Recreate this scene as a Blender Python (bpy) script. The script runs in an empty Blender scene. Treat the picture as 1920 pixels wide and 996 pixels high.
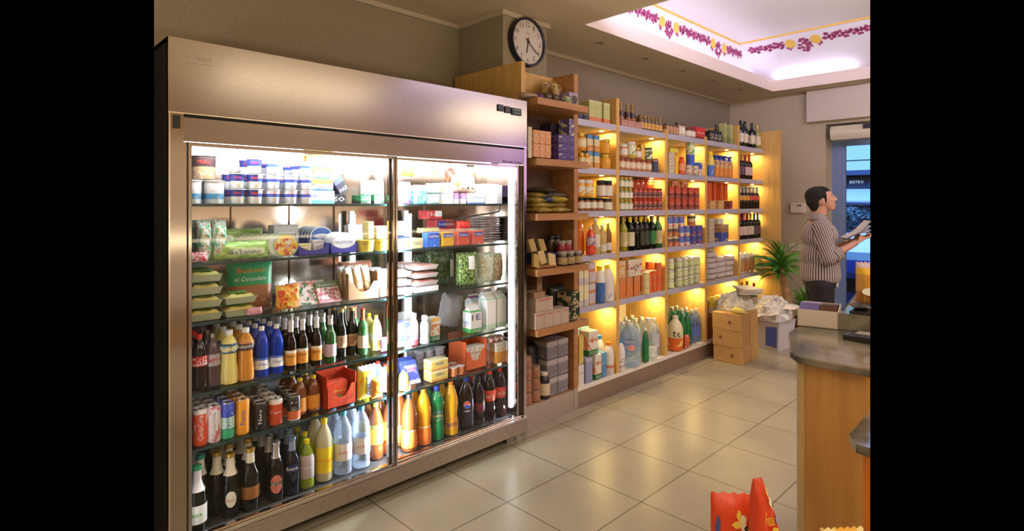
import bpy, bmesh, math, random
from mathutils import Vector, Matrix
random.seed(7)
C = bpy.context.scene.collection
sc = bpy.context.scene
PI = math.pi

# ------------------------------------------------------------------ camera
F_PX = 1061.0                      # focal length in pixels of the 1920 px wide frame
EYE = 1.42
ANG = math.atan2(1083.0, 1061.0)   # angle between the view axis and the product wall
SA, CA = math.sin(ANG), math.cos(ANG)
cam_d = bpy.data.cameras.new('camera')
cam = bpy.data.objects.new('camera', cam_d); C.objects.link(cam)
cam.location = (0, 0, EYE)
cam.rotation_euler = (PI / 2, 0, ANG - PI / 2)
cam_d.sensor_width = 36.0
cam_d.lens = F_PX / 1920 * 36.0
cam_d.shift_y = -(498 - 383) / 1920.0
cam_d.clip_start = 0.05
sc.camera = cam

# ------------------------------------------------------------------ world, exposure
w = bpy.data.worlds.new('world'); sc.world = w; w.use_nodes = True
w.node_tree.nodes['Background'].inputs[0].default_value = (0, 0, 0, 1)
w.node_tree.nodes['Background'].inputs[1].default_value = 0.0
sc.view_settings.view_transform = 'Standard'
sc.view_settings.look = 'None'
sc.view_settings.gamma = 1.0
sc.view_settings.use_curve_mapping = False
sc.view_settings.exposure = 0.0
sc.cycles.use_denoising = True
sc.cycles.max_bounces = 8
sc.cycles.transparent_max_bounces = 24
sc.cycles.transmission_bounces = 8
sc.cycles.caustics_reflective = False
sc.cycles.caustics_refractive = False
sc.cycles.sample_clamp_indirect = 4.0

# ------------------------------------------------------------------ large lights (energies)
E_ROOM = 36.0      # added warm ceiling fill lights, unseen behind and beside the camera
E_COVE = 26.0      # lilac-white light of the ceiling cove
E_FILL = 14.0       # added fill lights near the unseen walls, for ambient brightness
E_LILAC = 11.0     # added lilac panel out of view, mirrored in the fridge header
E_UP = 92.0        # added upward fill out of view, brightens the ceiling
E_STRIP = 21.0      # light that each fridge lamp strip throws on the goods
E_TUBE = 11.0      # fridge tube emission
E_SHELF = 1.6      # warm lamp under every shelf
E_DUSK = 320.0      # blue evening light outside the door

def area(name, loc, rot, sx, sy, energy, col, parent=None, shape='RECTANGLE', spread=None):
    l = bpy.data.lights.new(name, 'AREA'); l.shape = shape; l.size = sx; l.size_y = sy
    l.energy = energy; l.color = col
    if spread: l.spread = spread
    o = bpy.data.objects.new(name, l); C.objects.link(o); o.location = loc; o.rotation_euler = rot
    if parent: o.parent = parent
    return o

WARM = (1.0, 0.85, 0.58)
PINK = (1.0, 0.87, 0.72)
LILAC = (0.80, 0.72, 1.0)
area('fill_light_rear', (-0.3, -0.9, 2.66), (0, 0, 0), 1.6, 1.2, E_ROOM * .55, PINK)  # this and the next two: ceiling fill added out of view for ambience
area('fill_light_side', (2.6, -1.2, 2.66), (0, 0, 0), 1.6, 0.9, E_ROOM * .6, WARM)
area('fill_light_far', (5.6, -1.3, 2.66), (0, 0, 0), 1.6, 0.9, E_ROOM * 1.5, WARM)
# added fill lights opposite the fridge and behind the camera, no cabinets there
area('fill_light_opposite', (2.6, -2.85, 1.2), (PI / 2, 0, 0), 6.0, 2.0, E_FILL, PINK)
area('fill_light_behind', (-1.72, .1, 1.6), (PI / 2, 0, -PI / 2), 3.0, 1.5, E_FILL * .6, WARM)
area('lilac_fill_light', (6.86, -2.35, 2.15), (0, math.radians(90), 0), 1.2, 1.0, E_LILAC, (.78, .48, 1.0))  # added, unseen source for the lilac reflection in the steel header
area('upward_fill_side', (2.8, -.75, 1.1), (PI, 0, 0), 4.0, .5, E_UP, WARM)  # both upward fills are added and stand free, to brighten the ceiling
area('upward_fill_rear', (-.9, .2, 1.1), (PI, 0, 0), .5, 2.4, E_UP * .5, WARM)

# ------------------------------------------------------------------ helpers: pixels and points of the place
def xa(u, Y):
    """X of the point at depth plane Y that stands at photo column u"""
    l = (u - 960) / F_PX
    return Y * (l * SA + CA) / (-l * CA + SA)
def ya(u, X):
    l = (u - 960) / F_PX
    return X * (-l * CA + SA) / (l * SA + CA)

# ------------------------------------------------------------------ materials
MATS = {}
def _new(name):
    m = bpy.data.materials.new(name); m.use_nodes = True
    return m, m.node_tree, m.node_tree.nodes['Principled BSDF']
def mat(name, col=(.8, .8, .8), rough=.5, metal=0, trans=0, ior=1.45, emis=None, es=1, coat=0, spec=None):
    if name in MATS: return MATS[name]
    m, nt, b = _new(name)
    b.inputs['Base Color'].default_value = (*col, 1)
    b.inputs['Roughness'].default_value = rough
    b.inputs['Metallic'].default_value = metal
    b.inputs['Transmission Weight'].default_value = trans
    b.inputs['IOR'].default_value = ior
    b.inputs['Coat Weight'].default_value = coat
    if spec is not None: b.inputs['Specular IOR Level'].default_value = spec
    if emis:
        b.inputs['Emission Color'].default_value = (*emis, 1)
        b.inputs['Emission Strength'].default_value = es
    MATS[name] = m
    return m
def pane_mat(name, tint=(1, 1, 1), refl=.06, rough=.02):
    if name in MATS: return MATS[name]
    m, nt, b = _new(name); N = nt.nodes; L = nt.links
    N.remove(b)
    t = N.new('ShaderNodeBsdfTransparent'); t.inputs[0].default_value = (*tint, 1)
    g = N.new('ShaderNodeBsdfGlossy'); g.inputs['Roughness'].default_value = rough
    lw = N.new('ShaderNodeLayerWeight'); lw.inputs[0].default_value = .25
    mr = N.new('ShaderNodeMapRange'); mr.inputs['To Min'].default_value = refl; mr.inputs['To Max'].default_value = min(.7, refl * 5)
    mx = N.new('ShaderNodeMixShader')
    L.new(lw.outputs['Facing'], mr.inputs[0]); L.new(mr.outputs[0], mx.inputs[0])
    L.new(t.outputs[0], mx.inputs[1]); L.new(g.outputs[0], mx.inputs[2])
    L.new(mx.outputs[0], N['Material Output'].inputs[0])
    MATS[name] = m
    return m
def plastic(name, tint=(.9, .95, 1), body=(.8, .88, .95), k=.30, rough=.06):
    """thin clear plastic: mostly see-through, a little milky, shiny"""
    if name in MATS: return MATS[name]
    m, nt, b = _new(name); N = nt.nodes; L = nt.links
    b.inputs['Base Color'].default_value = (*body, 1); b.inputs['Roughness'].default_value = rough; b.inputs['Coat Weight'].default_value = .6
    t = N.new('ShaderNodeBsdfTransparent'); t.inputs[0].default_value = (*tint, 1)
    lw = N.new('ShaderNodeLayerWeight'); lw.inputs[0].default_value = .35
    mr = N.new('ShaderNodeMapRange'); mr.inputs['To Min'].default_value = k * .6; mr.inputs['To Max'].default_value = min(1, k * 2.4)
    mx = N.new('ShaderNodeMixShader')
    L.new(lw.outputs['Facing'], mr.inputs[0]); L.new(mr.outputs[0], mx.inputs[0]); L.new(t.outputs[0], mx.inputs[1]); L.new(b.outputs[0], mx.inputs[2])
    L.new(mx.outputs[0], N['Material Output'].inputs[0]); MATS[name] = m
    return m
def noise_mat(name, c1, c2, scale=8, rough=.5, metal=0, stretch=(1, 1, 1), coords='Object', bump=0, detail=4, lo=.35, hi=.65, coat=0, aniso=0):
    if name in MATS: return MATS[name]
    m, nt, b = _new(name); N = nt.nodes; L = nt.links
    tc = N.new('ShaderNodeTexCoord'); mp = N.new('ShaderNodeMapping'); mp.inputs['Scale'].default_value = stretch
    no = N.new('ShaderNodeTexNoise'); no.inputs['Scale'].default_value = scale; no.inputs['Detail'].default_value = detail
    cr = N.new('ShaderNodeValToRGB'); e = cr.color_ramp.elements
    e[0].position = lo; e[0].color = (*c1, 1); e[1].position = hi; e[1].color = (*c2, 1)
    L.new(tc.outputs[coords], mp.inputs[0]); L.new(mp.outputs[0], no.inputs[0])
    L.new(no.outputs[0], cr.inputs[0]); L.new(cr.outputs[0], b.inputs['Base Color'])
    b.inputs['Roughness'].default_value = rough; b.inputs['Metallic'].default_value = metal
    b.inputs['Coat Weight'].default_value = coat
    b.inputs['Anisotropic'].default_value = aniso
    if bump:
        bp = N.new('ShaderNodeBump'); bp.inputs['Strength'].default_value = bump; bp.inputs['Distance'].default_value = .01
        L.new(no.outputs[0], bp.inputs['Height']); L.new(bp.outputs[0], b.inputs['Normal'])
    MATS[name] = m
    return m
def art(name, stops, blob=None, bs=6.0, thr=.45, zr=(0, 1), blob2=None, rough=.35, metal=0, trans=0, seed=0):
    """printed pack: flat colour bands up the pack, with patches of further colours in one height range"""
    if name in MATS: return MATS[name]
    m, nt, b = _new(name); N = nt.nodes; L = nt.links
    tc = N.new('ShaderNodeTexCoord'); sx = N.new('ShaderNodeSeparateXYZ')
    L.new(tc.outputs['Generated'], sx.inputs[0])
    cr = N.new('ShaderNodeValToRGB'); cr.color_ramp.interpolation = 'CONSTANT'
    e = cr.color_ramp.elements
    while len(e) < len(stops): e.new(.5)
    while len(e) > max(1, len(stops)): e.remove(e[-1])
    for i, (p, c) in enumerate(stops):
        e[i].position = p; e[i].color = (*c, 1)
    L.new(sx.outputs[2], cr.inputs[0])
    out = cr.outputs[0]
    for k, bc in enumerate([blob, blob2]):
        if not bc: continue
        mp = N.new('ShaderNodeMapping'); mp.inputs['Location'].default_value = (seed * 3.1 + k * 7, seed * 1.7, k * 2.3)
        vo = N.new('ShaderNodeTexNoise'); vo.inputs['Scale'].default_value = bs * 1.3 * (1 + .5 * k); vo.inputs['Detail'].default_value = 4.5; vo.inputs['Roughness'].default_value = .62
        L.new(tc.outputs['Generated'], mp.inputs[0]); L.new(mp.outputs[0], vo.inputs[0])
        gt = N.new('ShaderNodeMath'); gt.operation = 'GREATER_THAN'; gt.inputs[1].default_value = 1 - thr
        L.new(vo.outputs[0], gt.inputs[0])
        a = N.new('ShaderNodeMath'); a.operation = 'GREATER_THAN'; a.inputs[1].default_value = zr[0]
        c_ = N.new('ShaderNodeMath'); c_.operation = 'LESS_THAN'; c_.inputs[1].default_value = zr[1]
        L.new(sx.outputs[2], a.inputs[0]); L.new(sx.outputs[2], c_.inputs[0])
        m1 = N.new('ShaderNodeMath'); m1.operation = 'MULTIPLY'; m2 = N.new('ShaderNodeMath'); m2.operation = 'MULTIPLY'
        L.new(a.outputs[0], m1.inputs[0]); L.new(c_.outputs[0], m1.inputs[1])
        L.new(m1.outputs[0], m2.inputs[0]); L.new(gt.outputs[0], m2.inputs[1])
        mx = N.new('ShaderNodeMix'); mx.data_type = 'RGBA'
        L.new(m2.outputs[0], mx.inputs['Factor']); L.new(out, mx.inputs[6]); mx.inputs[7].default_value = (*bc, 1)
        out = mx.outputs[2]
    L.new(out, b.inputs['Base Color'])
    b.inputs['Roughness'].default_value = rough; b.inputs['Metallic'].default_value = metal
    b.inputs['Transmission Weight'].default_value = trans
    MATS[name] = m
    return m

WHITE = (.82, .82, .82); BLACK = (.015, .015, .018); RED = (.62, .03, .02); BLUE = (.03, .07, .5); NAVY = (.02, .03, .16)
YEL = (.85, .62, .05); ORG = (.85, .24, .02); GRN = (.04, .35, .06); DGRN = (.015, .09, .03); BRN = (.14, .05, .02)
CREAM = (.80, .68, .42); SKY = (.2, .5, .8); PNK = (.75, .12, .35); GLD = (.55, .36, .08); LGR = (.5, .65, .3); TEAL = (.1, .45, .42)
GREY = (.35, .35, .36)

M_wood = noise_mat('oak_veneer', (.58, .345, .10), (.68, .425, .14), scale=5, stretch=(6, 6, .5), rough=.42)
M_woodh = noise_mat('oak_veneer_darker', (.36, .165, .065), (.47, .235, .095), scale=5, stretch=(.6, 5, 5), rough=.45)
M_wooddk = noise_mat('walnut_board', (.10, .045, .03), (.15, .07, .045), scale=4, stretch=(1, 1, 4), rough=.5)
M_counter = noise_mat('counter_oak', (.44, .225, .065), (.56, .31, .10), scale=4, stretch=(7, 7, .5), rough=.4)
M_alu = mat('shelf_aluminium', (.56, .54, .70), rough=.35, metal=.2)
M_back = mat('shelf_back_cream', (.84, .76, .60), rough=.6)
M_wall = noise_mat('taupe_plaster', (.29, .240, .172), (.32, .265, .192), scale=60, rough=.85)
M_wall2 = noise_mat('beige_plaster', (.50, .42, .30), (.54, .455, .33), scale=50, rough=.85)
M_ceil = noise_mat('ceiling_paint', (.56, .46, .33), (.59, .485, .35), scale=40, rough=.85)
M_cornice = mat('cornice_paint', (.50, .42, .33), rough=.7)
M_white = mat('white_paint', (.85, .83, .84), rough=.6)
M_steel = noise_mat('brushed_steel', (.27, .235, .225), (.31, .272, .262), scale=40, stretch=(1, 1, 12), rough=.19, metal=1.0)
M_steel2 = mat('interior_steel', (.50, .43, .37), rough=.13, metal=1.0)
M_chrome = mat('door_frame_metal', (.42, .36, .31), rough=.12, metal=1.0)
M_bronze = noise_mat('sill_steel', (.36, .29, .24), (.40, .33, .27), scale=60, rough=.3, metal=.9)
M_dark = mat('dark_gap', (.01, .01, .01), rough=.5)
M_side = mat('fridge_side_shaded', (.006, .006, .010), rough=.6)  # the side's lack of light is put into its colour
M_pane = pane_mat('door_glass', refl=.012)
M_shelfg = pane_mat('shelf_glass', tint=(.86, .93, .92), refl=.08)
M_gedge = mat('glass_shelf_edge', (.02, .05, .05), rough=.2)
M_tube = mat('tube_light', (1, 1, 1), emis=(.93, .96, 1.0), es=E_TUBE)
M_lamp = mat('shelf_lamp_glow', (1, 1, 1), emis=(1.0, .80, .35), es=6)

# ------------------------------------------------------------------ mesh helpers
class MB:
    def __init__(s): s.v = []; s.f = []; s.m = []
    def add(s, v, f, mi=0):
        o = len(s.v); s.v += [tuple(p) for p in v]; s.f += [tuple(i + o for i in q) for q in f]; s.m += [mi] * len(f)
    def box(s, x0, x1, y0, y1, z0, z1, mi=0):
        v = [(x, y, z) for x in (x0, x1) for y in (y0, y1) for z in (z0, z1)]
        s.add(v, [(0, 1, 3, 2), (4, 6, 7, 5), (0, 4, 5, 1), (2, 3, 7, 6), (0, 2, 6, 4), (1, 5, 7, 3)], mi)
    def prism(s, poly, z0, z1, mi=0):
        n = len(poly)
        a = sum(poly[i][0] * poly[(i + 1) % n][1] - poly[(i + 1) % n][0] * poly[i][1] for i in range(n))
        if a < 0: poly = poly[::-1]
        v = [(x, y, z0) for x, y in poly] + [(x, y, z1) for x, y in poly]
        f = [tuple(range(n))[::-1], tuple(range(n, 2 * n))] + [(i, (i + 1) % n, n + (i + 1) % n, n + i) for i in range(n)]
        s.add(v, f, mi)
    def lathe(s, prof, seg=14, cx=0, cy=0, mi=0, cap=True, a0=0, a1=2 * PI):
        full = abs(a1 - a0 - 2 * PI) < 1e-6
        n = seg if full else seg + 1
        v = []
        for r, z in prof:
            for i in range(n):
                a = a0 + (a1 - a0) * i / seg
                v.append((cx + r * math.cos(a), cy + r * math.sin(a), z))
        f = []
        for k in range(len(prof) - 1):
            for i in range(seg):
                j = (i + 1) % n
                f.append((k * n + i, k * n + j, (k + 1) * n + j, (k + 1) * n + i))
        if cap and full:
            if prof[0][0] > 1e-5: f.append(tuple(range(n))[::-1])
            if prof[-1][0] > 1e-5: f.append(tuple((len(prof) - 1) * n + i for i in range(n)))
        s.add(v, f, mi)
    def tube(s, pts, rad, seg=8, mi=0, cap=True):
        pts = [Vector(p) for p in pts]
        if not isinstance(rad, (list, tuple)): rad = [rad] * len(pts)
        v = []; up = Vector((0, 0, 1)); n = len(pts)
        for i, p in enumerate(pts):
            d = (pts[min(i + 1, n - 1)] - pts[max(i - 1, 0)]).normalized()
            a = d.cross(up)
            if a.length < .05: a = d.cross(Vector((1, 0, 0)))
            a.normalize(); b = a.cross(d)
            for k in range(seg):
                t = 2 * PI * k / seg
                v.append(p + (a * math.cos(t) + b * math.sin(t)) * rad[i])
        f = [(i * seg + k, (i + 1) * seg + k, (i + 1) * seg + (k + 1) % seg, i * seg + (k + 1) % seg) for i in range(n - 1) for k in range(seg)]
        if cap: f += [tuple(range(seg)), tuple((n - 1) * seg + k for k in range(seg))[::-1]]
        s.add(v, f, mi)
    def ball(s, c, rx, ry, rz, seg=14, rings=9, mi=0):
        prof = [(math.sin(PI * i / rings), -math.cos(PI * i / rings)) for i in range(rings + 1)]
        o = len(s.v)
        s.lathe([(max(r, 0), z) for r, z in prof], seg, mi=mi, cap=False)
        for i in range(o, len(s.v)):
            x, y, z = s.v[i]; s.v[i] = (c[0] + x * rx, c[1] + y * ry, c[2] + z * rz)
    def mesh(s, name, smooth=False):
        me = bpy.data.meshes.new(name); me.from_pydata(s.v, [], s.f); me.update()
        bm = bmesh.new(); bm.from_mesh(me)
        bmesh.ops.remove_doubles(bm, verts=bm.verts, dist=1e-6)
        bmesh.ops.recalc_face_normals(bm, faces=bm.faces)
        bm.to_mesh(me); bm.free()
        if len(me.polygons) == len(s.m):
            me.polygons.foreach_set('material_index', s.m)
        if smooth: autosmooth(me)
        return me
def autosmooth(me, ang=40):
    me.polygons.foreach_set('use_smooth', [True] * len(me.polygons))
    try: me.set_sharp_from_angle(angle=math.radians(ang))
    except Exception: pass

def link(name, me, m, parent=None, loc=(0, 0, 0), rot=(0, 0, 0), sharp=None):
    o = bpy.data.objects.new(name, me); C.objects.link(o)
    if m is not None and not me.materials:
        for q in (m if isinstance(m, (list, tuple)) else [m]): me.materials.append(q)
    o.location = loc; o.rotation_euler = rot
    if parent: o.parent = parent
    return o
def tag(o, label, cat, group=None, kind=None):
    o['label'] = label
    if cat: o['category'] = cat
    if group: o['group'] = group
    if kind: o['kind'] = kind
    return o
def thing(name, label=None, cat=None, loc=(0, 0, 0), rot=(0, 0, 0), group=None):
    o = bpy.data.objects.new(name, None); C.objects.link(o); o.location = loc; o.rotation_euler = rot
    o.empty_display_size = .05
    if label: tag(o, label, cat, group)
    return o
def bev(me, r=.002, seg=2):
    bm = bmesh.new(); bm.from_mesh(me)
    bmesh.ops.bevel(bm, geom=bm.edges[:], offset=r, segments=seg, affect='EDGES', profile=.5)
    bm.to_mesh(me); bm.free(); return me

# walls, floor and ceiling are built only as far as the photograph looks
def wedge(me, lo, hi, dmin):
    """remove the sector between two directions (lo..hi, right/forward ratios) farther than dmin"""
    bm = bmesh.new(); bm.from_mesh(me)
    R = Vector((SA, -CA, 0)); Fw = Vector((CA, SA, 0)); O = Vector((0, 0, 0))
    for l in (lo, hi):
        n = R - Fw * l
        bmesh.ops.bisect_plane(bm, geom=bm.verts[:] + bm.edges[:] + bm.faces[:], plane_co=O, plane_no=n)
    bmesh.ops.bisect_plane(bm, geom=bm.verts[:] + bm.edges[:] + bm.faces[:], plane_co=Fw * dmin, plane_no=Fw)
    dead = []
    for f in bm.faces:
        c = f.calc_center_median(); d = c.dot(Fw); r = c.dot(R)
        if d > dmin and lo < r / d < hi: dead.append(f)
    bmesh.ops.delete(bm, geom=dead, context='FACES')
    bm.to_mesh(me); bm.free()
    return me
RL, RH = (1631.5 - 960) / F_PX, (1945 - 960) / F_PX
LL, LH = (-30 - 960) / F_PX, (289 - 960) / F_PX
def trim_edges(me, dr=2.3, dl=2.3):
    wedge(me, RL, RH, dr); wedge(me, LL, LH, dl); return me

# ------------------------------------------------------------------ lettering
_TX = {}
def text_geo(s):
    if s not in _TX:
        c = bpy.data.curves.new('lettering', 'FONT'); c.body = s; c.resolution_u = 1
        o = bpy.data.objects.new('lettering', c)
        me = bpy.data.meshes.new_from_object(o)
        v = [p.co.copy() for p in me.vertices]; f = [tuple(p.vertices) for p in me.polygons]
        x0 = min(p.x for p in v); x1 = max(p.x for p in v); y0 = min(p.y for p in v); y1 = max(p.y for p in v)
        _TX[s] = ([((p.x - x0) / (x1 - x0) - .5, (p.y - y0) / (y1 - y0) - .5) for p in v], f)
        bpy.data.objects.remove(o); bpy.data.curves.remove(c); bpy.data.meshes.remove(me)
    return _TX[s]
def text_mesh(s, w, h, zc=0, y=0, bend=None, fn=None, vert=False, slant=0, xc=0):
    """lettering facing -Y, w x h, centred at height zc; bend = radius of the bottle it wraps"""
    vs, fs = text_geo(s)
    out = []
    for a, b in vs:
        X, Z = a * w + b * slant * h, b * h
        if vert: X, Z = -b * h, a * w
        X += xc
        if bend: out.append((bend * math.sin(X / bend), -bend * math.cos(X / bend), zc + Z))
        elif fn: out.append((X, fn(X, zc + Z), zc + Z))
        else: out.append((X, y, zc + Z))
    me = bpy.data.meshes.new('lettering'); me.from_pydata(out, [], fs); me.update()
    return me
# ------------------------------------------------------------------ product builders
PROF = {
 'pet':   ([(.6, 0), (.93, .015), (1, .05), (1, .20), (.965, .22), (1, .24), (1, .58), (.95, .66), (.72, .78), (.42, .88), (.31, .91), (.31, .94)], .94),
 'waist': ([(.7, 0), (.97, .02), (1, .07), (1, .20), (.90, .30), (.86, .36), (.94, .45), (1, .55), (.96, .66), (.74, .78), (.44, .88), (.31, .92), (.31, .94)], .94),
 'ribbed':([(.7, 0), (.97, .02), (1, .06), (.95, .10), (1, .14), (.95, .18), (1, .22), (1, .45), (.93, .49), (1, .53), (.93, .57), (1, .62), (.9, .72), (.55, .84), (.32, .9), (.30, .94)], .94),
 'beer':  ([(.96, 0), (1, .01), (1, .52), (.93, .60), (.62, .69), (.46, .76), (.40, .90), (.42, .93), (.42, .955)], .955),
 'wine':  ([(.96, 0), (1, .01), (1, .60), (.93, .66), (.5, .735), (.36, .78), (.34, .97), (.37, .975), (.37, .985)], .985),
 'oil':   ([(.96, 0), (1, .01), (1, .60), (.95, .68), (.6, .78), (.36, .84), (.34, .93)], .93),
 'yog':   ([(.9, 0), (1, .02), (1, .62), (.85, .72), (.55, .80), (.50, .86), (.50, .88)], .88),
 'jug':   ([(.8, 0), (.98, .02), (1, .08), (1, .16), (.95, .18), (1, .20), (1, .34), (.95, .36), (1, .38), (1, .62), (.9, .76), (.6, .87), (.30, .92), (.26, .94), (.26, .955)], .955),
 'milk':  ([(.9, 0), (1, .02), (1, .58), (.9, .72), (.62, .84), (.5, .88), (.5, .90)], .90),
 'tea':   ([(.75, 0), (.95, .02), (1, .08), (.97, .25), (.84, .42), (.86, .60), (1, .66), (1, .70), (.78, .80), (.45, .88), (.35, .90), (.35, .93)], .93),
}
def rad_at(prof, t):
    for (r0, z0), (r1, z1) in zip(prof, prof[1:]):
        if z0 <= t <= z1: return r0 + (r1 - r0) * (t - z0) / max(1e-6, z1 - z0)
    return prof[-1][0]
def band(prof, h, r, z0, z1, off=.0008, seg=16, a0=0, a1=2 * PI):
    """a sleeve that follows the bottle's outline between two heights"""
    ts = sorted({z0, z1} | {z for _, z in prof if z0 < z < z1})
    b = MB(); b.lathe([(rad_at(prof, t) * r + off, t * h) for t in ts], seg, cap=False, a0=a0, a1=a1)
    return b.mesh('label', True)
def bottle(kind, h, r, body, cap, label=None, text=None, tcol=None, th=.02, foil=None, tz=None, name='bottle', fill=None, capr=None, tw=None, vert=False, oval=None, seg=16):
    """label = (low, high, material) in fractions of the height"""
    def make():
        t = thing(name)
        prof, top = PROF[kind]
        b = MB(); b.lathe([(q * r, z * h) for q, z in prof], seg)
        link('bottle_body', b.mesh('body', True), body, t)
        cr = (capr or max(prof[-1][0] * 1.18, .30)) * r
        if cap is not None:
            c = MB(); c.lathe([(cr, (top - .025) * h), (cr * 1.02, (top - .02) * h), (cr * 1.02, h * .995), (cr * .85, h)], 12)
            link('cap', c.mesh('cap', True), cap, t)
        if fill:
            b = MB(); b.lathe([(q * r * .95, max(z * h, .003)) for q, z in prof if z <= fill[0]] , seg)
            link('drink', b.mesh('drink', True), fill[1], t)
        if foil:
            link('neck_foil', band(prof, h, r, foil[0], foil[1], .0009, 12), foil[2], t)
        if label:
            link('label', band(prof, h, r, label[0], label[1], .001, seg), label[2], t)
        if oval:
            o = MB(); n = 20; zc, hw, hh, om = oval; rr = r * rad_at(prof, zc) + .0018
            vs = [(0, 0)] + [(math.cos(2 * PI * k / n) * hw, math.sin(2 * PI * k / n) * hh) for k in range(n)]
            vv = [(rr * math.sin(a / rr), -rr * math.cos(a / rr), zc * h + z) for a, z in vs]
            o.add(vv, [(0, 1 + k, 1 + (k + 1) % n) for k in range(n)])
            link('badge', o.mesh('badge'), om, t)
        if text:
            zc = (tz if tz is not None else (label[0] + label[1]) / 2)
            rr = r * rad_at(prof, zc) + .0026
            W = tw or min(rr * 2.0, th * .62 * len(text) + .004)
            link('lettering', text_mesh(text, W, th, zc * h, bend=rr, vert=vert), tcol, t)
        return t
    return make
def can(h, r, body, text=None, tcol=None, th=.018, tw=.07, top=None, vert=True, name='drink_can'):
    def make():
        t = thing(name)
        b = MB(); b.lathe([(r * .82, 0), (r * .95, h * .03), (r, h * .07), (r, h * .92), (r * .86, h * .975)], 18)
        link('can_body', b.mesh('can', True), body, t)
        b = MB(); b.lathe([(r * .87, h * .965), (r * .88, h), (r * .82, h), (r * .80, h * .97), (0, h * .97)], 18, cap=False)
        b.box(-.006, .006, -.012, .008, h * .972, h * .985)
        link('can_top', b.mesh('top', True), mat('can_lid_metal', (.75, .75, .76), .25, 1), t)
        if text: link('lettering', text_mesh(text, tw, th, h * .5, bend=r + .001, vert=vert), tcol, t)
        return t
    return make
def tin(h, r, body, lid=None, text=None, tcol=None, th=.015, name='food_can'):
    def make():
        t = thing(name)
        b = MB(); b.lathe([(r, 0), (r, h * .96)], 16); link('can_body', b.mesh('tin', True), body, t)
        b = MB(); b.lathe([(r * 1.02, h * .95), (r * 1.02, h), (r * .93, h), (r * .92, h * .97), (0, h * .97)], 16, cap=False)
        link('lid', b.mesh('lid', True), lid or mat('tin_metal', (.6, .58, .55), .3, 1), t)
        if text: link('lettering', text_mesh(text, r * 1.5, th, h * .55, bend=r + .001), tcol, t)
        return t
    return make
def jar(h, r, content, lid, label=None, lz=(.2, .65), belly=0, text=None, tcol=None, th=.012, name='glass_jar', lidh=.2):
    def make():
        t = thing(name)
        zt = 1 - lidh
        b = MB(); b.lathe([(r * .85, 0), (r, h * .05), (r * (1 + belly), h * zt * .5), (r, h * zt * .82), (r * .84, h * zt)], 14)
        link('jar_body', b.mesh('jar', True), content, t)
        b = MB(); b.lathe([(r * .90, h * (zt - .01)), (r * .92, h * zt), (r * .92, h * .98), (r * .86, h)], 14)
        link('lid', b.mesh('lid', True), lid, t)
        if label:
            b = MB(); rr = r * (1 + belly * .9) + .001
            b.lathe([(rr, h * lz[0]), (rr, h * lz[1])], 14, cap=False)
            link('label', b.mesh('label', True), label, t)
            if text: link('lettering', text_mesh(text, r * 1.4, th, h * sum(lz) / 2, bend=rr + .001), tcol, t)
        return t
    return make
def carton(w, d, h, body, text=None, tcol=None, th=.02, tz=.6, tw=None, panel=None, gable=0, name='carton_box', side_text=None, text2=None, t2=None, slant=0, window=None):
    """box with rounded edges; panel = (x0,x1,z0,z1,material) in fractions of the front; gable = height of a folded top"""
    def make():
        t = thing(name)
        b = MB(); b.box(-w / 2, w / 2, 0, d, 0, h)
        link('box_body', bev(b.mesh('box'), min(.0015, h * .05), 1), body, t)
        if gable:
            b = MB(); v = [(-w / 2, 0, h), (w / 2, 0, h), (w / 2, d, h), (-w / 2, d, h), (-w / 2, d / 2, h + gable), (w / 2, d / 2, h + gable), (-w / 2, d / 2, h + gable + .012), (w / 2, d / 2, h + gable + .012)]
            b.add(v, [(0, 1, 5, 4), (2, 3, 4, 5), (0, 4, 3), (1, 2, 5), (4, 5, 7, 6), (0, 3, 2, 1)])
            link('folded_top', b.mesh('gable'), body, t)
        if panel:
            pl = panel if isinstance(panel, list) else [panel]
            for q in pl:
                b = MB(); b.box((q[0] - .5) * w, (q[1] - .5) * w, -.0012, 0, q[2] * h, q[3] * h)
                link('front_panel', b.mesh('panel'), q[4], t)
        if text: link('lettering', text_mesh(text, tw or w * .8, th, h * tz, y=-.0022, slant=slant), tcol, t)
        if text2: link('lettering', text_mesh(text2[0], w * .8, text2[1], h * text2[2], y=-.0022), text2[3], t)
        if side_text:
            me = text_mesh(side_text[0], d * .8, side_text[1], h * side_text[2], y=0)
            for p in me.vertices: p.co = Vector((-w / 2 - .0016, d / 2 - p.co.x, p.co.z))
            link('lettering', me, side_text[3], t)
        return t
    return make
def cup(h, r, body, lid, text=None, tcol=None, th=.01, name='yogurt_cup', up=1.22, panel=None):
    def make():
        t = thing(name)
        b = MB(); b.lathe([(r * .95, 0), (r, h * .03), (r * up, h * .93)], 16); link('cup_body', b.mesh('cup', True), body, t)
        b = MB(); b.lathe([(r * up * 1.03, h * .92), (r * up * 1.10, h * .93), (r * up * 1.10, h * .965), (0, h * .99)], 16, cap=False)
        link('foil_lid', b.mesh('lid', True), lid, t)
        if text: link('lettering', text_mesh(text, r * 1.1, th, h * .7, bend=r * 1.2 + .001), tcol, t)
        return t
    return make
def pth(x, z, w, h, t, p=3.0, q=.55):
    a = max(0., 1 - abs(2 * x / w) ** p) * max(0., 1 - abs(2 * (z - h / 2) / h) ** p)
    return t / 2 * a ** q + .0008
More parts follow.
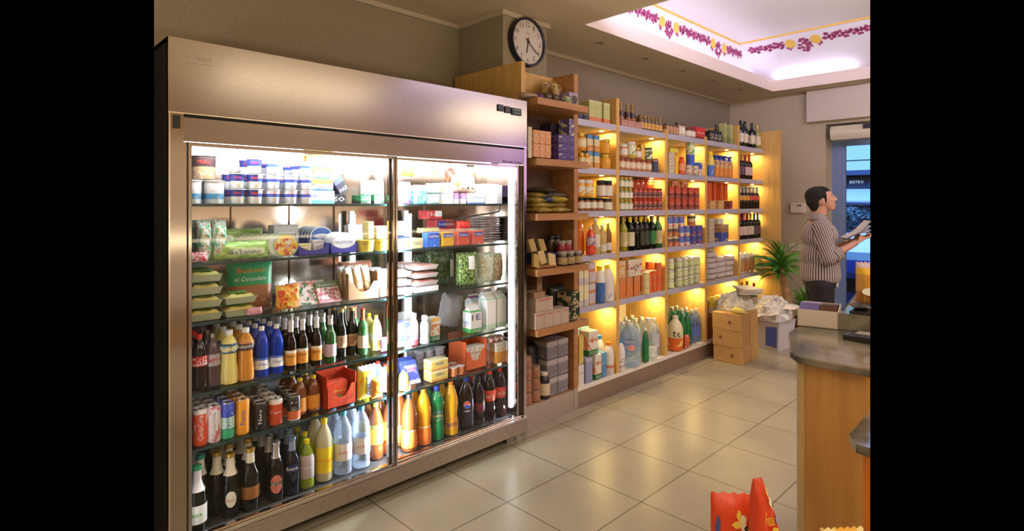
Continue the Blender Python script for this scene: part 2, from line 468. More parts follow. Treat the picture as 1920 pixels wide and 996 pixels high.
def bagmesh(w, h, t, nx=14, nz=16, wr=.0, seed=0, lie=False, taper=0, p=3.0):
    rnd = random.Random(seed); b = MB(); ph = [rnd.uniform(0, 6.28) for _ in range(6)]
    def wn(x, z, s): return wr * (math.sin(x * 90 + ph[0] + z * 31) + math.sin(z * 120 + ph[1] + x * 47) + math.sin((x + z) * 160 + ph[2] + s)) / 3
    vs = []
    for s in (-1, 1):
        for k in range(nz + 1):
            for i in range(nx + 1):
                z = h * k / nz; x = w * (i / nx - .5)
                e = min(i, nx - i, k, nz - k)
                y = s * (pth(x, z, w, h, t, p) + (wn(x, z, s) if e > 0 else 0))
                ww = 1 - taper * (z / h) ** 3
                zz = z + (.003 * math.sin(i * 2.1) if k in (0, nz) and wr else 0)
                vs.append((x * ww, y, zz))
    n1 = (nx + 1) * (nz + 1); f = []
    for s in (0, 1):
        for k in range(nz):
            for i in range(nx):
                a = s * n1 + k * (nx + 1) + i; q = (a, a + 1, a + nx + 2, a + nx + 1)
                f.append(q if s == 0 else q[::-1])
    rim = [k for k in range(nx + 1)] + [(k + 1) * (nx + 1) + nx for k in range(nz)] + [nz * (nx + 1) + nx - 1 - k for k in range(nx)] + [(nz - 1 - k) * (nx + 1) for k in range(nz - 1)]
    m = len(rim)
    for i in range(m): f.append((rim[i], rim[i] + n1, rim[(i + 1) % m] + n1, rim[(i + 1) % m]))
    if lie: vs = [(x, z, y + t / 2) for x, y, z in vs]
    b.add(vs, f); return b.mesh('bag', True)
def bag(w, h, t, body, text=None, tcol=None, th=.02, tz=.6, tw=None, wr=.0015, lie=False, name='snack_bag', panel=None, taper=0, text2=None, seed=0, slant=0, p=3.0, vert=False):
    def make():
        o = thing(name)
        link('wrapper', bagmesh(w, h, t, wr=wr, seed=seed, lie=lie, taper=taper, p=p), body, o)
        fr = lambda x, z: -(pth(x, z, w, h, t, p) + wr + .0012)
        def lay(me):
            if lie:
                for v in me.vertices: v.co = Vector((v.co.x, v.co.z, -v.co.y + t / 2))
            return me
        if panel:
            pl = panel if isinstance(panel, list) else [panel]
            for q in pl:
                nx, nz = 8, 8; vs = []; f = []
                for k in range(nz + 1):
                    for i in range(nx + 1):
                        x = w * (q[0] + (q[1] - q[0]) * i / nx - .5); z = h * (q[2] + (q[3] - q[2]) * k / nz)
                        vs.append((x, fr(x, z) + .0006, z))
                for k in range(nz):
                    for i in range(nx): a = k * (nx + 1) + i; f.append((a, a + 1, a + nx + 2, a + nx + 1))
                b = MB(); b.add(vs, f); link('front_panel', lay(b.mesh('panel', True)), q[4], o)
        if text: link('lettering', lay(text_mesh(text, tw or w * .7, th, h * tz, fn=fr, slant=slant, vert=vert)), tcol, o)
        if text2: link('lettering', lay(text_mesh(text2[0], w * .6, text2[1], h * text2[2], fn=fr)), text2[3], o)
        return o
    return make
def traypack(w, d, h, tray, content, film=True, name='food_tray', lump=.012, seed=1, lid=None):
    """shallow tray with lumpy food and a flat label on the film"""
    def make():
        o = thing(name)
        b = MB(); v = []
        for z, k in ((0, .86), (h * .75, 1.0), (h * .78, 1.04), (h * .78, .97)):
            v += [(sx * w / 2 * k, d / 2 + sy * d / 2 * k, z) for sx, sy in ((-1, -1), (1, -1), (1, 1), (-1, 1))]
        f = [(3, 2, 1, 0)]
        for k in range(3): f += [(4 * k + i, 4 * k + (i + 1) % 4, 4 * k + 4 + (i + 1) % 4, 4 * k + 4 + i) for i in range(4)]
        b.add(v, f); link('tray', b.mesh('tray'), tray, o)
        rnd = random.Random(seed); b = MB(); n = 9; m = 6; vs = []
        for k in range(m + 1):
            for i in range(n + 1):
                e = min(i, n - i, k, m - k)
                vs.append(((i / n - .5) * w * .92, d / 2 + (k / m - .5) * d * .92, h * .72 + (0 if e == 0 else rnd.uniform(.3, 1) * lump)))
        b.add(vs, [(k * (n + 1) + i, k * (n + 1) + i + 1, (k + 1) * (n + 1) + i + 1, (k + 1) * (n + 1) + i) for k in range(m) for i in range(n)])
        link('food', b.mesh('food', True), content, o)
        if lid:
            b = MB(); b.box(-w * .3, w * .3, d * .2, d * .75, h * .76 + lump, h * .78 + lump); link('label', b.mesh('label'), lid, o)
        return o
    return make
def disc(r, t, body, face, text=None, tcol=None, th=.014, rim=None, name='cheese_tub', oval=1.0, face2=None):
    """round tub standing on its edge, its lid to the front"""
    def make():
        o = thing(name)
        b = MB(); b.lathe([(r * .82, 0), (r * .94, t * .8), (r * .94, t * .86), (r, t * .86), (r, t), (r * .93, t)], 22)
        me = b.mesh('tub', True)
        for v in me.vertices: v.co = Vector((v.co.x * oval, -v.co.z + t, v.co.y + r))
        link('tub_body', me, body, o)
        b = MB(); b.lathe([(0, 0), (r * .9, 0)], 22, cap=False); me = b.mesh('face')
        for v in me.vertices: v.co = Vector((v.co.x * oval, -.0012, v.co.y + r))
        link('lid_print', me, face, o)
        if face2:
            b = MB(); b.lathe([(0, 0), (r * .62, 0)], 18, cap=False); me = b.mesh('face')
            for v in me.vertices: v.co = Vector((v.co.x * oval, -.0018, v.co.y * .45 + r))
            link('lid_badge', me, face2, o)
        if text: link('lettering', text_mesh(text, r * 1.5 * oval, th, r, y=-.0026), tcol, o)
        return o
    return make

# ------------------------------------------------------------------ placing
ROUND = ('bottle', 'can', 'jar', 'jug', 'cup', 'tub', 'tin', 'pot')
def face_room(cat, rot, x, y):
    """round goods stand with their labels turned a little towards the entrance"""
    if tuple(rot) == (0, 0, 0) and cat.split()[-1] in ROUND: return (0, 0, -.82 * math.atan2(x, y))
    return rot
ORD = ['first', 'second', 'third', 'fourth', 'fifth', 'sixth', 'seventh', 'eighth', 'ninth', 'tenth', 'eleventh', 'twelfth', 'thirteenth', 'fourteenth']
def copy_tree(o, parent=None):
    c = o.copy(); C.objects.link(c); c.parent = parent
    for ch in o.children: copy_tree(ch, c)
    return c
_LB = {}
def name_is_disc(make): return 'disc' in make.__qualname__
def grid(make, desc, cat, group, xs, ys, z, nl=1, dz=0, rot=(0, 0, 0), jit=.0, jr=.0, skip=None):
    """xs left to right, ys front to back; nl layers (or a list, one count per column)"""
    proto = make(); first = True; out = []
    lo = [1e9] * 3; hi = [-1e9] * 3
    for ch in proto.children:
        for c in ch.bound_box:
            for k in range(3): lo[k] = min(lo[k], c[k]); hi[k] = max(hi[k], c[k])
    gx = min([b_ - a_ for a_, b_ in zip(xs, xs[1:])] + [9]); gy = min([b_ - a_ for a_, b_ in zip(ys, ys[1:])] + [9])
    fx = min(1, gx * .985 / (hi[0] - lo[0])); fy = min(1, gy * .985 / (hi[1] - lo[1]))
    if cat.split()[-1] in ROUND: fx = fy = min(fx, fy)
    if tuple(rot) != (0, 0, 0): fx = fy = 1
    total = 0
    nls = nl if isinstance(nl, (list, tuple)) else [nl] * len(xs)
    many = len(xs) * len(ys) * max(nls) > 1
    for j, y in enumerate(ys):
        for i, x in enumerate(xs):
            for k in range(nls[i]):
                if skip and skip(i, j, k): continue
                o = proto if first else copy_tree(proto); first = False
                o.location = (x + random.uniform(-jit, jit), y + random.uniform(-jit, jit), z + k * dz)
                r_ = face_room(cat, rot, x, y); o.scale = (fx, fy, 1)
                if fx < .72: print('TIGHT', round(fx, 2), desc)
                o.rotation_euler = (r_[0], r_[1], r_[2] + random.uniform(-jr, jr))
                p = []
                if len(xs) > 1: p.append(ORD[i] + ' from left')
                if len(ys) > 1: p.append('front row' if j == 0 else ORD[j] + ' row')
                if max(nls) > 1: p.append('bottom layer' if k == 0 else ('top layer' if k == nls[i] - 1 else ORD[k] + ' layer'))
                lab = ', '.join([desc] + p)
                if lab in _LB: print('DUPLABEL', lab)
                if len(lab.split()) > 16: print('LONGLABEL', len(lab.split()), lab)
                _LB[lab] = 1
                tag(o, lab, cat, group if many else None); o.name = cat.replace(' ', '_')
                out.append(o)
    return out
def one(make, desc, cat, x, y, z, rot=(0, 0, 0), group=None):
    o = make(); o.location = (x, y, z); o.rotation_euler = face_room(cat if not name_is_disc(make) else 'pack', rot, x, y)
    if desc in _LB: print('DUPLABEL', desc)
    if len(desc.split()) > 16: print('LONGLABEL', desc)
    _LB[desc] = 1
    tag(o, desc, cat, group); o.name = cat.replace(' ', '_'); return o
def steps(x0, dx, n): return [x0 + dx * i for i in range(n)]
# ================================================================== THE SETTING
def shell(name, b, m, trim=True, **k):
    me = b.mesh(name)
    if trim: trim_edges(me, **k)
    o = link(name, me, m); o['kind'] = 'structure'; return o
XB = 6.94      # far wall
YW = 3.17      # wall behind the fridge and the shelves
ZC = 2.70      # ceiling
# tiled floor
def tile_mat():
    m, nt, b = _new('floor_tiles'); N = nt.nodes; L = nt.links
    tc = N.new('ShaderNodeTexCoord'); mp = N.new('ShaderNodeMapping')
    mp.inputs['Location'].default_value = (-(2.784 - .457 * 10), -(1.496 - .4445 * 10), 0)
    br = N.new('ShaderNodeTexBrick'); br.offset = 0; br.squash = 1
    br.inputs['Scale'].default_value = 1; br.inputs['Brick Width'].default_value = .457; br.inputs['Row Height'].default_value = .4445
    br.inputs['Mortar Size'].default_value = .0028; br.inputs['Mortar Smooth'].default_value = .1
    br.inputs['Color1'].default_value = (.47, .42, .30, 1); br.inputs['Color2'].default_value = (.485, .435, .315, 1); br.inputs['Mortar'].default_value = (.10, .075, .05, 1)
    no = N.new('ShaderNodeTexNoise'); no.inputs['Scale'].default_value = 3; no.inputs['Detail'].default_value = 6
    mx = N.new('ShaderNodeMix'); mx.data_type = 'RGBA'; mx.blend_type = 'MULTIPLY'; mx.inputs['Factor'].default_value = .35
    L.new(tc.outputs['Object'], mp.inputs[0]); L.new(mp.outputs[0], br.inputs[0]); L.new(tc.outputs['Object'], no.inputs[0])
    L.new(br.outputs[0], mx.inputs[6]); L.new(no.outputs[0], mx.inputs[7]); L.new(mx.outputs[2], b.inputs['Base Color'])
    bp = N.new('ShaderNodeBump'); bp.inputs['Strength'].default_value = .4; bp.inputs['Distance'].default_value = .002; bp.invert = True
    L.new(br.outputs[1], bp.inputs['Height']); L.new(bp.outputs[0], b.inputs['Normal'])
    b.inputs['Roughness'].default_value = .30
    return m
b = MB(); b.box(-1.8, XB, -3.0, YW, -.05, 0); shell('floor', b, tile_mat(), dl=2.3, dr=2.3)
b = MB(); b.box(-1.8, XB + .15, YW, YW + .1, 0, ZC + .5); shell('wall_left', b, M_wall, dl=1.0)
# far wall with the door opening (edge of the opening at YD)
YD, ZD, XG = 2.068, 2.31, 7.20
b = MB(); b.box(XB, XB + .26, YD, YW + .1, 0, ZC + .5); b.box(XB, XB + .26, .2, YD, ZD, ZC + .5)
o = shell('wall_back', b, M_wall2)
b = MB(); b.box(-1.9, -1.8, -3.0, 2.2, 0, ZC); shell('wall_near', b, M_wall2, trim=False)
b = MB(); b.box(-1.8, XB, -3.1, -3.0, 0, ZC); shell('wall_right', b, mat('ochre_paint', (.42, .28, .13), .8), trim=True)
# column that carries the clock
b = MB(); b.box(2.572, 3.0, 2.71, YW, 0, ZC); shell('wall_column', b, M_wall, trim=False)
# ceiling with the sunken field
RX0, RX1, RY1, RY0 = 3.17, 6.60, 2.52, -2.4
b = MB()
b.box(-1.8, RX0, -3.0, YW, ZC, ZC + .11); b.box(RX1, XB, -3.0, YW, ZC, ZC + .11)
b.box(RX0, RX1, RY1, YW, ZC, ZC + .11); b.box(RX0, RX1, -3.0, RY0, ZC, ZC + .11)
shell('ceiling', b, M_ceil, dr=3.3, dl=3.3)
# light fascia round the opening, a ledge behind which the lamps hide, the vault and the top field
b = MB()
b.box(RX0, RX1, RY1 - .012, RY1 - .002, ZC - .004, ZC + .118); b.box(RX1 - .012, RX1 - .002, RY0, RY1, ZC - .004, ZC + .118); b.box(RX0 + .002, RX0 + .012, RY0, RY1, ZC - .004, ZC + .118)
b.box(RX0, RX1, RY0, RY0 + .01, ZC - .004, ZC + .20)  # added taller lip, unseen, keeps the side cove light out of reflections
shell('trim_1', b, mat('fascia_paint', (.80, .68, .62), .6), dr=3.3, dl=3.3)
VX0, VX1, VY1 = 3.0, 6.85, 2.745        # vault foot
TX0, TX1, TY1, ZT = 3.45, 6.19, 2.72, 3.20   # top field
def quad(b, a, c, d, e, n=8):
    a, c, d, e = map(Vector, (a, c, d, e)); vs = []
    for i in range(n + 1):
        for j in range(n + 1):
            s, t = i / n, j / n
            vs.append(a.lerp(c, s).lerp(e.lerp(d, s), t))
    b.add(vs, [(i * (n + 1) + j, i * (n + 1) + j + 1, (i + 1) * (n + 1) + j + 1, (i + 1) * (n + 1) + j) for i in range(n) for j in range(n)])
b = MB()
quad(b, (VX0, VY1, ZC + .112), (VX1, VY1, ZC + .112), (TX1, TY1, ZT), (TX0, TY1, ZT))
quad(b, (VX1, VY1, ZC + .11), (VX1, RY0, ZC + .11), (TX1, RY0, ZT), (TX1, TY1, ZT))
quad(b, (VX0, RY0, ZC + .11), (VX0, VY1, ZC + .11), (TX0, TY1, ZT), (TX0, RY0, ZT))
o = shell('ceiling_vault', b, mat('vault_paint', (.80, .78, .86), .7), dr=3.3, dl=3.3)
b = MB(); b.box(TX0, TX1, RY0, TY1, ZT, ZT + .04); shell('ceiling_field', b, M_white, dr=3.3, dl=3.3)
b = MB(); b.box(TX0, TX1, TY1 - .014, TY1 + .004, ZT - .012, ZT + .002); b.box(TX1 - .014, TX1 + .004, RY0, TY1, ZT - .012, ZT + .002); b.box(TX0, TX0 + .014, RY0, TY1, ZT - .012, ZT + .002)
shell('trim_2', b, mat('gold_line', (.75, .48, .06), .5), dr=3.3, dl=3.3)
# cove lamps on the ledge shining up against the vault
def strip(name, x0, y0, x1, y1, e, tilt):
    L_ = math.hypot(x1 - x0, y1 - y0)
    o = area(name, ((x0 + x1) / 2, (y0 + y1) / 2, ZC + .125), (PI + tilt[0], tilt[1], 0), abs(x1 - x0) or .06, abs(y1 - y0) or .06, e, LILAC)
    return o
strip('cove_light_wall', 3.3, 2.60, 6.5, 2.60, E_COVE * .15, (0, 0))
strip('cove_light_far', 6.72, 1.75, 6.72, 2.5, E_COVE * .10, (0, 0))
o = area('cove_light_near', (3.07, .2, ZC + .15), (0, math.radians(-104), 0), .10, 3.6, E_COVE * 5.6, LILAC)
o = area('cove_light_side', (4.9, -2.46, ZC + .165), (math.radians(110), 0, 0), 3.0, .10, E_COVE * 4.5, LILAC)
area('cove_fill_middle', (4.8, -.9, ZC + .2), (PI, 0, 0), 1.6, 2.2, E_COVE * 1.3, LILAC)  # added upward fill hanging free in the recess, not on the ledge
# painted flower border on the vault
M_fl = mat('flower_plum', (.36, .05, .16), .7); M_fy = mat('flower_gold', (.80, .52, .10), .7)
def border(name, p0, du, dv, n, length, seed, kv=1.0):
    """sprigs of petals painted on a sloping face: p0 start, du along, dv down the slope, n outward"""
    p0, du, dv, n = Vector(p0), Vector(du).normalized(), Vector(dv).normalized(), Vector(n).normalized()
    bp, by = MB(), MB(); rnd = random.Random(seed)
    def petal(bb, u, v, ru, rv, rot, off=.004, k=8):
        v *= kv; rv *= kv; vs = [p0 + du * u + dv * v + n * off]
        for i in range(k):
            a = 2 * PI * i / k; x, y = ru * math.cos(a), rv * math.sin(a)
            vs.append(p0 + du * (u + x * math.cos(rot) - y * math.sin(rot)) + dv * (v + x * math.sin(rot) + y * math.cos(rot)) + n * off)
        bb.add(vs, [(0, 1 + i, 1 + (i + 1) % k) for i in range(k)])
    def flower(u, v, s):
        for q in range(5):
            a = q * 2 * PI / 5 + rnd.uniform(0, 1); petal(bp, u + math.cos(a) * s * 1.25, v + math.sin(a) * s * 1.25, s * 1.05, s * .68, a)
    L_ = 0; k = 0
    while L_ < length:
        c = k % 8
        if c in (3, 5): petal(by, L_, .115, .052, .052, 0, .005, 12)
        elif c == 4: flower(L_, .11, .02); flower(L_ + .04, .13, .018); flower(L_ - .045, .17, .017); flower(L_, .205, .02); flower(L_ + .045, .18, .017)
        else: flower(L_ - .025, .105, .021); flower(L_ + .022, .125, .019); flower(L_ + .05, .10, .014)
        if c in (3, 5): flower(L_ + (-.02 if c == 3 else .02), .165, .015)
        L_ += .125; k += 1
    me = bp.mesh('border'); me2 = by.mesh('border')
    for q in (me, me2): trim_edges(q, 3.3, 3.3)
    o = link(name, me, M_fl); o['kind'] = 'structure'
    o2 = link('gold_blossoms', me2, M_fy, o)
sl = Vector((0, VY1 - TY1, ZC + .11 - ZT))
border('trim_3', (TX1 + .02, TY1, ZT), (-1, 0, 0), sl, (0, -1, -.6), 2.4, 3)
sl2 = Vector((VX1 - TX1, 0, ZC + .11 - ZT))
border('trim_4', (TX1, TY1 - .12, ZT), (0, -1, 0), sl2, (-.2, 0, -1), 1.5, 5, kv=1.25)
# cornices
b = MB()
b.box(.3, 2.572, YW - .02, YW, ZC - .03, ZC); b.box(3.0, XB, YW - .02, YW, ZC - .03, ZC)
b.box(2.552, 2.572, 2.69, YW - .02, ZC - .03, ZC); b.box(2.572, 3.02, 2.69, 2.71, ZC - .03, ZC); b.box(3.0, 3.02, 2.71, YW - .02, ZC - .03, ZC)
shell('trim_5', b, M_cornice, dl=1.0)
# three small holes of recessed ceiling spots
M_hole = mat('spot_recess', (.10, .07, .05), .5)
for i, (px, py) in enumerate([(1125, 81), (1210, 110), (1280, 133), (1337, 152), (1388, 168)]):
    lz = (383 - py) / F_PX; d = (ZC - EYE) / lz; l = (px - 960) / F_PX
    x, y = d * (l * SA + CA), d * (-l * CA + SA)
    t = thing('ceiling_spot', ORD[i] + ' small recessed ceiling spot from the clock, unlit', 'ceiling light', (x, y, ZC), group='recessed ceiling spots')
    b = MB(); b.lathe([(.034, -.003), (.026, -.006), (.024, 0), (.034, 0)], 18, cap=False); link('ring', b.mesh('ring', True), mat('spot_ring', (.42, .34, .25), .5), t)
    b = MB(); b.lathe([(.0, -.002), (.024, -.002)], 18, cap=False); link('lamp_face', b.mesh('face'), M_hole, t)
# added housings for the unseen ceiling fill lights
for i, (x, y, sx, sy) in enumerate([(-.3, -.9, 1.6, 1.2), (2.6, -1.2, 1.6, .9), (5.6, -1.3, 1.6, .9)]):
    b = MB(); b.box(x - sx / 2 - .03, x + sx / 2 + .03, y - sy / 2 - .03, y + sy / 2 + .03, ZC - .035, ZC - .002)
    o = link('fill_light_housing', b.mesh('panel'), M_white); tag(o, ['added white housing of the rear ceiling fill light, out of view', 'added white housing of the side ceiling fill light, out of view', 'added white housing of the far ceiling fill light, out of view'][i], 'ceiling light')

# door, roller casing, far wall fittings
XC = XB - .10
b = MB(); b.box(XC, XB - .001, .5, 2.235, 2.345, ZC - .004); me = b.mesh('casing'); trim_edges(me)
o = link('roller_shutter_casing', me, mat('casing_paint', (.60, .53, .47), .6)); tag(o, 'cream boxed roller shutter casing above the shop door', 'shutter box')
t = thing('door_header', 'cream rounded automatic door header with a dark sensor', 'door header', (XB + .02, 1.9, 2.2))
b = MB(); n = 10
pr = [(-.09, -.075), (.10, -.075), (.10, .075), (-.09, .075)] + [(-.09 - .035 * math.sin(PI * k / n), .075 - .15 * k / n) for k in range(1, n)]
pts = [(0, 0)]
v = [(x, y, z) for y in (.095, -1.5) for x, z in pr]; m_ = len(pr)
b.add(v, [tuple(range(m_)), tuple(range(m_, 2 * m_))[::-1]] + [(i, (i + 1) % m_, m_ + (i + 1) % m_, m_ + i) for i in range(m_)])
me = b.mesh('hd')
for q in me.vertices: q.co += Vector((XB + .02, 1.9, 2.2))
trim_edges(me)
for q in me.vertices: q.co -= Vector((XB + .02, 1.9, 2.2))
link('housing', me, mat('header_cream', (.66, .60, .46), .45), t)
b = MB(); b.box(-.137, -.122, -.295, -.225, .02, .07); link('sensor', b.mesh('s'), M_dark, t)
M_frame = mat('door_frame_blue_grey', (.20, .28, .52), .35, .1)
b = MB()
b.box(XG - .03, XG + .03, 1.97, YD, 0, ZD); b.box(XG - .03, XG + .03, .2, 1.97, 2.08, ZD); b.box(XG - .03, XG + .03, .2, 1.97, 0, .09)
b.box(XG - .015, XG + .02, 1.935, 1.97, .09, 2.08)
me = b.mesh('door_1'); trim_edges(me); o = link('door_1', me, M_frame); o['kind'] = 'structure'
b = MB(); b.box(XG - .004, XG + .004, .2, 1.935, .09, 2.08); me = b.mesh('glass'); trim_edges(me); link('pane', me, M_pane, o)
b = MB(); b.box(XB - .012, XB, YD + .02, XB, 0, .08)
# thermostat and sockets
t = thing('thermostat', 'white wall thermostat with a small grey display beside the shelving end', 'thermostat', (XB - .03, 2.355, 1.378))
b = MB(); b.box(0, .03, -.078, .078, -.058, .058); link('housing', bev(b.mesh('th'), .004), mat('thermostat_plastic', (.78, .68, .60), .5), t)
b = MB(); b.box(-.002, .002, -.045, .008, .018, .036); link('display', b.mesh('d'), mat('lcd_grey', (.12, .13, .09), .3), t)
b = MB(); b.box(-.002, .001, .035, .06, .03, .036); link('badge', b.mesh('d'), GREY and mat('badge_grey', (.35, .33, .3), .5), t)
for i, (u_, lab) in enumerate([(1490, 'white wall socket plate behind the large potted yucca'), (1512, 'white wall socket plate partly behind the person\'s back')]):
    y = ya(u_, XB); t = thing('wall_socket', lab, 'wall socket', (XB - .01, y, .92))
    b = MB(); b.box(0, .01, -.062, .062, -.042, .042); link('plate', bev(b.mesh('pl'), .003), mat('socket_plastic', (.80, .74, .62), .5), t)
    for k in (-1, 0, 1):
        b = MB(); b.box(-.002, .001, k * .035 - .012, k * .035 + .012, -.02, .02); link('outlet', b.mesh('ou'), mat('outlet_insert', (.60, .55, .45), .5), t)

# ---------------- the street outside in the evening
M_sky = mat('evening_sky', (.1, .2, .3), emis=(.30, .72, 1.0), es=1.0)
b = MB(); b.box(15.9, 16, 2, 6, 0, 9); shell('evening_sky', b, M_sky)
b = MB(); b.box(7.25, 16, 1.0, 6.0, -.06, -.01); shell('street', b, noise_mat('asphalt', (.04, .05, .09), (.07, .08, .13), 30, .6))
area('dusk_light', (9.6, 2.8, 4.2), (0, math.radians(-12), 0), 3.0, 2.0, E_DUSK, (.22, .42, 1.0))
# dark building with a roof line and the word BISTRO
t = thing('bistro_building', 'dark street building with a lettered sign across the road', 'building', (13.5, 0, 0))
b = MB(); b.box(13.5, 15.0, 2.9, 5.0, 0, 1.98); me = b.mesh('bw')
trim_edges(me)
for q in me.vertices: q.co -= Vector((13.5, 0, 0))
link('facade', me, mat('facade_blue_grey', (.10, .16, .26), .8), t)
b = MB(); b.box(13.2, 15.1, 2.85, 5.0, 2.02, 2.12)
me = b.mesh('rf'); trim_edges(me)
for q in me.vertices: q.co -= Vector((13.5, 0, 0))
link('roof', me, mat('roof_blue', (.12, .2, .36), .8), t)
me = text_mesh('BISTRO', .26, .060, 1.885)
for q in me.vertices: q.co = Vector((-.02, 3.42 - q.co.x, q.co.z))
link('lettering', me, mat('sign_letters', (.7, .85, 1), emis=(.5, .75, 1), es=.8), t)
b = MB(); b.tube([(12, 2.4, 2.235), (12, 3.2, 2.24), (12, 4.4, 2.25)], .012, 6); me = b.mesh('w'); trim_edges(me)
for q in me.vertices: q.co -= Vector((13.5, 0, 0))
link('overhead_wire', me, mat('wire_dark', (.02, .03, .05), .6), t)
# parked van with a white hood and a car
def body(b, prof, y0, y1):
    n = len(prof); v = [(x, y, z) for y in (y0, y1) for x, z in prof]
    b.add(v, [tuple(range(n)), tuple(range(n, 2 * n))[::-1]] + [(i, (i + 1) % n, n + (i + 1) % n, n + i) for i in range(n)])
def shift(me, p, dr=2.3):
    trim_edges(me)
    for q in me.vertices: q.co -= Vector(p)
    return me
t = thing('market_awning', 'pale sloping awning over a dark stall across the street', 'awning', (11.0, 2.9, 0))
b = MB()
v = [(11.0, 2.2, 1.47), (11.0, 4.2, 1.50), (12.0, 4.2, 1.72), (12.0, 2.2, 1.69)]
b.add(v + [(x, y, z - .03) for x, y, z in v], [(0, 1, 2, 3), (7, 6, 5, 4), (0, 4, 5, 1), (1, 5, 6, 2), (2, 6, 7, 3), (3, 7, 4, 0)])
link('canopy', shift(b.mesh('aw'), (11.0, 2.9, 0)), mat('awning_cloth', (.55, .72, .85), .7), t)
b = MB(); b.box(11.05, 12.0, 2.3, 4.1, 0, 1.40); link('stall', shift(b.mesh('st'), (11.0, 2.9, 0)), mat('stall_dark', (.01, .012, .02), .8), t)
t = thing('parked_car', 'dark blue car parked outside the glass door', 'car', (8.6, 2.2, 0))
b = MB(); body(b, [(8.1, .15), (8.1, .55), (8.25, .70), (8.55, .78), (8.9, 1.02), (9.6, 1.04), (9.9, .8), (10.2, .7), (10.2, .15)], 1.75, 3.2)
link('bodywork', shift(b.mesh('car'), (8.6, 2.2, 0)), mat('car_paint_blue', (.02, .05, .30), .12, .3, coat=1), t)
b = MB(); b.box(8.085, 8.105, 1.8, 3.0, .30, .48); link('grille', shift(b.mesh('g'), (8.6, 2.2, 0)), M_dark, t)
for yy in (2.0, 2.95):
    b = MB(); b.lathe([(.0, -.01), (.06, -.01), (.07, .01)], 14, cap=False); me = b.mesh('l', True)
    for q in me.vertices: q.co = Vector((8.09 + q.co.z, yy + q.co.x, .60 + q.co.y))
    link('headlight', shift(me, (8.6, 2.2, 0)), mat('headlight_glass', (.6, .75, 1), .1), t)
for yy, xx in ((1.8, 8.5), (1.8, 9.8), (3.05, 8.5), (3.05, 9.8)):
    b = MB(); b.lathe([(0, 0), (.28, 0), (.30, .03), (.30, .15), (0, .15)], 18, cap=False); me = b.mesh('w', True)
    for q in me.vertices: q.co = Vector((xx + q.co.x, yy - .06 + q.co.z, .29 + q.co.y))
    link('wheel', shift(me, (8.6, 2.2, 0)), mat('tyre', (.01, .01, .012), .7), t)
def leaf_cloud(b, c, rx, ry, rz, n, s, seed):
    rnd = random.Random(seed)
    for _ in range(n):
        a, e, r = rnd.uniform(0, 2 * PI), math.acos(rnd.uniform(-1, 1)), rnd.uniform(.5, 1) ** .5
        p = Vector((c[0] + rx * r * math.sin(e) * math.cos(a), c[1] + ry * r * math.sin(e) * math.sin(a), c[2] + rz * r * math.cos(e)))
        d1 = Vector((rnd.uniform(-1, 1), rnd.uniform(-1, 1), rnd.uniform(-1, 1))).normalized(); d2 = d1.orthogonal().normalized()
        b.add([p - d1 * s, p - d2 * s * .4, p + d1 * s, p + d2 * s * .4], [(0, 1, 2, 3)])
t = thing('street_hedge', 'leafy dark hedge in a long planter outside the glass door', 'hedge', (10.3, 2.8, 0))
b = MB(); leaf_cloud(b, (10.45, 2.9, 1.12), .3, .8, .26, 1500, .05, 4)
me = b.mesh('hd'); link('foliage', shift(me, (10.3, 2.8, 0)), mat('hedge_leaf', (.06, .14, .16), .5), t)
b = MB(); b.box(10.25, 10.7, 2.0, 3.8, 0, .9); link('planter', shift(b.mesh('p'), (10.3, 2.8, 0)), mat('planter_dark', (.02, .03, .06), .7), t)
# ================================================================== DISPLAY FRIDGE
FX0, FX1, FY = .55, 2.437, 2.36
FR = thing('display_fridge', 'wide stainless steel display fridge with two lit glass doors', 'fridge', (FX0, FY, 0))
def fp(name, b, m, parent=None, smooth=False, r=0, dl=1.0):
    me = b.mesh(name, smooth)
    if r: bev(me, r)
    for q in me.vertices: pass
    wedge(me, LL, LH, dl)
    for q in me.vertices: q.co -= Vector((FX0, FY, 0))
    o = link(name, me, m, parent or FR); return o
FB = 3.08
b = MB(); b.box(FX0, FX0 + .03, FY + .003, FB, .06, 2.03); fp('side_panel', b, M_side)
b = MB(); b.box(FX1 - .02, FX1, FY + .003, FB, .06, 2.03); fp('side_panel', b, M_steel2)
b = MB(); b.box(FX0, FX1, FY, FY + .02, 1.762, 2.037); b.box(FX0, FX1, FY + .02, FB, 2.02, 2.037); fp('header_panel', b, M_steel)
b = MB(); b.box(FX0 + .03, FX1 - .02, FY + .03, FB, 1.66, 2.02); fp('machine_box', b, M_dark)
b = MB(); b.box(FX0 + .048, FX1, FY + .004, FY + .028, 1.655, 1.745); fp('lower_header', b, M_steel)
b = MB(); b.box(FX0, FX1, FY, FY + .02, 1.757, 1.763); fp('header_lip', b, mat('bright_edge', (.75, .7, .68), .2, 1))
b = MB(); b.box(FX0, FX1, FY - .006, FY + .03, .061, .135); b.box(FX0, FX1, FY + .03, FB, .06, .10); fp('sill_panel', b, M_bronze, r=.003)
b = MB(); b.box(FX0, FX1, FY - .004, FY + .012, .137, .149); b.box(FX0, FX1, FY + .016, FY + .022, .137, .158); b.box(FX0, FX1, FY + .030, FY + .036, .137, .156)
fp('door_rail', b, mat('rail_metal', (.55, .5, .45), .2, 1))
b = MB(); b.box(FX0 + .03, FX1 - .02, FB - .02, FB, .1, 1.66); fp('back_panel', b, M_steel2)
b = MB(); b.box(FX0 + .03, FX1 - .02, FY + .06, FB - .02, .10, .135); fp('floor_tray', b, mat('floor_tray_grey', (.14, .14, .15), .3, .6))
b = MB(); b.box(FX0 + .03, FX1 - .02, FY + .05, FB - .02, 1.655, 1.66)
fp('inner_ceiling', b, M_steel2)
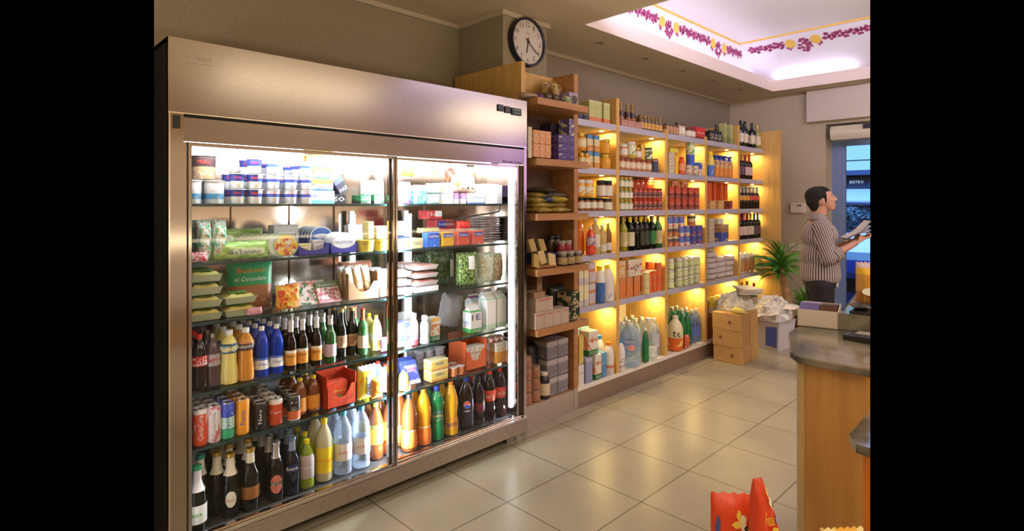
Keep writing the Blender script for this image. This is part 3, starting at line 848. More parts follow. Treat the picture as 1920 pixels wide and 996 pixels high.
for x in (FX0 + .08, FX1 - .08):
    b = MB(); b.box(x - .03, x + .03, FY + .06, FY + .12, 0, .062); fp('foot', b, M_bronze, dl=5)
# outer left frame strip, door frames and centre mullion
b = MB(); b.box(FX0 + .002, FX0 + .052, FY + .002, FY + .014, .15, 1.757); fp('frame_strip', b, M_chrome)
b = MB(); b.box(FX0, FX0 + .005, FY - .008, FY + .01, .15, 1.757); fp('frame_strip', b, mat('bright_edge', (.75, .7, .68), .2, 1))
b = MB(); b.box(FX0 + .015, FX0 + .04, FY + .0, FY + .003, 1.70, 1.75); fp('gap_cover', b, M_dark)
DZ0, DZ1 = .150, 1.652
def door(x0, x1, y, wl, wr, lab):
    b = MB(); f0 = y; f1 = y + .02
    b.box(x0, x0 + wl, f0, f1, DZ0, DZ1); b.box(x1 - wr, x1, f0, f1, DZ0, DZ1)
    b.box(x0, x1, f0 + .004, f1, DZ0, DZ0 + .010); b.box(x0, x1, f0 + .004, f1, DZ1 - .012, DZ1)
    d = fp('sliding_door', b, M_chrome, r=.001)
    b = MB(); b.box(x0 + wl, x1 - wr, y + .008, y + .012, DZ0 + .01, DZ1 - .012); o = fp('door_glass', b, M_pane, d)
    b = MB(); b.box(x0 + wl * .45, x0 + wl * .62, f0 - .002, f0, DZ0, DZ1); fp('frame_groove', b, M_dark, d)
    b = MB(); b.box(x1 - wr * .6, x1 - wr * .45, f0 - .002, f0, DZ0, DZ1); fp('frame_groove', b, M_dark, d)
    return d
door(FX0 + .048, 1.535, FY + .004, .032, .026, 'left')
door(1.500, FX1 - .003, FY + .028, .042, .052, 'right')
# glass shelves, wall posts, lamps
SHZ = [1.42, 1.186, .950, .674, .458]
for (x0, x1) in ((FX0 + .06, 1.545), (1.58, FX1 - .05)):
    for z in SHZ:
        b = MB(); b.box(x0, x1, 2.452, FB - .06, z - .006, z); s = fp('glass_shelf', b, M_shelfg)
        b = MB(); b.box(x0, x1, 2.444, 2.452, z - .009, z + .001); fp('shelf_edge', b, M_gedge, s)
for x in (1.00, 1.30, 1.562, 1.9, 2.2):
    b = MB(); b.box(x - .008, x + .008, FB - .034, FB - .02, .14, 1.64); fp('shelf_post', b, M_steel2)
def tube(x, y, z0, z1, r=.012):
    b = MB(); b.tube([(x, y, z0), (x, y, z1)], r, 10); fp('fluorescent_tube', b, M_tube)
    b = MB(); b.box(x - .014, x + .014, y - .002 + r * 1.2, y + .02 + r, z0 - .02, z1 + .02); fp('tube_holder', b, mat('holder_white', (.8, .8, .82), .4))
tube(FX0 + .075, FY + .045, .18, 1.60, .007)
tube(FX1 - .060, FY + .06, .22, 1.60, .007)
tube(1.575, FY + .085, .20, 1.60, .008)
tube(2.02, FB - .09, .25, 1.36, .02)
tube(1.64, FB - .09, .9, 1.36, .012)
b = MB(); b.tube([(FX0 + .08, 2.62, 1.632), (FX1 - .06, 2.62, 1.632)], .011, 10); fp('fluorescent_tube', b, M_tube)
b = MB(); b.tube([(FX0 + .08, 2.86, 1.640), (FX1 - .06, 2.86, 1.640)], .008, 10); fp('fluorescent_tube', b, M_tube)
# what the lamp strips throw into the cabinet
def throw(name, x, y, z, rot, sx, sy, e): area(name, (x - FX0, y - FY, z), rot, sx, sy, e, (.88, .94, 1.0), parent=FR)
throw('strip_light_left', FX0 + .072, 2.425, .9, (0, math.radians(-90), math.radians(50)), 1.45, .02, E_STRIP * .8)
throw('strip_light_middle_left', 1.545, 2.435, .9, (0, math.radians(90), math.radians(-40)), 1.45, .02, E_STRIP * .8)
throw('strip_light_middle_right', 1.60, 2.435, .9, (0, math.radians(-90), math.radians(50)), 1.45, .02, E_STRIP * .8)
throw('strip_light_right', 2.385, 2.425, .9, (0, math.radians(90), math.radians(-40)), 1.45, .02, E_STRIP)
throw('strip_light_top', 1.5, 2.44, 1.64, (math.radians(25), 0, 0), 1.7, .03, E_STRIP * .5)
# badge, controller, scribble on the lower header
me = text_mesh('Costan', .085, .022, 1.975, y=-.0014, slant=.25); o = link('badge_lettering', me, mat('badge_grey', (.28, .25, .24), .5), FR, loc=(.105, 0, 0))
b = MB(); b.box(.06, .15, -.0014, 0, 1.950, 1.953); link('badge_line', b.mesh('bl'), mat('badge_grey'), FR)
b = MB(); b.box(1.645, 1.688, -.008, 0, 1.952, 1.990); b.box(1.700, 1.745, -.008, 0, 1.948, 1.987); b.box(1.756, 1.835, -.008, 0, 1.942, 1.984)
link('control_unit', bev(b.mesh('cu'), .003), mat('control_black', (.01, .01, .01), .3), FR)
b = MB(); b.box(1.765, 1.825, -.0095, -.008, 1.968, 1.978); b.box(1.77, 1.82, -.0095, -.008, 1.950, 1.956); link('display', b.mesh('di'), mat('display_green', (.08, .16, .10), .3), FR)
me = text_mesh('Snow Line', .16, .018, 1.668, y=.0025, slant=.4); link('lettering', me, mat('marker_purple', (.12, .04, .15), .5), FR, loc=(1.77, 0, 0))

# ================================================================== SHELVING UNITS
SY, SD = 2.48, .385
DX = [3.02, 3.54, 4.235, 4.935, 5.635, 6.25]
UT = 2.015
SZ = [1.68, 1.372, 1.058, .700]
U = thing('wall_shelving_unit', 'long oak shelving unit with five bays lit by warm lamps', 'shelving unit', (3.045, SY, 0))
def up(name, b, m, parent=None, r=0, root=None):
    me = b.mesh(name)
    if r: bev(me, r)
    root = root or U
    for q in me.vertices: q.co -= Vector(root.location)
    return link(name, me, m, parent or root)
for i, x in enumerate(DX[1:5]):
    b = MB(); b.box(x - .020, x + .020, SY - .002, SY + SD, .15, 2.215 if i in (0, 3) else UT + .03)
    up('divider', b, M_wood)
b = MB(); b.box(6.235, 6.27, 2.30, 2.90, 0, 2.205); up('end_panel', b, M_wood)
b = MB(); b.box(3.066, 6.235, SY + SD, SY + SD + .012, .15, UT); up('back_panel', b, M_back)
for i in range(5):
    x0 = (DX[i] + .020) if i else 3.066; x1 = DX[i + 1] - .020
    if i == 4: x1 = 6.235
    for k, z in enumerate([UT] + SZ):
        b = MB(); th = .045 if k == 0 else .042
        b.box(x0, x1, SY + .002, SY + SD, z - th, z); s = up('shelf', b, mat('shelf_board_pale', (.60, .50, .34), .5))
        b = MB(); b.box(x0, x1, SY - .001, SY + .002, z - th, z); up('edge_profile', b, M_alu, s)
        # lamp under the shelf near the right side panel
        lx, ly, lz = x1 - .06, SY + .09, z - th - .008
        b = MB(); b.lathe([(.016, lz + .002), (.016, lz + .008)], 14, cx=lx, cy=ly); up('shelf_lamp', b, M_lamp, s)
        area('shelf_lamp_light', (lx - 3.045, ly - SY, lz - .004), (0, math.radians(0), 0), .05, .05, E_SHELF * (1.15 if k == 4 else 1), (1.0, .72, .25), parent=U)
b = MB(); b.box(3.066, 6.235, SY - .003, SY + SD, .122, .152); up('base_board', b, mat('base_white', (.80, .76, .72), .35))
b = MB(); b.box(3.066, 6.235, SY - .001, SY + .02, 0, .121); up('kick_board', b, mat('kick_metal', (.36, .27, .22), .28, .6))
# tall unit of open dark shelves
TU = thing('tall_shelving_unit', 'narrow tall wooden shelving unit with protruding shelves beside the fridge', 'shelving unit', (2.51, SY, 0))
def tp(name, b, m, parent=None): return up(name, b, m, parent, root=TU)
b = MB(); b.box(2.51, 2.545, SY, 3.14, .0, 2.315); tp('side_panel', b, M_wood)
b = MB(); b.box(3.022, 3.064, SY - .004, 2.86, .15, 2.318); tp('side_panel', b, M_woodh)
b = MB(); b.box(3.022, 3.064, SY - .004, 2.52, .0, .15); tp('leg', b, mat('leg_metal', (.5, .45, .38), .35, .5))
b = MB(); b.box(2.545, 3.022, 2.672, 2.70, .14, 2.31); tp('back_panel', b, M_wooddk)
b = MB(); b.box(2.545, 3.022, 2.665, 2.672, 2.05, 2.312); tp('back_cladding', b, M_wood)
TZ = [2.07, 1.700, 1.362, 1.022, .655]
for z in TZ:
    b = MB(); b.box(2.505, 3.0, 2.335, 2.672, z - .042, z); b.box(3.0, 3.022, SY + .01, 2.672, z - .042, z); tp('shelf', b, M_woodh)
b = MB(); b.box(2.545, 3.022, SY + .01, 2.672, .10, .145); tp('base_board', b, M_woodh)
b = MB(); b.box(2.47, 3.022, SY + .0, SY + .012, 0, .142); tp('kick_board', b, mat('kick_pale_metal', (.50, .42, .38), .3, .5))

# ================================================================== WALL CLOCK
t = thing('wall_clock', 'round wall clock with black rim on the column', 'clock', (2.782, 2.71, 2.527))
R_ = .168
def cl(name, b, m, smooth=True, parent=None, flat=True):
    me = b.mesh(name, smooth)
    if flat:
        for q in me.vertices: q.co = Vector((q.co.x, -q.co.z, q.co.y))
    return link(name, me, m, parent or t)
b = MB(); b.lathe([(R_, 0), (R_, .03), (R_ * .97, .042), (R_ * .90, .040), (R_ * .88, .026)], 48, cap=False); cl('rim', b, mat('clock_rim', (.015, .015, .03), .3))
b = MB(); b.lathe([(0, .024), (R_ * .90, .024)], 48, cap=False); cl('dial', b, mat('clock_dial', (.72, .66, .66), .5))
M_ink = mat('clock_ink', (.03, .025, .03), .5)
for k in range(1, 13):
    a = 2 * PI * k / 12; s_ = str(k)
    me = text_mesh(s_, .018 * (1.9 if len(s_) == 2 else (.5 if s_ == '1' else 1)), .034, 0, y=-.0255)
    link('numeral', me, M_ink, t, loc=(math.sin(a) * R_ * .72, 0, math.cos(a) * R_ * .72))
link('lettering', text_mesh('Linea', .034, .010, .062, y=-.0255, slant=.3), M_ink, t)
def hand(ang, L1, wd, y):
    b = MB(); a = math.radians(ang); d = Vector((math.sin(a), 0, math.cos(a))); n = Vector((math.cos(a), 0, -math.sin(a)))
    P = [-d * .03 - n * wd, d * L1 * .8 - n * wd, d * L1, d * L1 * .8 + n * wd, -d * .03 + n * wd]
    v = [tuple(p + Vector((0, -y, 0))) for p in P] + [tuple(p + Vector((0, -y - .002, 0))) for p in P]
    b.add(v, [(0, 1, 2, 3, 4), (9, 8, 7, 6, 5)] + [(i, (i + 1) % 5, 5 + (i + 1) % 5, 5 + i) for i in range(5)])
    link('hand', b.mesh('hand'), M_ink, t)
hand(190, .085, .0035, .028); hand(126, .115, .0025, .031); hand(130, .12, .001, .034)
b = MB(); b.lathe([(.008, .027), (.008, .038), (0, .038)], 14, cap=False); cl('hub', b, M_ink)
b = MB(); b.lathe([(0, .0405), (R_ * .92, .0405)], 40, cap=False); cl('cover_glass', b, pane_mat('clock_glass', refl=.02))
# ================================================================== STOCK IN THE FRIDGE
YF = 2.50
def X(u, y=YF): return min(xa(u, y), 2.355)
def XS(us, y=YF): return [X(u, y) for u in us]
m_blk = mat('ink_black', BLACK, .5); m_wh = mat('ink_white', (.85, .85, .85), .5); m_red = mat('ink_red', RED, .5); m_blu = mat('ink_blue', (.03, .08, .45), .5)
m_gold = mat('ink_gold', GLD, .4); m_yel = mat('ink_yellow', YEL, .5); m_grn = mat('ink_green', GRN, .5); m_nav = mat('ink_navy', NAVY, .5); m_org = mat('ink_orange', ORG, .5)
g_dark = mat('dark_brown_glass', (.014, .006, .003), .06, coat=.15, spec=.35)
g_blk = mat('dark_olive_glass', (.004, .005, .003), .06, coat=.15, spec=.35)
g_green = mat('green_glass', (.02, .11, .03), .08, coat=.5)
g_lime = mat('lime_glass', (.30, .42, .03), .10, trans=.3)
g_clear = plastic('clear_plastic')
g_water = plastic('bluish_clear_plastic', (.86, .92, .98), (.70, .80, .95), .32)
g_blue = mat('cobalt_plastic', (.01, .06, .62), .08, trans=.35, ior=1.3)
g_cola = mat('cola', (.012, .004, .003), .05, coat=.2, spec=.35)
g_oran = mat('orange_drink', (.90, .38, .02), .10, coat=.3)
g_lemon = mat('lemon_drink', (.80, .68, .22), .12, coat=.3)
g_tea = mat('peach_tea', (.62, .25, .03), .12, coat=.3)
g_amber = mat('amber_drink', (.20, .055, .015), .08, coat=.4)
g_sprite = mat('green_plastic', (.01, .25, .07), .08, coat=.4, trans=.3)
c_white = mat('cap_white', (.85, .85, .85), .4); c_blue = mat('cap_blue', (.05, .35, .8), .4); c_yel = mat('cap_yellow', (.9, .7, .03), .4); c_org = mat('cap_orange', (.9, .22, .02), .4)
c_red = mat('cap_red', (.7, .03, .02), .4); c_blk = mat('cap_black', (.02, .02, .02), .4); c_gold = mat('cap_gold', (.55, .35, .08), .3, .7); c_sil = mat('cap_silver', (.6, .6, .6), .25, .9); c_navy = mat('cap_navy', (.02, .04, .35), .4); c_grn = mat('cap_green', (.03, .28, .12), .4); c_teal = mat('cap_teal', (.04, .35, .33), .4)
p_white = mat('pack_white', (.82, .82, .83), .4)

# ---- top shelf, left door
z = SHZ[0] + .002
A = art('yogurt_blue', [(0, (.80, .82, .88)), (.50, (.05, .12, .60)), (.72, (.80, .80, .88))], blob=YEL, bs=5, thr=.36, zr=(.1, .6), seed=1)
B_ = art('yogurt_navy', [(0, (.8, .82, .85)), (.5, (.03, .04, .22))], blob=(.85, .75, .2), bs=5, thr=.40, zr=(0, .5), seed=2)
foil = mat('foil_white', (.80, .81, .84), .3, .3)
D_ = art('pudding_brown', [(0, (.50, .30, .16)), (.55, (.06, .03, .03))], blob=(.8, .6, .4), bs=4, thr=.45, zr=(0, .5), seed=3)
cupa = cup(.064, .0255, A, foil, 'Muller', m_red, .009)
grid(cupa, 'blue and white yogurt cup, fridge top shelf', 'yogurt cup', 'blue yogurt cups on the top shelf', XS([480, 513, 546, 575]), [2.51, 2.60, 2.69], z, nl=[2, 3, 2, 3], dz=.065)
grid(cup(.064, .0255, B_, foil, 'Muller', m_red, .009), 'navy yogurt cup with pale base, fridge top shelf', 'yogurt cup', 'navy yogurt cups on the top shelf', [.840, .910], [2.51, 2.60], z, nl=[2, 3], dz=.065)
W_ = art('white_pot_print', [(0, (.75, .85, .9)), (.2, (.1, .4, .75)), (.45, (.85, .85, .87))], blob=(.75, .6, .35), bs=4, thr=.4, zr=(.2, .9), seed=5)
grid(cup(.098, .036, W_, foil, up=1.05), 'large white and sky blue yogurt tub, fridge top shelf', 'yogurt tub', 'large white yogurt tubs', [.668, .754], [2.52, 2.63], z)
one(cup(.098, .036, art('salmon_pot', [(0, (.1, .3, .7)), (.5, (.75, .45, .35)), (.75, (.55, .15, .5))]), foil, up=1.05), 'salmon and violet yogurt tub, far left of fridge top shelf', 'yogurt tub', .645, 2.77, z)
one(cup(.10, .042, D_, mat('lid_black', BLACK, .3), 'Muller', m_red, .014, up=1.12), 'brown chocolate dessert pot standing on top of the white yogurt tubs', 'dessert pot', X(386, 2.53), 2.56, z + .1)
one(cup(.064, .033, W_, foil), 'small pale yogurt pot beside the dessert pot, fridge top shelf', 'yogurt cup', .70, 2.74, z)
E_ = art('cheese_pack_yellow', [(0, (.1, .3, .7)), (.12, (.85, .85, .85)), (.55, (.9, .65, .1))], blob=(.7, .1, .05), bs=3.5, thr=.42, zr=(.35, 1), seed=4)
grid(carton(.105, .06, .055, E_, 'GALA', m_blu, .016, .25), 'yellow and white snack cheese pack, fridge top shelf', 'cheese pack', 'yellow and white cheese packs', [X(605, 2.52)], [2.52, 2.60], z + .062, nl=3, dz=.056)
grid(carton(.115, .07, .060, art('pale_blue_pack', [(0, (.2, .6, .8)), (.3, (.80, .86, .9))], blob=(.3, .7, .85), bs=5, thr=.4), 'Ricotta', m_blu, .012), 'pale blue ricotta pack, lowest of its pile, fridge top shelf', 'cheese pack', 'pale blue ricotta packs', [X(605, 2.52)], [2.515, 2.595], z)
SO = art('dairy_box_blue', [(0, (.03, .03, .05)), (.4, (.10, .12, .5)), (.62, (.75, .85, .9))], blob=(.1, .5, .7), bs=3, thr=.4, zr=(.5, 1), seed=6)
one(carton(.055, .11, .13, SO, 'SOLE', m_wh, .016, .15), 'blue and white dairy carton leaning left on fridge top shelf', 'dairy carton', X(652), 2.53, z + .055, rot=(0, -.55, .1))
one(carton(.055, .11, .13, SO, 'ISO', m_wh, .016, .15), 'blue and white dairy carton leaning behind another, fridge top shelf', 'dairy carton', X(640), 2.68, z + .055, rot=(0, -.55, .1))
one(carton(.08, .09, .045, art('black_box', [(0, (.02, .02, .03))]), 'ISO', m_wh, .022, .5), 'black carton under the leaning dairy cartons', 'carton', X(638), 2.52, z)
grid(carton(.058, .09, .043, art('green_black_box', [(0, (.02, .05, .03)), (.35, (.02, .22, .07))], blob=(.02, .02, .02), bs=3), 'ACHIEL', m_wh, .012, .6), 'dark green carton on fridge top shelf', 'carton', 'dark green cartons on the top shelf', XS([688, 713]), [2.51], z)
one(bag(.13, .075, .05, mat('wrap_white', (.85, .84, .84), .3), 'Latte', m_gold, .012, wr=.003, name='cheese_pack'), 'large white wrapped cheese on the dark green cartons', 'wrapped cheese', X(699, 2.54), 2.545, z + .044)

# ---- top shelf, right door
one(bag(.075, .115, .05, art('pink_pack', [(0, (.75, .10, .35)), (.45, (.85, .8, .85)), (.8, (.8, .2, .5))], blob=(.85, .8, .8), bs=4), wr=.002, name='dairy_pouch', seed=2), 'pink and white pouch at left end of right door top shelf', 'pouch', X(760, 2.52), 2.53, z)
grid(bag(.078, .10, .04, art('cyan_pack', [(0, (.1, .55, .65)), (.7, (.75, .85, .85))], blob=(.8, .85, .8), bs=4), 'Santa', m_grn, .014, wr=.002, name='cheese_pouch'), 'pale cyan cheese pouch, right door top shelf', 'pouch', 'pale cyan cheese pouches', [X(787, 2.52)], [2.52, 2.60], z)
grid(bag(.085, .055, .035, art('ice_blue_pack', [(0, (.5, .75, .8))], blob=(.85, .88, .88), bs=4), wr=.003, name='mozzarella_pouch'), 'ice blue mozzarella pouch, right door top shelf', 'pouch', 'ice blue mozzarella pouches', [X(813, 2.52)], [2.53], z, nl=2, dz=.056)
grid(carton(.048, .06, .058, art('egg_pack', [(0, (.8, .8, .82))], blob=(.85, .6, .05), bs=2.5, thr=.42, seed=3)), 'white pack with egg yellow picture, right door top shelf', 'dairy pack', 'white egg picture packs', [X(838, 2.5) + .03], [2.51, 2.58], z, nl=2, dz=.060)
grid(carton(.034, .05, .06, art('violet_pack', [(0, (.8, .75, .8)), (.5, (.35, .12, .5))], blob=(.85, .6, .4), bs=3), ), 'small violet and white pack, right door top shelf', 'dairy pack', 'small violet packs', XS([858, 872], 2.51), [2.52], z)
one(bag(.17, .098, .07, art('biscuit_bag', [(0, (.80, .68, .45))], blob=(.85, .78, .65), bs=3, blob2=(.45, .2, .08)), 'Mix & Melt', m_blk, .012, .6, wr=.004, name='biscuit_bag', text2=('di', .014, .3, m_blk)), 'cream biscuit bag lying on the small violet packs', 'biscuit bag', X(872, 2.53), 2.55, z + .062)
one(bag(.06, .098, .05, art('brown_bag', [(0, (.25, .08, .04))], blob=(.6, .35, .2), bs=4), wr=.003), 'brown snack bag behind the cream biscuit bag', 'snack bag', X(852, 2.58), 2.625, z + .118)
grid(carton(.118, .10, .062, art('parmalat_box', [(0, (.1, .2, .5)), (.14, (.85, .85, .86))]), 'parmalat', m_blu, .022, .62), 'white milk carton lying flat, right door top shelf', 'milk carton', 'white milk cartons lying flat', [X(896)], [2.50], z)
grid(carton(.105, .10, .118, mat('carton_blank_white', (.88, .88, .88), .5), 'latte', mat('pale_ink', (.5, .55, .6), .5), .010, .5, name='milk_carton'), 'plain white upright carton, right end of top shelf', 'milk carton', 'plain white cartons', [2.275], [2.50], z)
one(carton(.06, .10, .115, p_white), 'narrow white carton at the right end of the fridge top shelf', 'milk carton', X(957), 2.52, z)
# bag hanging at the top left of the right door
one(bag(.10, .055, .02, art('lime_pack', [(0, (.40, .42, .08))], blob=(.25, .28, .05), bs=4), wr=.002, lie=False), 'olive green packet hanging under the fridge ceiling', 'packet', X(765, 2.65), 2.66, 1.575)

# ---- second shelf, left door
z = SHZ[1] + .002
PG = art('green_white_bag', [(0, (.75, .82, .78))], blob=(.06, .50, .32), bs=4.5, thr=.44, blob2=(.55, .35, .1), seed=2)
grid(bag(.075, .165, .09, PG, wr=.004, name='mozzarella_bag', seed=4), 'green and white mozzarella bag, second fridge shelf', 'cheese bag', 'green and white mozzarella bags', XS([383, 412], 2.52), [2.54, 2.66], z)
one(bag(.08, .04, .05, art('red_white_wrap', [(0, (.8, .75, .75))], blob=(.7, .05, .1), bs=5, thr=.5), wr=.003), 'red and white wrapped piece, left end of second fridge shelf', 'wrapped cheese', X(368, 2.48) + .004, 2.485, z)
GB = art('galbanino_green', [(0, (.30, .48, .10))], blob=(.55, .68, .25), bs=4, thr=.46, seed=7)
one(bag(.24, .075, .085, GB, 'Galbanino', m_nav, .022, .45, .13, wr=.002, name='cheese_loaf_bag', panel=(.3, .85, .28, .62, mat('label_pale_green', (.75, .82, .6), .5))), 'light green cheese loaf bag in front, second fridge shelf', 'cheese loaf', X(457), 2.53, z)
one(bag(.22, .08, .08, GB, 'Galbanino', m_nav, .022, .6, .12, wr=.002, name='cheese_loaf_bag', panel=(.25, .8, .42, .78, mat('label_pale_green', (.75, .82, .6), .5))), 'light green cheese loaf bag behind, second fridge shelf', 'cheese loaf', .80, 2.68, z + .035)
one(bag(.24, .07, .07, GB, wr=.002, name='cheese_loaf_bag'), 'light green cheese loaf bag at the very back, second fridge shelf', 'cheese loaf', X(445, 2.74), 2.76, z + .05)
HM = art('ham_lid', [(0, (.75, .78, .75)), (.25, (.82, .82, .8))], blob=(.65, .12, .10), bs=2.4, thr=.50, blob2=(.85, .6, .1), seed=2)
tubg = mat('tub_green_clear', (.45, .62, .45), .3, trans=.2)
for k in range(7):
    one(disc(.052, .018, tubg if k else tubg, HM if k == 0 else mat('tub_lid_pale', (.75, .75, .68), .4), 'Misura' if k == 0 else None, m_red, .016),
        ('round ham salad tub at the front of the row' if k == 0 else ORD[k] + ' round tub in the row behind the ham salad tub') + ', second fridge shelf', 'food tub', X(536, 2.47) - k * .020, 2.47 + k * .021, z, rot=(0, 0, -.35), group='round tubs standing in a row')
SL = mat('tray_blue_card', (.04, .04, .28), .5)
def tray_card(w, d, h, m, name='display_tray', curve=True, front=None):
    def make():
        t = thing(name); b = MB()
        b.box(-w / 2, w / 2, 0, d, 0, .003); b.box(-w / 2, -w / 2 + .003, 0, d, 0, h); b.box(w / 2 - .003, w / 2, 0, d, 0, h); b.box(-w / 2, w / 2, d - .003, d, 0, h)
        n = 10; top = [(-w / 2 + w * i / n, h * (.45 + .55 * abs(2 * i / n - 1) ** 2.2) if curve else h) for i in range(n + 1)]
        for i in range(n):
            (xa_, za), (xb_, zb) = top[i], top[i + 1]
            b.add([(xa_, 0, 0), (xb_, 0, 0), (xb_, 0, zb), (xa_, 0, za), (xa_, .003, 0), (xb_, .003, 0), (xb_, .003, zb), (xa_, .003, za)], [(0, 1, 2, 3), (7, 6, 5, 4), (3, 2, 6, 7)])
        link('card', b.mesh('card'), m, t)
        if front: link('lettering', text_mesh(front[0], w * .6, front[1], h * .25, y=-.002), front[2], t)
        return t
    return make
SV = art('philly_silver', [(0, (.35, .36, .38)), (.1, (.55, .57, .60))], blob=(.45, .48, .52), bs=2, thr=.4)
one(carton(.115, .07, .105, SV, 'PHILADELPHIA', m_nav, .016, .55, panel=(.18, .82, .40, .70, mat('badge_silver', (.75, .77, .8), .3))), 'silver grey cheese box with oval badge, second fridge shelf', 'cheese box', X(537, 2.6), 2.60, z + .03)
one(carton(.09, .12, .035, mat('pack_pale_grey', (.70, .70, .72), .4)), 'pale grey flat pack below the silver cheese box', 'cheese pack', X(545, 2.6), 2.595, z)
PH = mat('philly_blue_lid', (.06, .16, .48), .35); PHW = mat('philly_white_lid', (.80, .80, .84), .35); PHB = mat('philly_badge', (.72, .76, .82), .4)
one(tray_card(.13, .19, .045, SL), 'blue card display tray below the stack of blue cream cheese', 'display tray', X(600, 2.58), 2.58, z + .028)
one(carton(.12, .18, .028, p_white), 'white flat pack carrying the blue card display tray', 'cheese pack', X(600, 2.58), 2.585, z)
for k in range(6):
    one(disc(.046, .024, mat('tub_white', (.8, .82, .85), .3), PH, 'PHILADELPHIA' if k == 0 else None, m_blu, .013, oval=1.25, face2=PHB if k == 0 else None),
        ('blue oval cream cheese tub at the front of the tray' if k == 0 else ORD[k] + ' blue oval cream cheese tub behind the front one'), 'cheese tub', X(603, 2.59) - k * .002, 2.592 + k * .028, z + .032, group='blue cream cheese tubs')
one(tray_card(.14, .16, .05, SL), 'blue card tray of white cream cheese, second fridge shelf', 'display tray', X(645, 2.48), 2.478, z)
for k in range(4):
    one(disc(.046, .026, mat('tub_white', (.8, .82, .85), .3), PHW, 'PHILADELPHIA' if k == 0 else None, m_nav, .014, oval=1.3, face2=None),
        ('white oval cream cheese tub in front of the blue tray' if k == 0 else ORD[k] + ' white oval cream cheese tub behind the front one'), 'cheese tub', X(645, 2.485), 2.486 + k * .03, z + .006, group='white cream cheese tubs')
one(tray_card(.15, .12, .05, SL), 'half empty blue card tray with sliced cheese, second fridge shelf', 'display tray', X(588, 2.47), 2.465, z)
one(carton(.05, .05, .06, art('mauve_pack', [(0, (.45, .38, .42))], blob=(.7, .7, .65), bs=3)), 'small mauve cheese pack in the half empty blue tray', 'cheese pack', X(601, 2.48), 2.50, z + .006)
one(carton(.06, .05, .045, art('gold_green_pack', [(0, (.55, .42, .15))], blob=(.75, .75, .6), bs=3)), 'small gold cheese pack in the half empty blue tray', 'cheese pack', X(575, 2.48), 2.50, z + .006)
ST = art('stracchino', [(0, (.80, .80, .80))], blob=(.8, .65, .2), bs=2.5, thr=.36, seed=9)
one(carton(.085, .04, .085, ST, 'STRACCHINO', m_red, .014, .68), 'white cheese pack with red lettering leaning back, second fridge shelf', 'cheese pack', X(668, 2.60), 2.60, z + .045, rot=(-.15, .05, .1))
one(carton(.12, .10, .043, p_white), 'white flat cheese pack under the leaning red lettered one', 'cheese pack', X(668, 2.60), 2.585, z)
YT = art('butter_yellow', [(0, (.85, .65, .08))], blob=(.85, .75, .3), bs=3, thr=.38)
grid(cup(.058, .042, YT, mat('lid_yellow', (.9, .75, .15), .4), 'burro', m_nav, .012, up=1.1, name='butter_tub'), 'yellow butter tub, second fridge shelf', 'butter tub', 'yellow butter tubs', XS([685, 716], 2.50), [2.50], z)
one(carton(.09, .07, .06, art('cheese_slices_yellow', [(0, (.75, .6, .3))], blob=(.85, .8, .6), bs=3)), 'amber cheese pack on the butter tubs, second fridge shelf', 'cheese pack', X(712, 2.5) + .01, 2.47, z + .062)
one(carton(.03, .05, .085, art('slim_yellow', [(0, (.85, .65, .1))], blob=(.8, .8, .8), bs=4)), 'slim yellow and white carton on the left butter tub', 'cheese pack', X(690, 2.5), 2.47, z + .062)

# ---- second shelf, right door
one(carton(.055, .09, .078, art('smoky_pack', [(0, (.40, .32, .30)), (.6, (.8, .75, .7))]), ), 'smoky grey pack above a blue one, left of right door second shelf', 'cheese pack', X(755, 2.6), 2.60, z + .062)
one(carton(.085, .12, .058, mat('pack_royal_blue', (.04, .08, .42), .4)), 'royal blue pack, left end of right door second shelf', 'cheese pack', X(757, 2.56), 2.56, z)
SOT = lambda c, nm: art(nm, [(0, c), (.72, (.9, .9, .9))] if 0 else [(0, c)], blob=(.85, .8, .75), bs=2.2, thr=.34, zr=(.05, .5), seed=len(nm))
lab_ov = mat('label_navy_oval', (.03, .04, .30), .4)
for u_, c, nm, ds in ((813, (.05, .15, .60), 'sott_blue', 'bright blue'), (840, (.75, .38, .04), 'sott_amber', 'amber'), (869, (.65, .10, .06), 'sott_red', 'red'), (897, (.68, .12, .09), 'sott_red2', 'rightmost red')):
    one(carton(.082, .05, .078, SOT(c, nm), 'Sottilette', m_wh, .017, .76, panel=(.08, .92, .62, .90, lab_ov), slant=.15), ds + ' processed cheese slice pack, right door second shelf', 'cheese pack', X(u_, 2.49), 2.49, z)
one(carton(.075, .12, .052, art('burger_box', [(0, (.50, .38, .20))], blob=(.3, .2, .1), bs=3, thr=.38), 'FREE&EASY', m_blk, .016, .5), 'kraft brown pack with yellow star, right door second shelf', 'cheese pack', X(781, 2.48), 2.475, z)
one(carton(.05, .06, .05, art('grey_yell_pack', [(0, (.6, .6, .58))], blob=(.8, .7, .05), bs=3, thr=.4)), 'small grey and yellow pack beside the mullion, second fridge shelf', 'cheese pack', X(754, 2.48) + .004, 2.475, z)
one(bag(.15, .03, .06, mat('olive_wrap', (.30, .24, .10), .4), wr=.002), 'olive brown slab behind the coloured slice packs', 'cheese pack', X(805, 2.56), 2.57, z + .072)
RB = art('red_case', [(0, (.45, .02, .03))], blob=(.6, .05, .05), bs=2)
one(carton(.10, .10, .05, RB, 'Sott', m_wh, .02, .6, panel=(.5, .98, .3, .95, p_white)), 'dark red case of cheese slices, upper, right door second shelf', 'cheese case', X(818, 2.65), 2.66, z + .145)
one(carton(.14, .10, .10, RB, 'Sottilette', m_wh, .018, .75, panel=(.05, .5, .55, .95, lab_ov)), 'dark red case of cheese slices, lower, right door second shelf', 'cheese case', X(838, 2.65), 2.66, z + .04)
one(carton(.16, .12, .038, p_white), 'white flat case below the dark red cheese cases', 'cheese case', X(838, 2.65), 2.64, z)
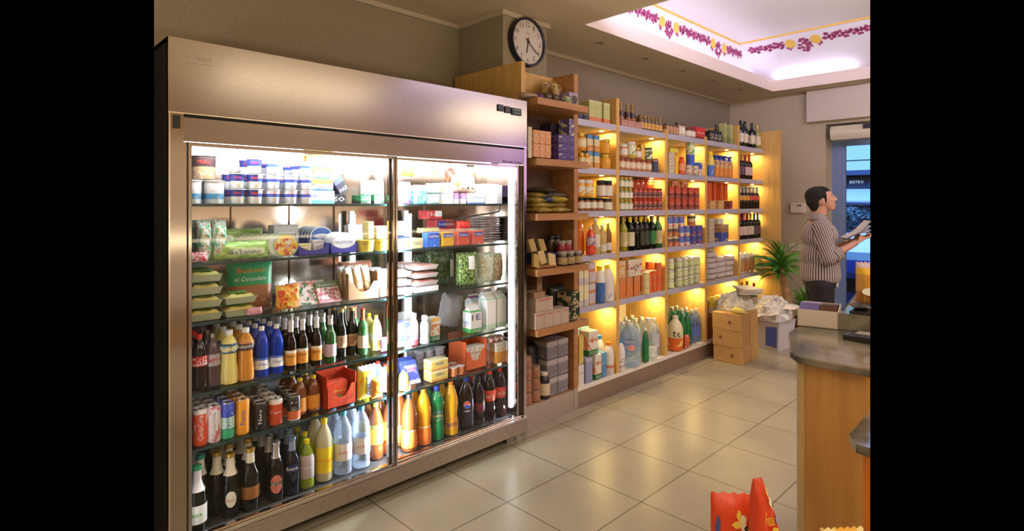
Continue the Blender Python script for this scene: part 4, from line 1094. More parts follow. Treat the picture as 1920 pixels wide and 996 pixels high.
one(bag(.10, .055, .05, mat('wrap_red', (.60, .04, .03), .3), wr=.004), 'crumpled red pack on the red slice packs', 'cheese pack', X(876, 2.53), 2.567, z + .08)
HAMP = art('ham_packs', [(0, (.78, .75, .78))], blob=(.60, .30, .36), bs=3, thr=.44, blob2=(.5, .45, .6), seed=8)
grid(bag(.15, .11, .016, HAMP, wr=.002, lie=True, name='sliced_meat_pack'), 'flat sliced meat pack, right door second shelf', 'sliced meat', 'flat packs of sliced meat', [2.325], [2.56], z, nl=10, dz=.0155, jit=.006, jr=.1)
# hooked sausage loop on the back wall
t = thing('sausage_loop', 'dark curved cable clipped under the top shelf at right', 'cable', (0, 0, 0))
b = MB(); b.tube([(2.02, 2.60, 1.312), (2.10, 2.56, 1.340), (2.20, 2.53, 1.356), (2.29, 2.51, 1.366), (2.34, 2.50, 1.376), (2.35, 2.50, 1.404)], .005, 8)
link('cable', b.mesh('cb', True), mat('cable_dark', (.05, .045, .04), .4), t)
t.name = 'cable_loop'

# ---- third shelf, left door
z = SHZ[2] + .002
PT = mat('fresh_pasta', (.78, .66, .22), .6); TR = mat('tray_clear_green', (.62, .68, .45), .3, trans=.4)
grid(traypack(.128, .12, .036, TR, PT, lump=.016, lid=mat('label_leaf_green', (.20, .5, .12), .5)), 'clear tray of yellow fresh pasta, third fridge shelf', 'pasta tray', 'trays of fresh pasta', [.710, .848], [2.48], z, nl=[4, 2], dz=.052)
grid(traypack(.15, .12, .036, TR, mat('green_pasta', (.50, .55, .15), .6), seed=4, lid=mat('label_leaf_green', (.2, .5, .12), .5)), 'clear tray of greenish fresh pasta behind, third fridge shelf', 'pasta tray', 'rear trays of fresh pasta', [.72, .885], [2.65], z, nl=[4, 3], dz=.052)
BU = art('chocolate_gnocchi', [(0, (.30, .12, .05)), (.52, (.02, .30, .12))], blob=(.50, .28, .16), bs=4, thr=.42, zr=(0, .5), seed=3)
one(bag(.185, .215, .05, BU, 'al Cioccolato', m_wh, .020, .66, .13, wr=.0015, name='dessert_pouch', text2=('Buitoni', .022, .83, m_org), slant=.25), 'big green and brown chocolate dumpling pouch, third fridge shelf', 'food pouch', X(481, 2.52), 2.60, z, rot=(0, 0, -.12))
one(bag(.105, .11, .05, art('orange_pasta_bag', [(0, (.85, .40, .05))], blob=(.85, .6, .12), bs=3, thr=.48, blob2=(.7, .08, .03)), wr=.004, name='pasta_bag', seed=8), 'small orange pasta bag, third fridge shelf', 'food bag', X(541, 2.49), 2.50, z)
one(bag(.06, .03, .04, mat('pink_wrap', (.75, .35, .45), .4), wr=.004), 'little pink wrapped piece at shelf edge, third fridge shelf', 'wrapped snack', X(478, 2.47), 2.475, z)
SM = art('speck_pack', [(0, (.75, .70, .68)), (.72, (.72, .45, .45))], blob=(.65, .30, .33), bs=3, thr=.46, seed=1, blob2=(.05, .2, .08))
one(carton(.15, .02, .115, SM, 'Speck', m_red, .014, .88), 'pink and white sliced ham pack leaning back, third fridge shelf', 'sliced meat', X(582, 2.49), 2.53, z + .003, rot=(-.45, 0, .05))
one(carton(.12, .02, .105, art('salami_pack', [(0, (.60, .30, .32)), (.15, (.75, .7, .68)), (.7, (.12, .18, .08))], blob=(.45, .12, .18), bs=5, zr=(.1, .7), thr=.5), 'Salame', m_wh, .012, .82), 'dark green and pink sliced salami pack leaning back, third shelf', 'sliced meat', X(628, 2.49), 2.53, z + .003, rot=(-.45, 0, .08))
one(carton(.12, .02, .10, art('ham_pack2', [(0, (.65, .4, .42)), (.6, (.7, .68, .65))], blob=(.5, .2, .25), bs=4)), 'sliced ham pack behind the pink and white one', 'sliced meat', X(600, 2.58), 2.62, z + .003, rot=(-.4, 0, .05))
KB = mat('kraft_card', (.42, .26, .14), .7)
def open_box(w, d, h, m, inner=None, notch=True, name='cardboard_tray'):
    def make():
        t = thing(name); b = MB()
        b.box(-w / 2, w / 2, 0, d, 0, .004); b.box(-w / 2, -w / 2 + .004, 0, d, .004, h * 1.5); b.box(w / 2 - .004, w / 2, 0, d, .004, h * 1.5); b.box(-w / 2, w / 2, d - .004, d, .004, h * 1.8)
        n = 12
        for i in range(n):
            f = lambda q: h * (.45 + .55 * min(1, abs(2 * q - 1) * 1.6) ** 3)
            q0, q1 = i / n, (i + 1) / n
            b.add([(w * (q0 - .5), 0, 0), (w * (q1 - .5), 0, 0), (w * (q1 - .5), 0, f(q1)), (w * (q0 - .5), 0, f(q0)), (w * (q0 - .5), .004, 0), (w * (q1 - .5), .004, 0), (w * (q1 - .5), .004, f(q1)), (w * (q0 - .5), .004, f(q0))], [(0, 1, 2, 3), (7, 6, 5, 4), (3, 2, 6, 7)])
        link('card', b.mesh('card'), m, t); return t
    return make
one(open_box(.155, .16, .085, KB), 'open kraft cardboard tray of wrapped sausages, third fridge shelf', 'cardboard tray', X(682, 2.50), 2.50, z, rot=(0, 0, -.12))
SAU = art('sausage_wrap', [(0, (.60, .30, .12)), (.25, (.75, .6, .35)), (.8, (.7, .7, .68))], blob=(.45, .15, .08), bs=4, thr=.42)
grid(bag(.044, .15, .036, SAU, wr=.002, name='sausage_pack'), 'clear wrapped sausage pack in the kraft tray', 'sausage pack', 'wrapped sausages in the kraft tray', [X(682, 2.5) - .045, X(682, 2.5) + .003, X(682, 2.5) + .05], [2.54, 2.60], z + .010, rot=(-.15, -.1, 0))
grid(cup(.045, .035, p_white, foil, up=1.15), 'white lidded tub beside the mullion, third fridge shelf', 'food tub', 'white tubs beside the mullion', [X(720, 2.52)], [2.53, 2.63], z + .045, nl=2, dz=.046)
one(carton(.07, .1, .043, art('red_cream_pack', [(0, (.6, .5, .5))], blob=(.6, .15, .15), bs=3)), 'dull red pack below the white lidded tubs', 'food pack', X(720, 2.52), 2.50, z)
one(bag(.20, .05, .12, mat('brown_meat', (.35, .13, .07), .4), wr=.003), 'reddish brown meat pack at the back of third fridge shelf', 'meat pack', X(665, 2.88), 2.88, z + .1)

# ---- third shelf, right door
MT = mat('meat_pink', (.60, .26, .20), .4); TG = mat('tray_foam_white', (.75, .75, .78), .4)
grid(traypack(.15, .12, .030, mat('tray_rose_clear', (.70, .60, .58), .3, trans=.3), MT, lump=.010, seed=6, name='meat_tray'), 'clear tray of pink meat, right door third shelf', 'meat tray', 'clear trays of pink meat', [X(797, 2.5)], [2.48, 2.62], z + .032, nl=3, dz=.042)
one(carton(.15, .12, .028, TG), 'white tray under the pink meat trays, right door third shelf', 'food tray', X(797, 2.5), 2.48, z)
grid(traypack(.08, .12, .034, TG, mat('meat_pale', (.65, .4, .38), .4), seed=8, name='meat_tray'), 'white tray of pale meat, left end of right door third shelf', 'meat tray', 'white trays of pale meat', [X(755, 2.5) + .008], [2.49], z, nl=3, dz=.045)
SAL = noise_mat('salad_leaves', (.02, .05, .01), (.38, .52, .16), scale=14, coords='Generated', detail=6, lo=.42, hi=.62, rough=.35)
SAD = noise_mat('dark_salad_leaves', (.01, .025, .01), (.10, .16, .05), scale=10, coords='Generated', detail=5, lo=.42, hi=.7, rough=.3)
SAW = noise_mat('pale_salad_leaves', (.35, .42, .22), (.85, .88, .80), scale=16, coords='Generated', detail=6, lo=.35, hi=.6, rough=.3)
lw = mat('label_white_small', (.8, .8, .8), .5)
one(bag(.19, .20, .08, SAD, wr=.005, name='salad_bag', panel=(.72, .85, .25, .75, lw)), 'bag of dark green salad, right door third shelf', 'salad bag', 1.985, 2.62, z)
one(bag(.13, .17, .07, SAD, wr=.005, name='salad_bag', seed=2), 'second bag of dark salad just behind, right door third shelf', 'salad bag', X(805, 2.70), 2.76, z)
one(bag(.125, .19, .07, SAL, wr=.005, name='salad_bag', seed=5, panel=(.5, .8, .5, .9, lw)), 'bag of bright rocket leaves, right door third shelf', 'salad bag', 2.10, 2.52, z, rot=(0, 0, -.35))
one(bag(.125, .18, .07, SAW, wr=.006, name='salad_bag', seed=6), 'bag of pale mixed salad, right door third shelf', 'salad bag', X(912, 2.52), 2.53, z)
one(bag(.08, .17, .06, noise_mat('mixed_salad', (.45, .12, .12), (.7, .8, .5), 12, .3, coords='Generated'), wr=.005, name='salad_bag', seed=7), 'bag of mixed red and green salad at right, third shelf', 'salad bag', X(943, 2.52) - .005, 2.535, z)
one(bag(.10, .12, .06, SAL, wr=.005, name='salad_bag', seed=9), 'small bag of yellow green salad behind the meat trays', 'salad bag', X(762, 2.7), 2.76, z)

# ---- fourth shelf, left door (bottles)
z = SHZ[3] + .002
H4 = .222
LBR = art('label_cola_red', [(0, (.62, .03, .02)), (.14, (.85, .80, .80)), (.22, (.62, .03, .02))], blob=(.85, .85, .85), bs=3, thr=.36)
grid(bottle('waist', H4, .033, g_cola, c_red, (.44, .62, LBR), 'Cola', m_wh, .03), 'small cola bottle with red label, fourth fridge shelf', 'cola bottle', 'small cola bottles', [X(373)], [2.505, 2.58, 2.655], z)
grid(bottle('pet', H4 * .97, .031, mat('diet_cola', (.10, .06, .07), .1), c_sil, (.40, .62, mat('label_silver', (.5, .48, .55), .3, .5)), 'light', m_red, .018), 'small cola bottle with silver label, fourth fridge shelf', 'cola bottle', 'small silver label cola bottles', [X(401)], [2.52, 2.595, 2.67], z)
LT1 = art('label_tea_lemon', [(0, (.02, .05, .08)), (.15, (.80, .80, .60)), (.75, (.02, .06, .10))], blob=(.1, .25, .4), bs=3)
LT2 = art('label_tea_peach', [(0, (.06, .03, .02)), (.75, (.55, .22, .02))], blob=(.8, .7, .5), bs=3, thr=.3)
grid(bottle('tea', H4, .036, g_lemon, c_white, (.58, .76, LT1), 'estathe', m_yel, .014), 'lemon iced tea bottle, fourth fridge shelf', 'iced tea bottle', 'lemon iced tea bottles', [X(430)], [2.505, 2.585, 2.665], z)
grid(bottle('tea', H4, .036, g_tea, c_white, (.58, .76, LT2), 'estathe', m_wh, .014), 'peach iced tea bottle, fourth fridge shelf', 'iced tea bottle', 'peach iced tea bottles', [X(461)], [2.505, 2.585, 2.665], z)
LBW = art('label_sport_white', [(0, (.80, .82, .88)), (.8, (.1, .2, .7))])
grid(bottle('waist', H4 * .97, .032, g_blue, c_white, (.16, .38, LBW), 'Gran', m_blu, .014), 'cobalt blue water bottle, fourth fridge shelf', 'water bottle', 'cobalt blue water bottles', XS([492, 520]), [2.51, 2.585, 2.66, 2.735], z)
LPE = art('label_beer_orange', [(0, (.80, .35, .06)), (.8, (.85, .80, .75))], blob=(.85, .7, .4), bs=3, thr=.32)
foilw = mat('neck_foil_white', (.78, .78, .80), .3, .3)
for n_, (us, y) in enumerate((([546, 568, 594], [2.505, 2.575, 2.645, 2.715]),)):
    grid(bottle('beer', H4, .0265, g_dark, foilw, (.12, .42, LPE), 'PERONI', m_blk, .010, foil=(.78, .955, foilw), tz=.30), 'small beer bottle with orange label and white neck, fourth shelf', 'beer bottle', 'small orange label beer bottles', XS(us), y, z)
grid(bottle('beer', H4, .027, g_green, c_sil, (.14, .40, mat('label_violet_white', (.6, .5, .65), .4)), None, None, foil=(.80, .95, foilw)), 'small green beer bottle with silver cap, fourth shelf', 'beer bottle', 'small green beer bottles', XS([620]), [2.505, 2.58, 2.655, 2.73], z)
grid(bottle('beer', H4 * 1.05, .029, g_blk, c_gold, (.2, .45, art('label_brown_oval', [(0, (.25, .12, .05))], blob=(.55, .4, .2), bs=2)), None, None), 'dark bottle with brown label, fourth fridge shelf', 'beer bottle', 'dark brown label bottles', XS([640, 660], 2.56), [2.56, 2.64, 2.72], z)
grid(bottle('wine', H4 * 1.02, .026, g_green, c_red, (.15, .42, mat('label_cream', (.65, .55, .4), .5)), None, None, foil=(.74, .985, mat('foil_copper', (.45, .15, .05), .3, .7))), 'green bottle with copper neck foil, fourth fridge shelf', 'wine bottle', 'green copper foil bottles', XS([680], 2.53), [2.53, 2.61], z)
grid(bottle('pet', H4 * .8, .028, g_lemon, c_yel, (.3, .5, mat('label_pale_green', (.75, .82, .6), .5)), None, None), 'pale yellow bottle near the mullion, fourth fridge shelf', 'drink bottle', 'pale yellow bottles', XS([705], 2.55), [2.55, 2.62], z)
one(bag(.05, .07, .03, art('pink_sweet', [(0, (.8, .1, .4))], blob=(.3, .6, .8), bs=3), wr=.002), 'pink packet beside the mullion, fourth fridge shelf', 'packet', X(724, 2.49), 2.50, z)

# ---- fourth shelf, right door
one(carton(.075, .05, .125, art('navy_picture_pack', [(0, (.75, .6, .5)), (.2, (.06, .08, .35))], blob=(.55, .25, .2), bs=4, thr=.44, zr=(.2, 1))), 'navy pack with food picture, left end of right door fourth shelf', 'food pack', X(758, 2.5) + .006, 2.51, z)
one(bottle('yog', .165, .025, art('pink_yog', [(0, (.7, .08, .12)), (.2, (.78, .76, .80)), (.55, (.82, .80, .82))], blob=(.75, .15, .4), bs=3, thr=.38, zr=(.2, .7)), c_white, None, None), 'tall white drinking yogurt bottle with pink print', 'yogurt bottle', X(778, 2.5), 2.51, z)
one(bottle('yog', .148, .026, art('white_yog', [(0, (.80, .82, .82))], blob=(.30, .42, .12), bs=3, thr=.38, zr=(.25, .7)), c_white, None, None), 'white drinking yogurt bottle with green leaf print', 'yogurt bottle', X(797, 2.49), 2.495, z)
one(carton(.058, .06, .125, art('sole_cream', [(0, (.02, .14, .05)), (.22, (.78, .76, .70))], blob=(.65, .25, .08), bs=3, thr=.5, zr=(.25, .72)), 'SOLE', m_wh, .018, .11, panel=(0, 1, .84, 1, mat('amber_band', (.7, .4, .1), .5))), 'short milk carton with cup pictures, right door fourth shelf', 'milk carton', X(818, 2.49), 2.495, z)
t = thing('plastic_tube_bag', 'crumpled clear plastic bag between the cartons, right door fourth shelf', 'plastic bag', (X(846, 2.62), 2.66, z))
link('film', bagmesh(.15, .19, .09, wr=.008, seed=3), mat('film_clear_grey', (.75, .76, .80), .12, trans=.6, ior=1.1), t, loc=(0, 0, .022), rot=(0, .25, 0))
t.name = 'plastic_bag'
one(carton(.082, .075, .118, art('latte_carton', [(0, (.05, .35, .08)), (.2, (.85, .85, .85))], blob=(.75, .22, .08), bs=1.8, thr=.36, zr=(.22, .6)), 'SOLE', m_wh, .018, .10, text2=('1E', .034, .75, m_nav), gable=.03, name='milk_carton', side_text=('latte', .02, .5, m_blu)), 'milk carton with gable top and orange sun, right door fourth shelf', 'milk carton', X(893, 2.49), 2.49, z)
one(carton(.075, .07, .150, art('red_blue_carton', [(0, (.8, .8, .82)), (.45, (.1, .1, .4)), (.6, (.6, .05, .05)), (.75, (.8, .8, .82))]), gable=.03, name='milk_carton'), 'milk carton with red and blue bands behind, right door fourth shelf', 'milk carton', X(898, 2.6), 2.62, z)
grid(carton(.075, .08, .175, art('tall_white_carton', [(0, (.55, .75, .6)), (.18, (.88, .88, .88))]), gable=.03, name='milk_carton'), 'tall white gable top milk carton, right door fourth shelf', 'milk carton', 'tall white milk cartons', XS([922, 946], 2.49), [2.49, 2.59], z, skip=lambda i, j, k: i == 0 and j == 1)
grid(carton(.07, .06, .038, mat('thin_white', (.8, .8, .8), .4)), 'low white pack at the back left of right door fourth shelf', 'food pack', 'low white packs', [X(765, 2.75)], [2.74], z, nl=3, dz=.04)

# ---- fifth shelf, left door (cans)
z = SHZ[4] + .002
HC = .148
CW = art('can_red_white', [(0, (.70, .08, .03)), (.88, (.85, .82, .80))], blob=(.85, .80, .78), bs=2.2, thr=.40, seed=2)
grid(can(HC, .0275, CW, 'CocaCola', m_wh, .020, .10), 'tall red and white cola can, fifth fridge shelf', 'drink can', 'red and white cola cans', [X(373)], [2.485, 2.545, 2.605, 2.665], z)
grid(can(HC, .0275, art('can_silver_pink', [(0, (.75, .70, .72))], blob=(.60, .15, .2), bs=2, thr=.42), 'CocaCola', mat('ink_grey', (.3, .28, .3), .5), .014, .10), 'tall silver and pink cola can, fifth fridge shelf', 'drink can', 'silver and pink cola cans', [X(398)], [2.485, 2.545, 2.605, 2.665], z)
grid(can(HC, .0275, art('can_sprite', [(0, (.05, .45, .22)), (.3, (.55, .8, .75)), (.62, (.05, .10, .65))], blob=(.75, .85, .85), bs=2.2, thr=.40, seed=5), 'Sprite', m_blu, .022, .075), 'tall green and blue lemonade can, fifth fridge shelf', 'drink can', 'green and blue lemonade cans', [X(424)], [2.485, 2.545, 2.605], z)
grid(can(HC, .0275, art('can_orange', [(0, (.88, .36, .02))], blob=(.85, .85, .6), bs=1.8, thr=.28, zr=(.3, .7)), 'Fanta', m_blu, .018, .06), 'tall orange soda can, fifth fridge shelf', 'drink can', 'orange soda cans', [X(452)], [2.485, 2.545, 2.605], z)
HS = .115
grid(can(HS, .029, mat('can_black', (.02, .02, .025), .25), 'Nero', m_wh, .016, .06), 'black drink can with white lettering, fifth fridge shelf', 'drink can', 'black drink cans', [X(485)], [2.49, 2.56], z)
grid(can(HS, .029, art('can_pink_red', [(0, (.62, .08, .03)), (.82, (.80, .75, .72))]), 'Pepsi', m_wh, .015, .045, vert=False), 'red orange drink can with pale top, fifth fridge shelf', 'drink can', 'red orange drink cans', [X(515)], [2.49, 2.56, 2.63], z)
grid(can(HS * .95, .029, art('can_black_orange', [(0, (.70, .65, .62)), (.08, (.70, .18, .06)), (.42, (.02, .02, .02))], blob=(.75, .72, .7), bs=2.5, thr=.38, zr=(.4, .8)), 'GO', m_wh, .018, .022, vert=False), 'black and orange energy drink can, fifth fridge shelf', 'drink can', 'black and orange energy cans', [X(548)], [2.485, 2.555, 2.625], z)
grid(can(HS * .95, .029, art('can_mauve', [(0, (.45, .32, .35))]), ), 'dull mauve can in the rear rows, fifth fridge shelf', 'drink can', 'dull mauve cans', [X(500, 2.65)], [2.70, 2.77], z)
LY = art('label_juice', [(0, (.75, .25, .02)), (.2, (.80, .35, .05))], blob=(.5, .45, .35), bs=1.8, thr=.3)
grid(bottle('pet', .165, .032, g_amber, c_yel, (.10, .48, LY), None, None), 'small amber juice bottle, fifth fridge shelf', 'juice bottle', 'small amber juice bottles', XS([562, 587], 2.53), [2.53, 2.61, 2.69], z)
RC = art('red_brown_carton', [(0, (.62, .07, .03))], blob=(.40, .04, .02), bs=2, thr=.42)
one(carton(.125, .12, .125, art('dark_red_case', [(0, (.42, .03, .015))], blob=(.30, .02, .01), bs=2)), 'dark red carton standing behind the red case, fifth fridge shelf', 'carton', X(632, 2.62), 2.62, z + .02, rot=(-.12, 0, 0))
one(open_box(.15, .12, .10, RC, name='display_case'), 'open orange red display case, fifth fridge shelf', 'display case', X(640, 2.49), 2.485, z)
one(carton(.10, .05, .105, RC, 'Cabrero', m_yel, .014, .6, panel=(.28, .75, .16, .42, mat('label_olive', (.25, .25, .12), .5))), 'orange red pack inside the open display case', 'food pack', X(634, 2.495), 2.50, z + .012)
OR = art('orio_pack', [(0, (.85, .68, .05)), (.86, (.72, .72, .72))], blob=(.85, .35, .05), bs=2.2, thr=.40, zr=(0, .85), seed=4)
one(bag(.10, .165, .05, OR, 'OVALE', m_blu, .030, .42, .09, wr=.002, name='biscuit_bag', vert=True, panel=(.40, .62, .12, .72, mat('panel_pale_yellow', (.80, .82, .85), .4))), 'tall yellow biscuit bag with blue vertical lettering, fifth shelf', 'biscuit bag', X(689, 2.49), 2.50, z)
one(bag(.06, .10, .04, mat('orange_wrap', (.85, .35, .05), .3), wr=.003), 'small orange bag at the foot of the yellow biscuit bag', 'snack bag', X(706, 2.475), 2.475, z)
grid(bottle('pet', .14, .028, g_water, c_red, None, None, None), 'small clear bottle with red cap beside the mullion', 'water bottle', 'small clear bottles beside the mullion', [X(722, 2.53)], [2.53, 2.60], z)

# ---- fifth shelf, right door
one(bottle('milk', .105, .026, art('yellow_bottle', [(0, (.85, .66, .05))], blob=(.9, .85, .6), bs=3, thr=.36), c_navy, None, None), 'small yellow bottle with navy cap, right door fifth shelf', 'drink bottle', X(758, 2.48), 2.485, z)
PB = art('blue_pouch', [(0, (.55, .55, .75)), (.15, (.06, .10, .45))], blob=(.65, .5, .7), bs=3, thr=.4)
one(carton(.095, .02, .13, PB, 'Ciok', m_red, .020, .62, slant=.2, panel=(.2, .85, .5, .78, mat('oval_violet', (.45, .35, .65), .4))), 'blue tray pack of desserts tilted back, right door fifth shelf', 'dessert pack', X(784, 2.475), 2.52, z + .003, rot=(-.55, 0, -.12))
one(carton(.095, .02, .12, PB), 'second blue tray pack of desserts behind, right door fifth shelf', 'dessert pack', X(775, 2.58), 2.62, z + .003, rot=(-.5, 0, -.1))
MIO = art('mio_box', [(0, (.70, .35, .10)), (.22, (.78, .62, .16)), (.85, (.85, .78, .45))], blob=(.80, .55, .25), bs=2, thr=.3)
grid(carton(.115, .07, .056, MIO, 'mio', m_blu, .020, .66, .055), 'yellow box lettered in blue, right door fifth shelf', 'food box', 'yellow boxes with blue lettering', [X(826, 2.475) - .005], [2.475], z, nl=2, dz=.058)
grid(cup(.05, .026, mat('cup_terracotta', (.65, .22, .08), .4), foil, up=1.15), 'small orange jelly cup, right door fifth shelf', 'dessert cup', 'small orange jelly cups', [X(853, 2.475), X(866, 2.475)], [2.49, 2.56], z)
OB = art('orange_case', [(0, (.72, .14, .04))], blob=(.80, .25, .1), bs=2, thr=.3)
one(open_box(.16, .16, .11, OB, name='display_case'), 'open orange case of wrapped snacks, right door fifth shelf', 'display case', X(893, 2.50), 2.50, z)
t = grid(carton(.036, .03, .115, art('white_brown_snack', [(0, (.78, .75, .72))], blob=(.35, .12, .05), bs=3, thr=.42), None, None), 'white snack pack with brown picture in the orange case', 'snack pack', 'snack packs in the orange case', [X(893, 2.5) - .057, X(893, 2.5) - .019, X(893, 2.5) + .019, X(893, 2.5) + .057], [2.51, 2.545], z + .014)
one(carton(.09, .12, .125, art('orange_yellow_case', [(0, (.80, .35, .05)), (.55, (.82, .78, .7))], blob=(.85, .25, .05), bs=3, thr=.38), None, None), 'orange and white snack case, right end of fifth shelf', 'display case', X(943, 2.49), 2.49, z)
grid(bag(.045, .03, .09, art('red_white_bar', [(0, (.82, .8, .8))], blob=(.70, .06, .04), bs=4, thr=.48), wr=.003, name='snack_bar'), 'red and white snack bar lying on the right cases', 'snack bar', 'red and white snack bars', [2.275, 2.323, 2.371], [2.54], z + .128)
grid(cup(.05, .03, art('cup_red', [(0, (.5, .5, .55))], blob=(.6, .1, .1), bs=3, thr=.4), foil), 'silver and red dessert cup, right door fifth shelf', 'dessert cup', 'small silver and red cups', [X(785, 2.75), X(800, 2.75) + .01, X(818, 2.75) + .02], [2.74, 2.83], z, nl=2, dz=.051)

# ---- fridge floor, left door
z = .137
HB = .255
beer1 = bottle('beer', HB, .036, g_blk, c_teal, None, None, None, foil=(.68, .955, art('foil_pink', [(0, (.80, .78, .78))], blob=(.7, .3, .3), bs=3, thr=.36)))
grid(beer1, 'large dark beer bottle with teal cap, fridge floor', 'beer bottle', 'large teal capped beer bottles', XS([384], 2.50), [2.56, 2.65, 2.74], z)
one(bottle('beer', HB, .035, g_blk, c_grn, (.14, .42, mat('label_white_plain', (.78, .80, .78), .4)), 'BIER', m_grn, .014, foil=(.62, .94, foilw), name='bottle'), 'front left dark beer bottle with white label, fridge floor', 'beer bottle', X(366, 2.455) + .008, 2.462, z)
M_mo = mat('label_white_drop', (.82, .80, .74), .4)
foilc = art('foil_cream', [(0, (.78, .74, .62))], blob=(.6, .4, .2), bs=3, thr=.34)
one(bottle('beer', HB, .037, g_blk, c_gold, None, 'Moretti', m_red, .010, foil=(.66, .955, foilc), oval=(.30, .021, .033, M_mo), tz=.28, tw=.032), 'dark beer bottle with white drop shaped badge, fridge floor', 'beer bottle', X(432, 2.49), 2.49, z, rot=(0, 0, .0))
one(bottle('beer', HB, .037, g_blk, c_gold, None, None, None, foil=(.66, .955, foilc)), 'dark beer bottle with cream neck just left of the drop badge', 'beer bottle', X(408, 2.53), 2.54, z)
grid(bottle('beer', HB, .037, g_blk, c_gold, None, None, None, foil=(.66, .955, foilc)), 'dark beer bottle with cream neck foil, fridge floor', 'beer bottle', 'cream neck beer bottles', XS([432, 468], 2.57), [2.59, 2.675, 2.76], z, skip=lambda i, j, k: i == 0 and j == 0 and False)
one(bottle('beer', HB, .037, g_blk, c_gold, (.20, .40, mat('label_brown_slim', (.30, .12, .03), .5)), None, None, foil=(.76, .955, foilc)), 'dark beer bottle with brown label at the front, fridge floor', 'beer bottle', X(470, 2.48), 2.485, z)
M_be = art('label_salmon', [(0, (.62, .20, .14)), (.42, (.02, .02, .02)), (.60, (.62, .20, .14))])
one(bottle('beer', HB * .97, .037, g_blk, c_sil, None, 'BECKS', m_wh, .011, foil=(.72, .955, mat('foil_silver', (.62, .60, .62), .25, .8)), oval=(.30, .026, .040, M_be), tz=.305, tw=.04), 'dark beer bottle with salmon oval badge, fridge floor', 'beer bottle', X(517, 2.49), 2.49, z)
grid(bottle('beer', HB * .97, .037, g_blk, c_sil, None, None, None, foil=(.72, .955, mat('foil_silver', (.62, .60, .62), .25, .8))), 'dark beer bottle with silver neck foil, fridge floor', 'beer bottle', 'silver neck beer bottles', XS([505], 2.57), [2.575, 2.66, 2.745], z)
one(bottle('beer', HB * .97, .036, mat('blue_black_glass', (.005, .007, .02), .06, coat=.15, spec=.35), mat('cap_steel_blue', (.2, .3, .5), .3, .7), None, 'Bavaria', m_wh, .016, foil=(.76, .955, mat('foil_blue', (.35, .42, .62), .3, .6)), tz=.48, tw=.05, oval=(.48, .030, .016, m_nav)), 'dark beer bottle with blue neck and navy badge, fridge floor', 'beer bottle', X(547, 2.49), 2.49, z)
grid(bottle('beer', HB * .97, .036, mat('blue_black_glass'), mat('cap_steel_blue'), None, None, None, foil=(.76, .955, mat('foil_blue'))), 'dark beer bottle with blue neck foil, fridge floor', 'beer bottle', 'blue neck beer bottles', XS([540], 2.57), [2.575, 2.655, 2.735], z)
one(bottle('pet', .215, .034, g_lime, c_yel, (.22, .70, mat('label_lilac_grey', (.50, .45, .48), .5)), 'Cedrata', m_wh, .012), 'lime green soda bottle with grey label, fridge floor', 'soda bottle', X(575, 2.49), 2.49, z)
grid(bottle('pet', .215, .034, g_lime, c_yel, None, None, None), 'lime green soda bottle in the rear rows, fridge floor', 'soda bottle', 'rear lime soda bottles', [X(572, 2.57)], [2.575, 2.655], z)
LEM = art('label_lemon', [(0, (.85, .66, .02))], blob=(.9, .75, .2), bs=2, thr=.3)
grid(bottle('pet', .285, .040, mat('lemonade', (.78, .74, .50), .08, trans=.3, ior=1.2), c_yel, (.15, .56, LEM), 'Schweppes', m_org, .020), 'large lemonade bottle with yellow label, fridge floor', 'soda bottle', 'large lemonade bottles', [X(607)], [2.50, 2.59], z)
LSM = art('label_water', [(0, (.80, .80, .82))])
grid(bottle('ribbed', .300, .043, g_water, mat('cap_sky', (.08, .50, .85), .4), (.24, .50, LSM), 'Santa Maria', m_red, .014, tw=.05), 'large clear water bottle with sky blue cap, fridge floor', 'water bottle', 'large clear water bottles', XS([643, 677]), [2.50, 2.60], z)
grid(bottle('pet', .285, .040, g_amber, c_yel, (.28, .62, art('label_tea_yellow', [(0, (.75, .50, .05))], blob=(.2, .3, .05), bs=2)), None, None), 'large amber tea bottle with yellow label, fridge floor', 'iced tea bottle', 'large amber tea bottles', [X(704, 2.53)], [2.53, 2.62], z)
grid(bottle('pet', .285, .040, g_amber, c_red, (.28, .60, art('label_tea_orange', [(0, (.80, .30, .05))], blob=(.85, .8, .6), bs=2, thr=.36)), None, None), 'large amber tea bottle with orange label, fridge floor', 'iced tea bottle', 'large orange label tea bottles', [X(729, 2.53) + .002], [2.53, 2.62], z)

# ---- fridge floor, right door
LOR = art('label_chinotto', [(0, (.80, .22, .04)), (.92, (.85, .6, .4))], blob=(.75, .15, .02), bs=1.8, thr=.3)
big = .302
grid(bottle('waist', big * .97, .043, g_amber, c_blk, (.08, .38, LOR), None, None, tz=.2), 'large brown soda bottle with orange label, fridge floor', 'soda bottle', 'large brown soda bottles', [X(768, 2.485)], [2.49, 2.585], z)
grid(bottle('waist', big, .042, g_oran, c_org, (.02, .34, LOR), None, None), 'large orangeade bottle with orange cap, fridge floor', 'soda bottle', 'large orangeade bottles', [X(796, 2.49)], [2.50, 2.595], z)
grid(bottle('tea', big * .97, .041, g_sprite, c_navy, (.36, .56, art('label_sprite', [(0, (.02, .16, .10)), (.5, (.05, .2, .15))], blob=(.5, .55, .1), bs=2.4, thr=.34)), 'Sprite', m_yel, .02), 'large green lemonade bottle with blue cap, fridge floor', 'soda bottle', 'large green lemonade bottles', [X(821, 2.49)], [2.50, 2.595], z)
grid(bottle('waist', big, .042, mat('fanta_drink', (.78, .42, .02), .1, coat=.3), c_org, (.12, .34, mat('label_amber', (.70, .32, .02), .4)), 'Fanta', m_nav, .030), 'large orange soda bottle with dark lettering, fridge floor', 'soda bottle', 'large orange soda bottles', [X(847, 2.49)], [2.50, 2.595], z)
PEP = mat('label_black_gloss', (.012, .012, .018), .3)
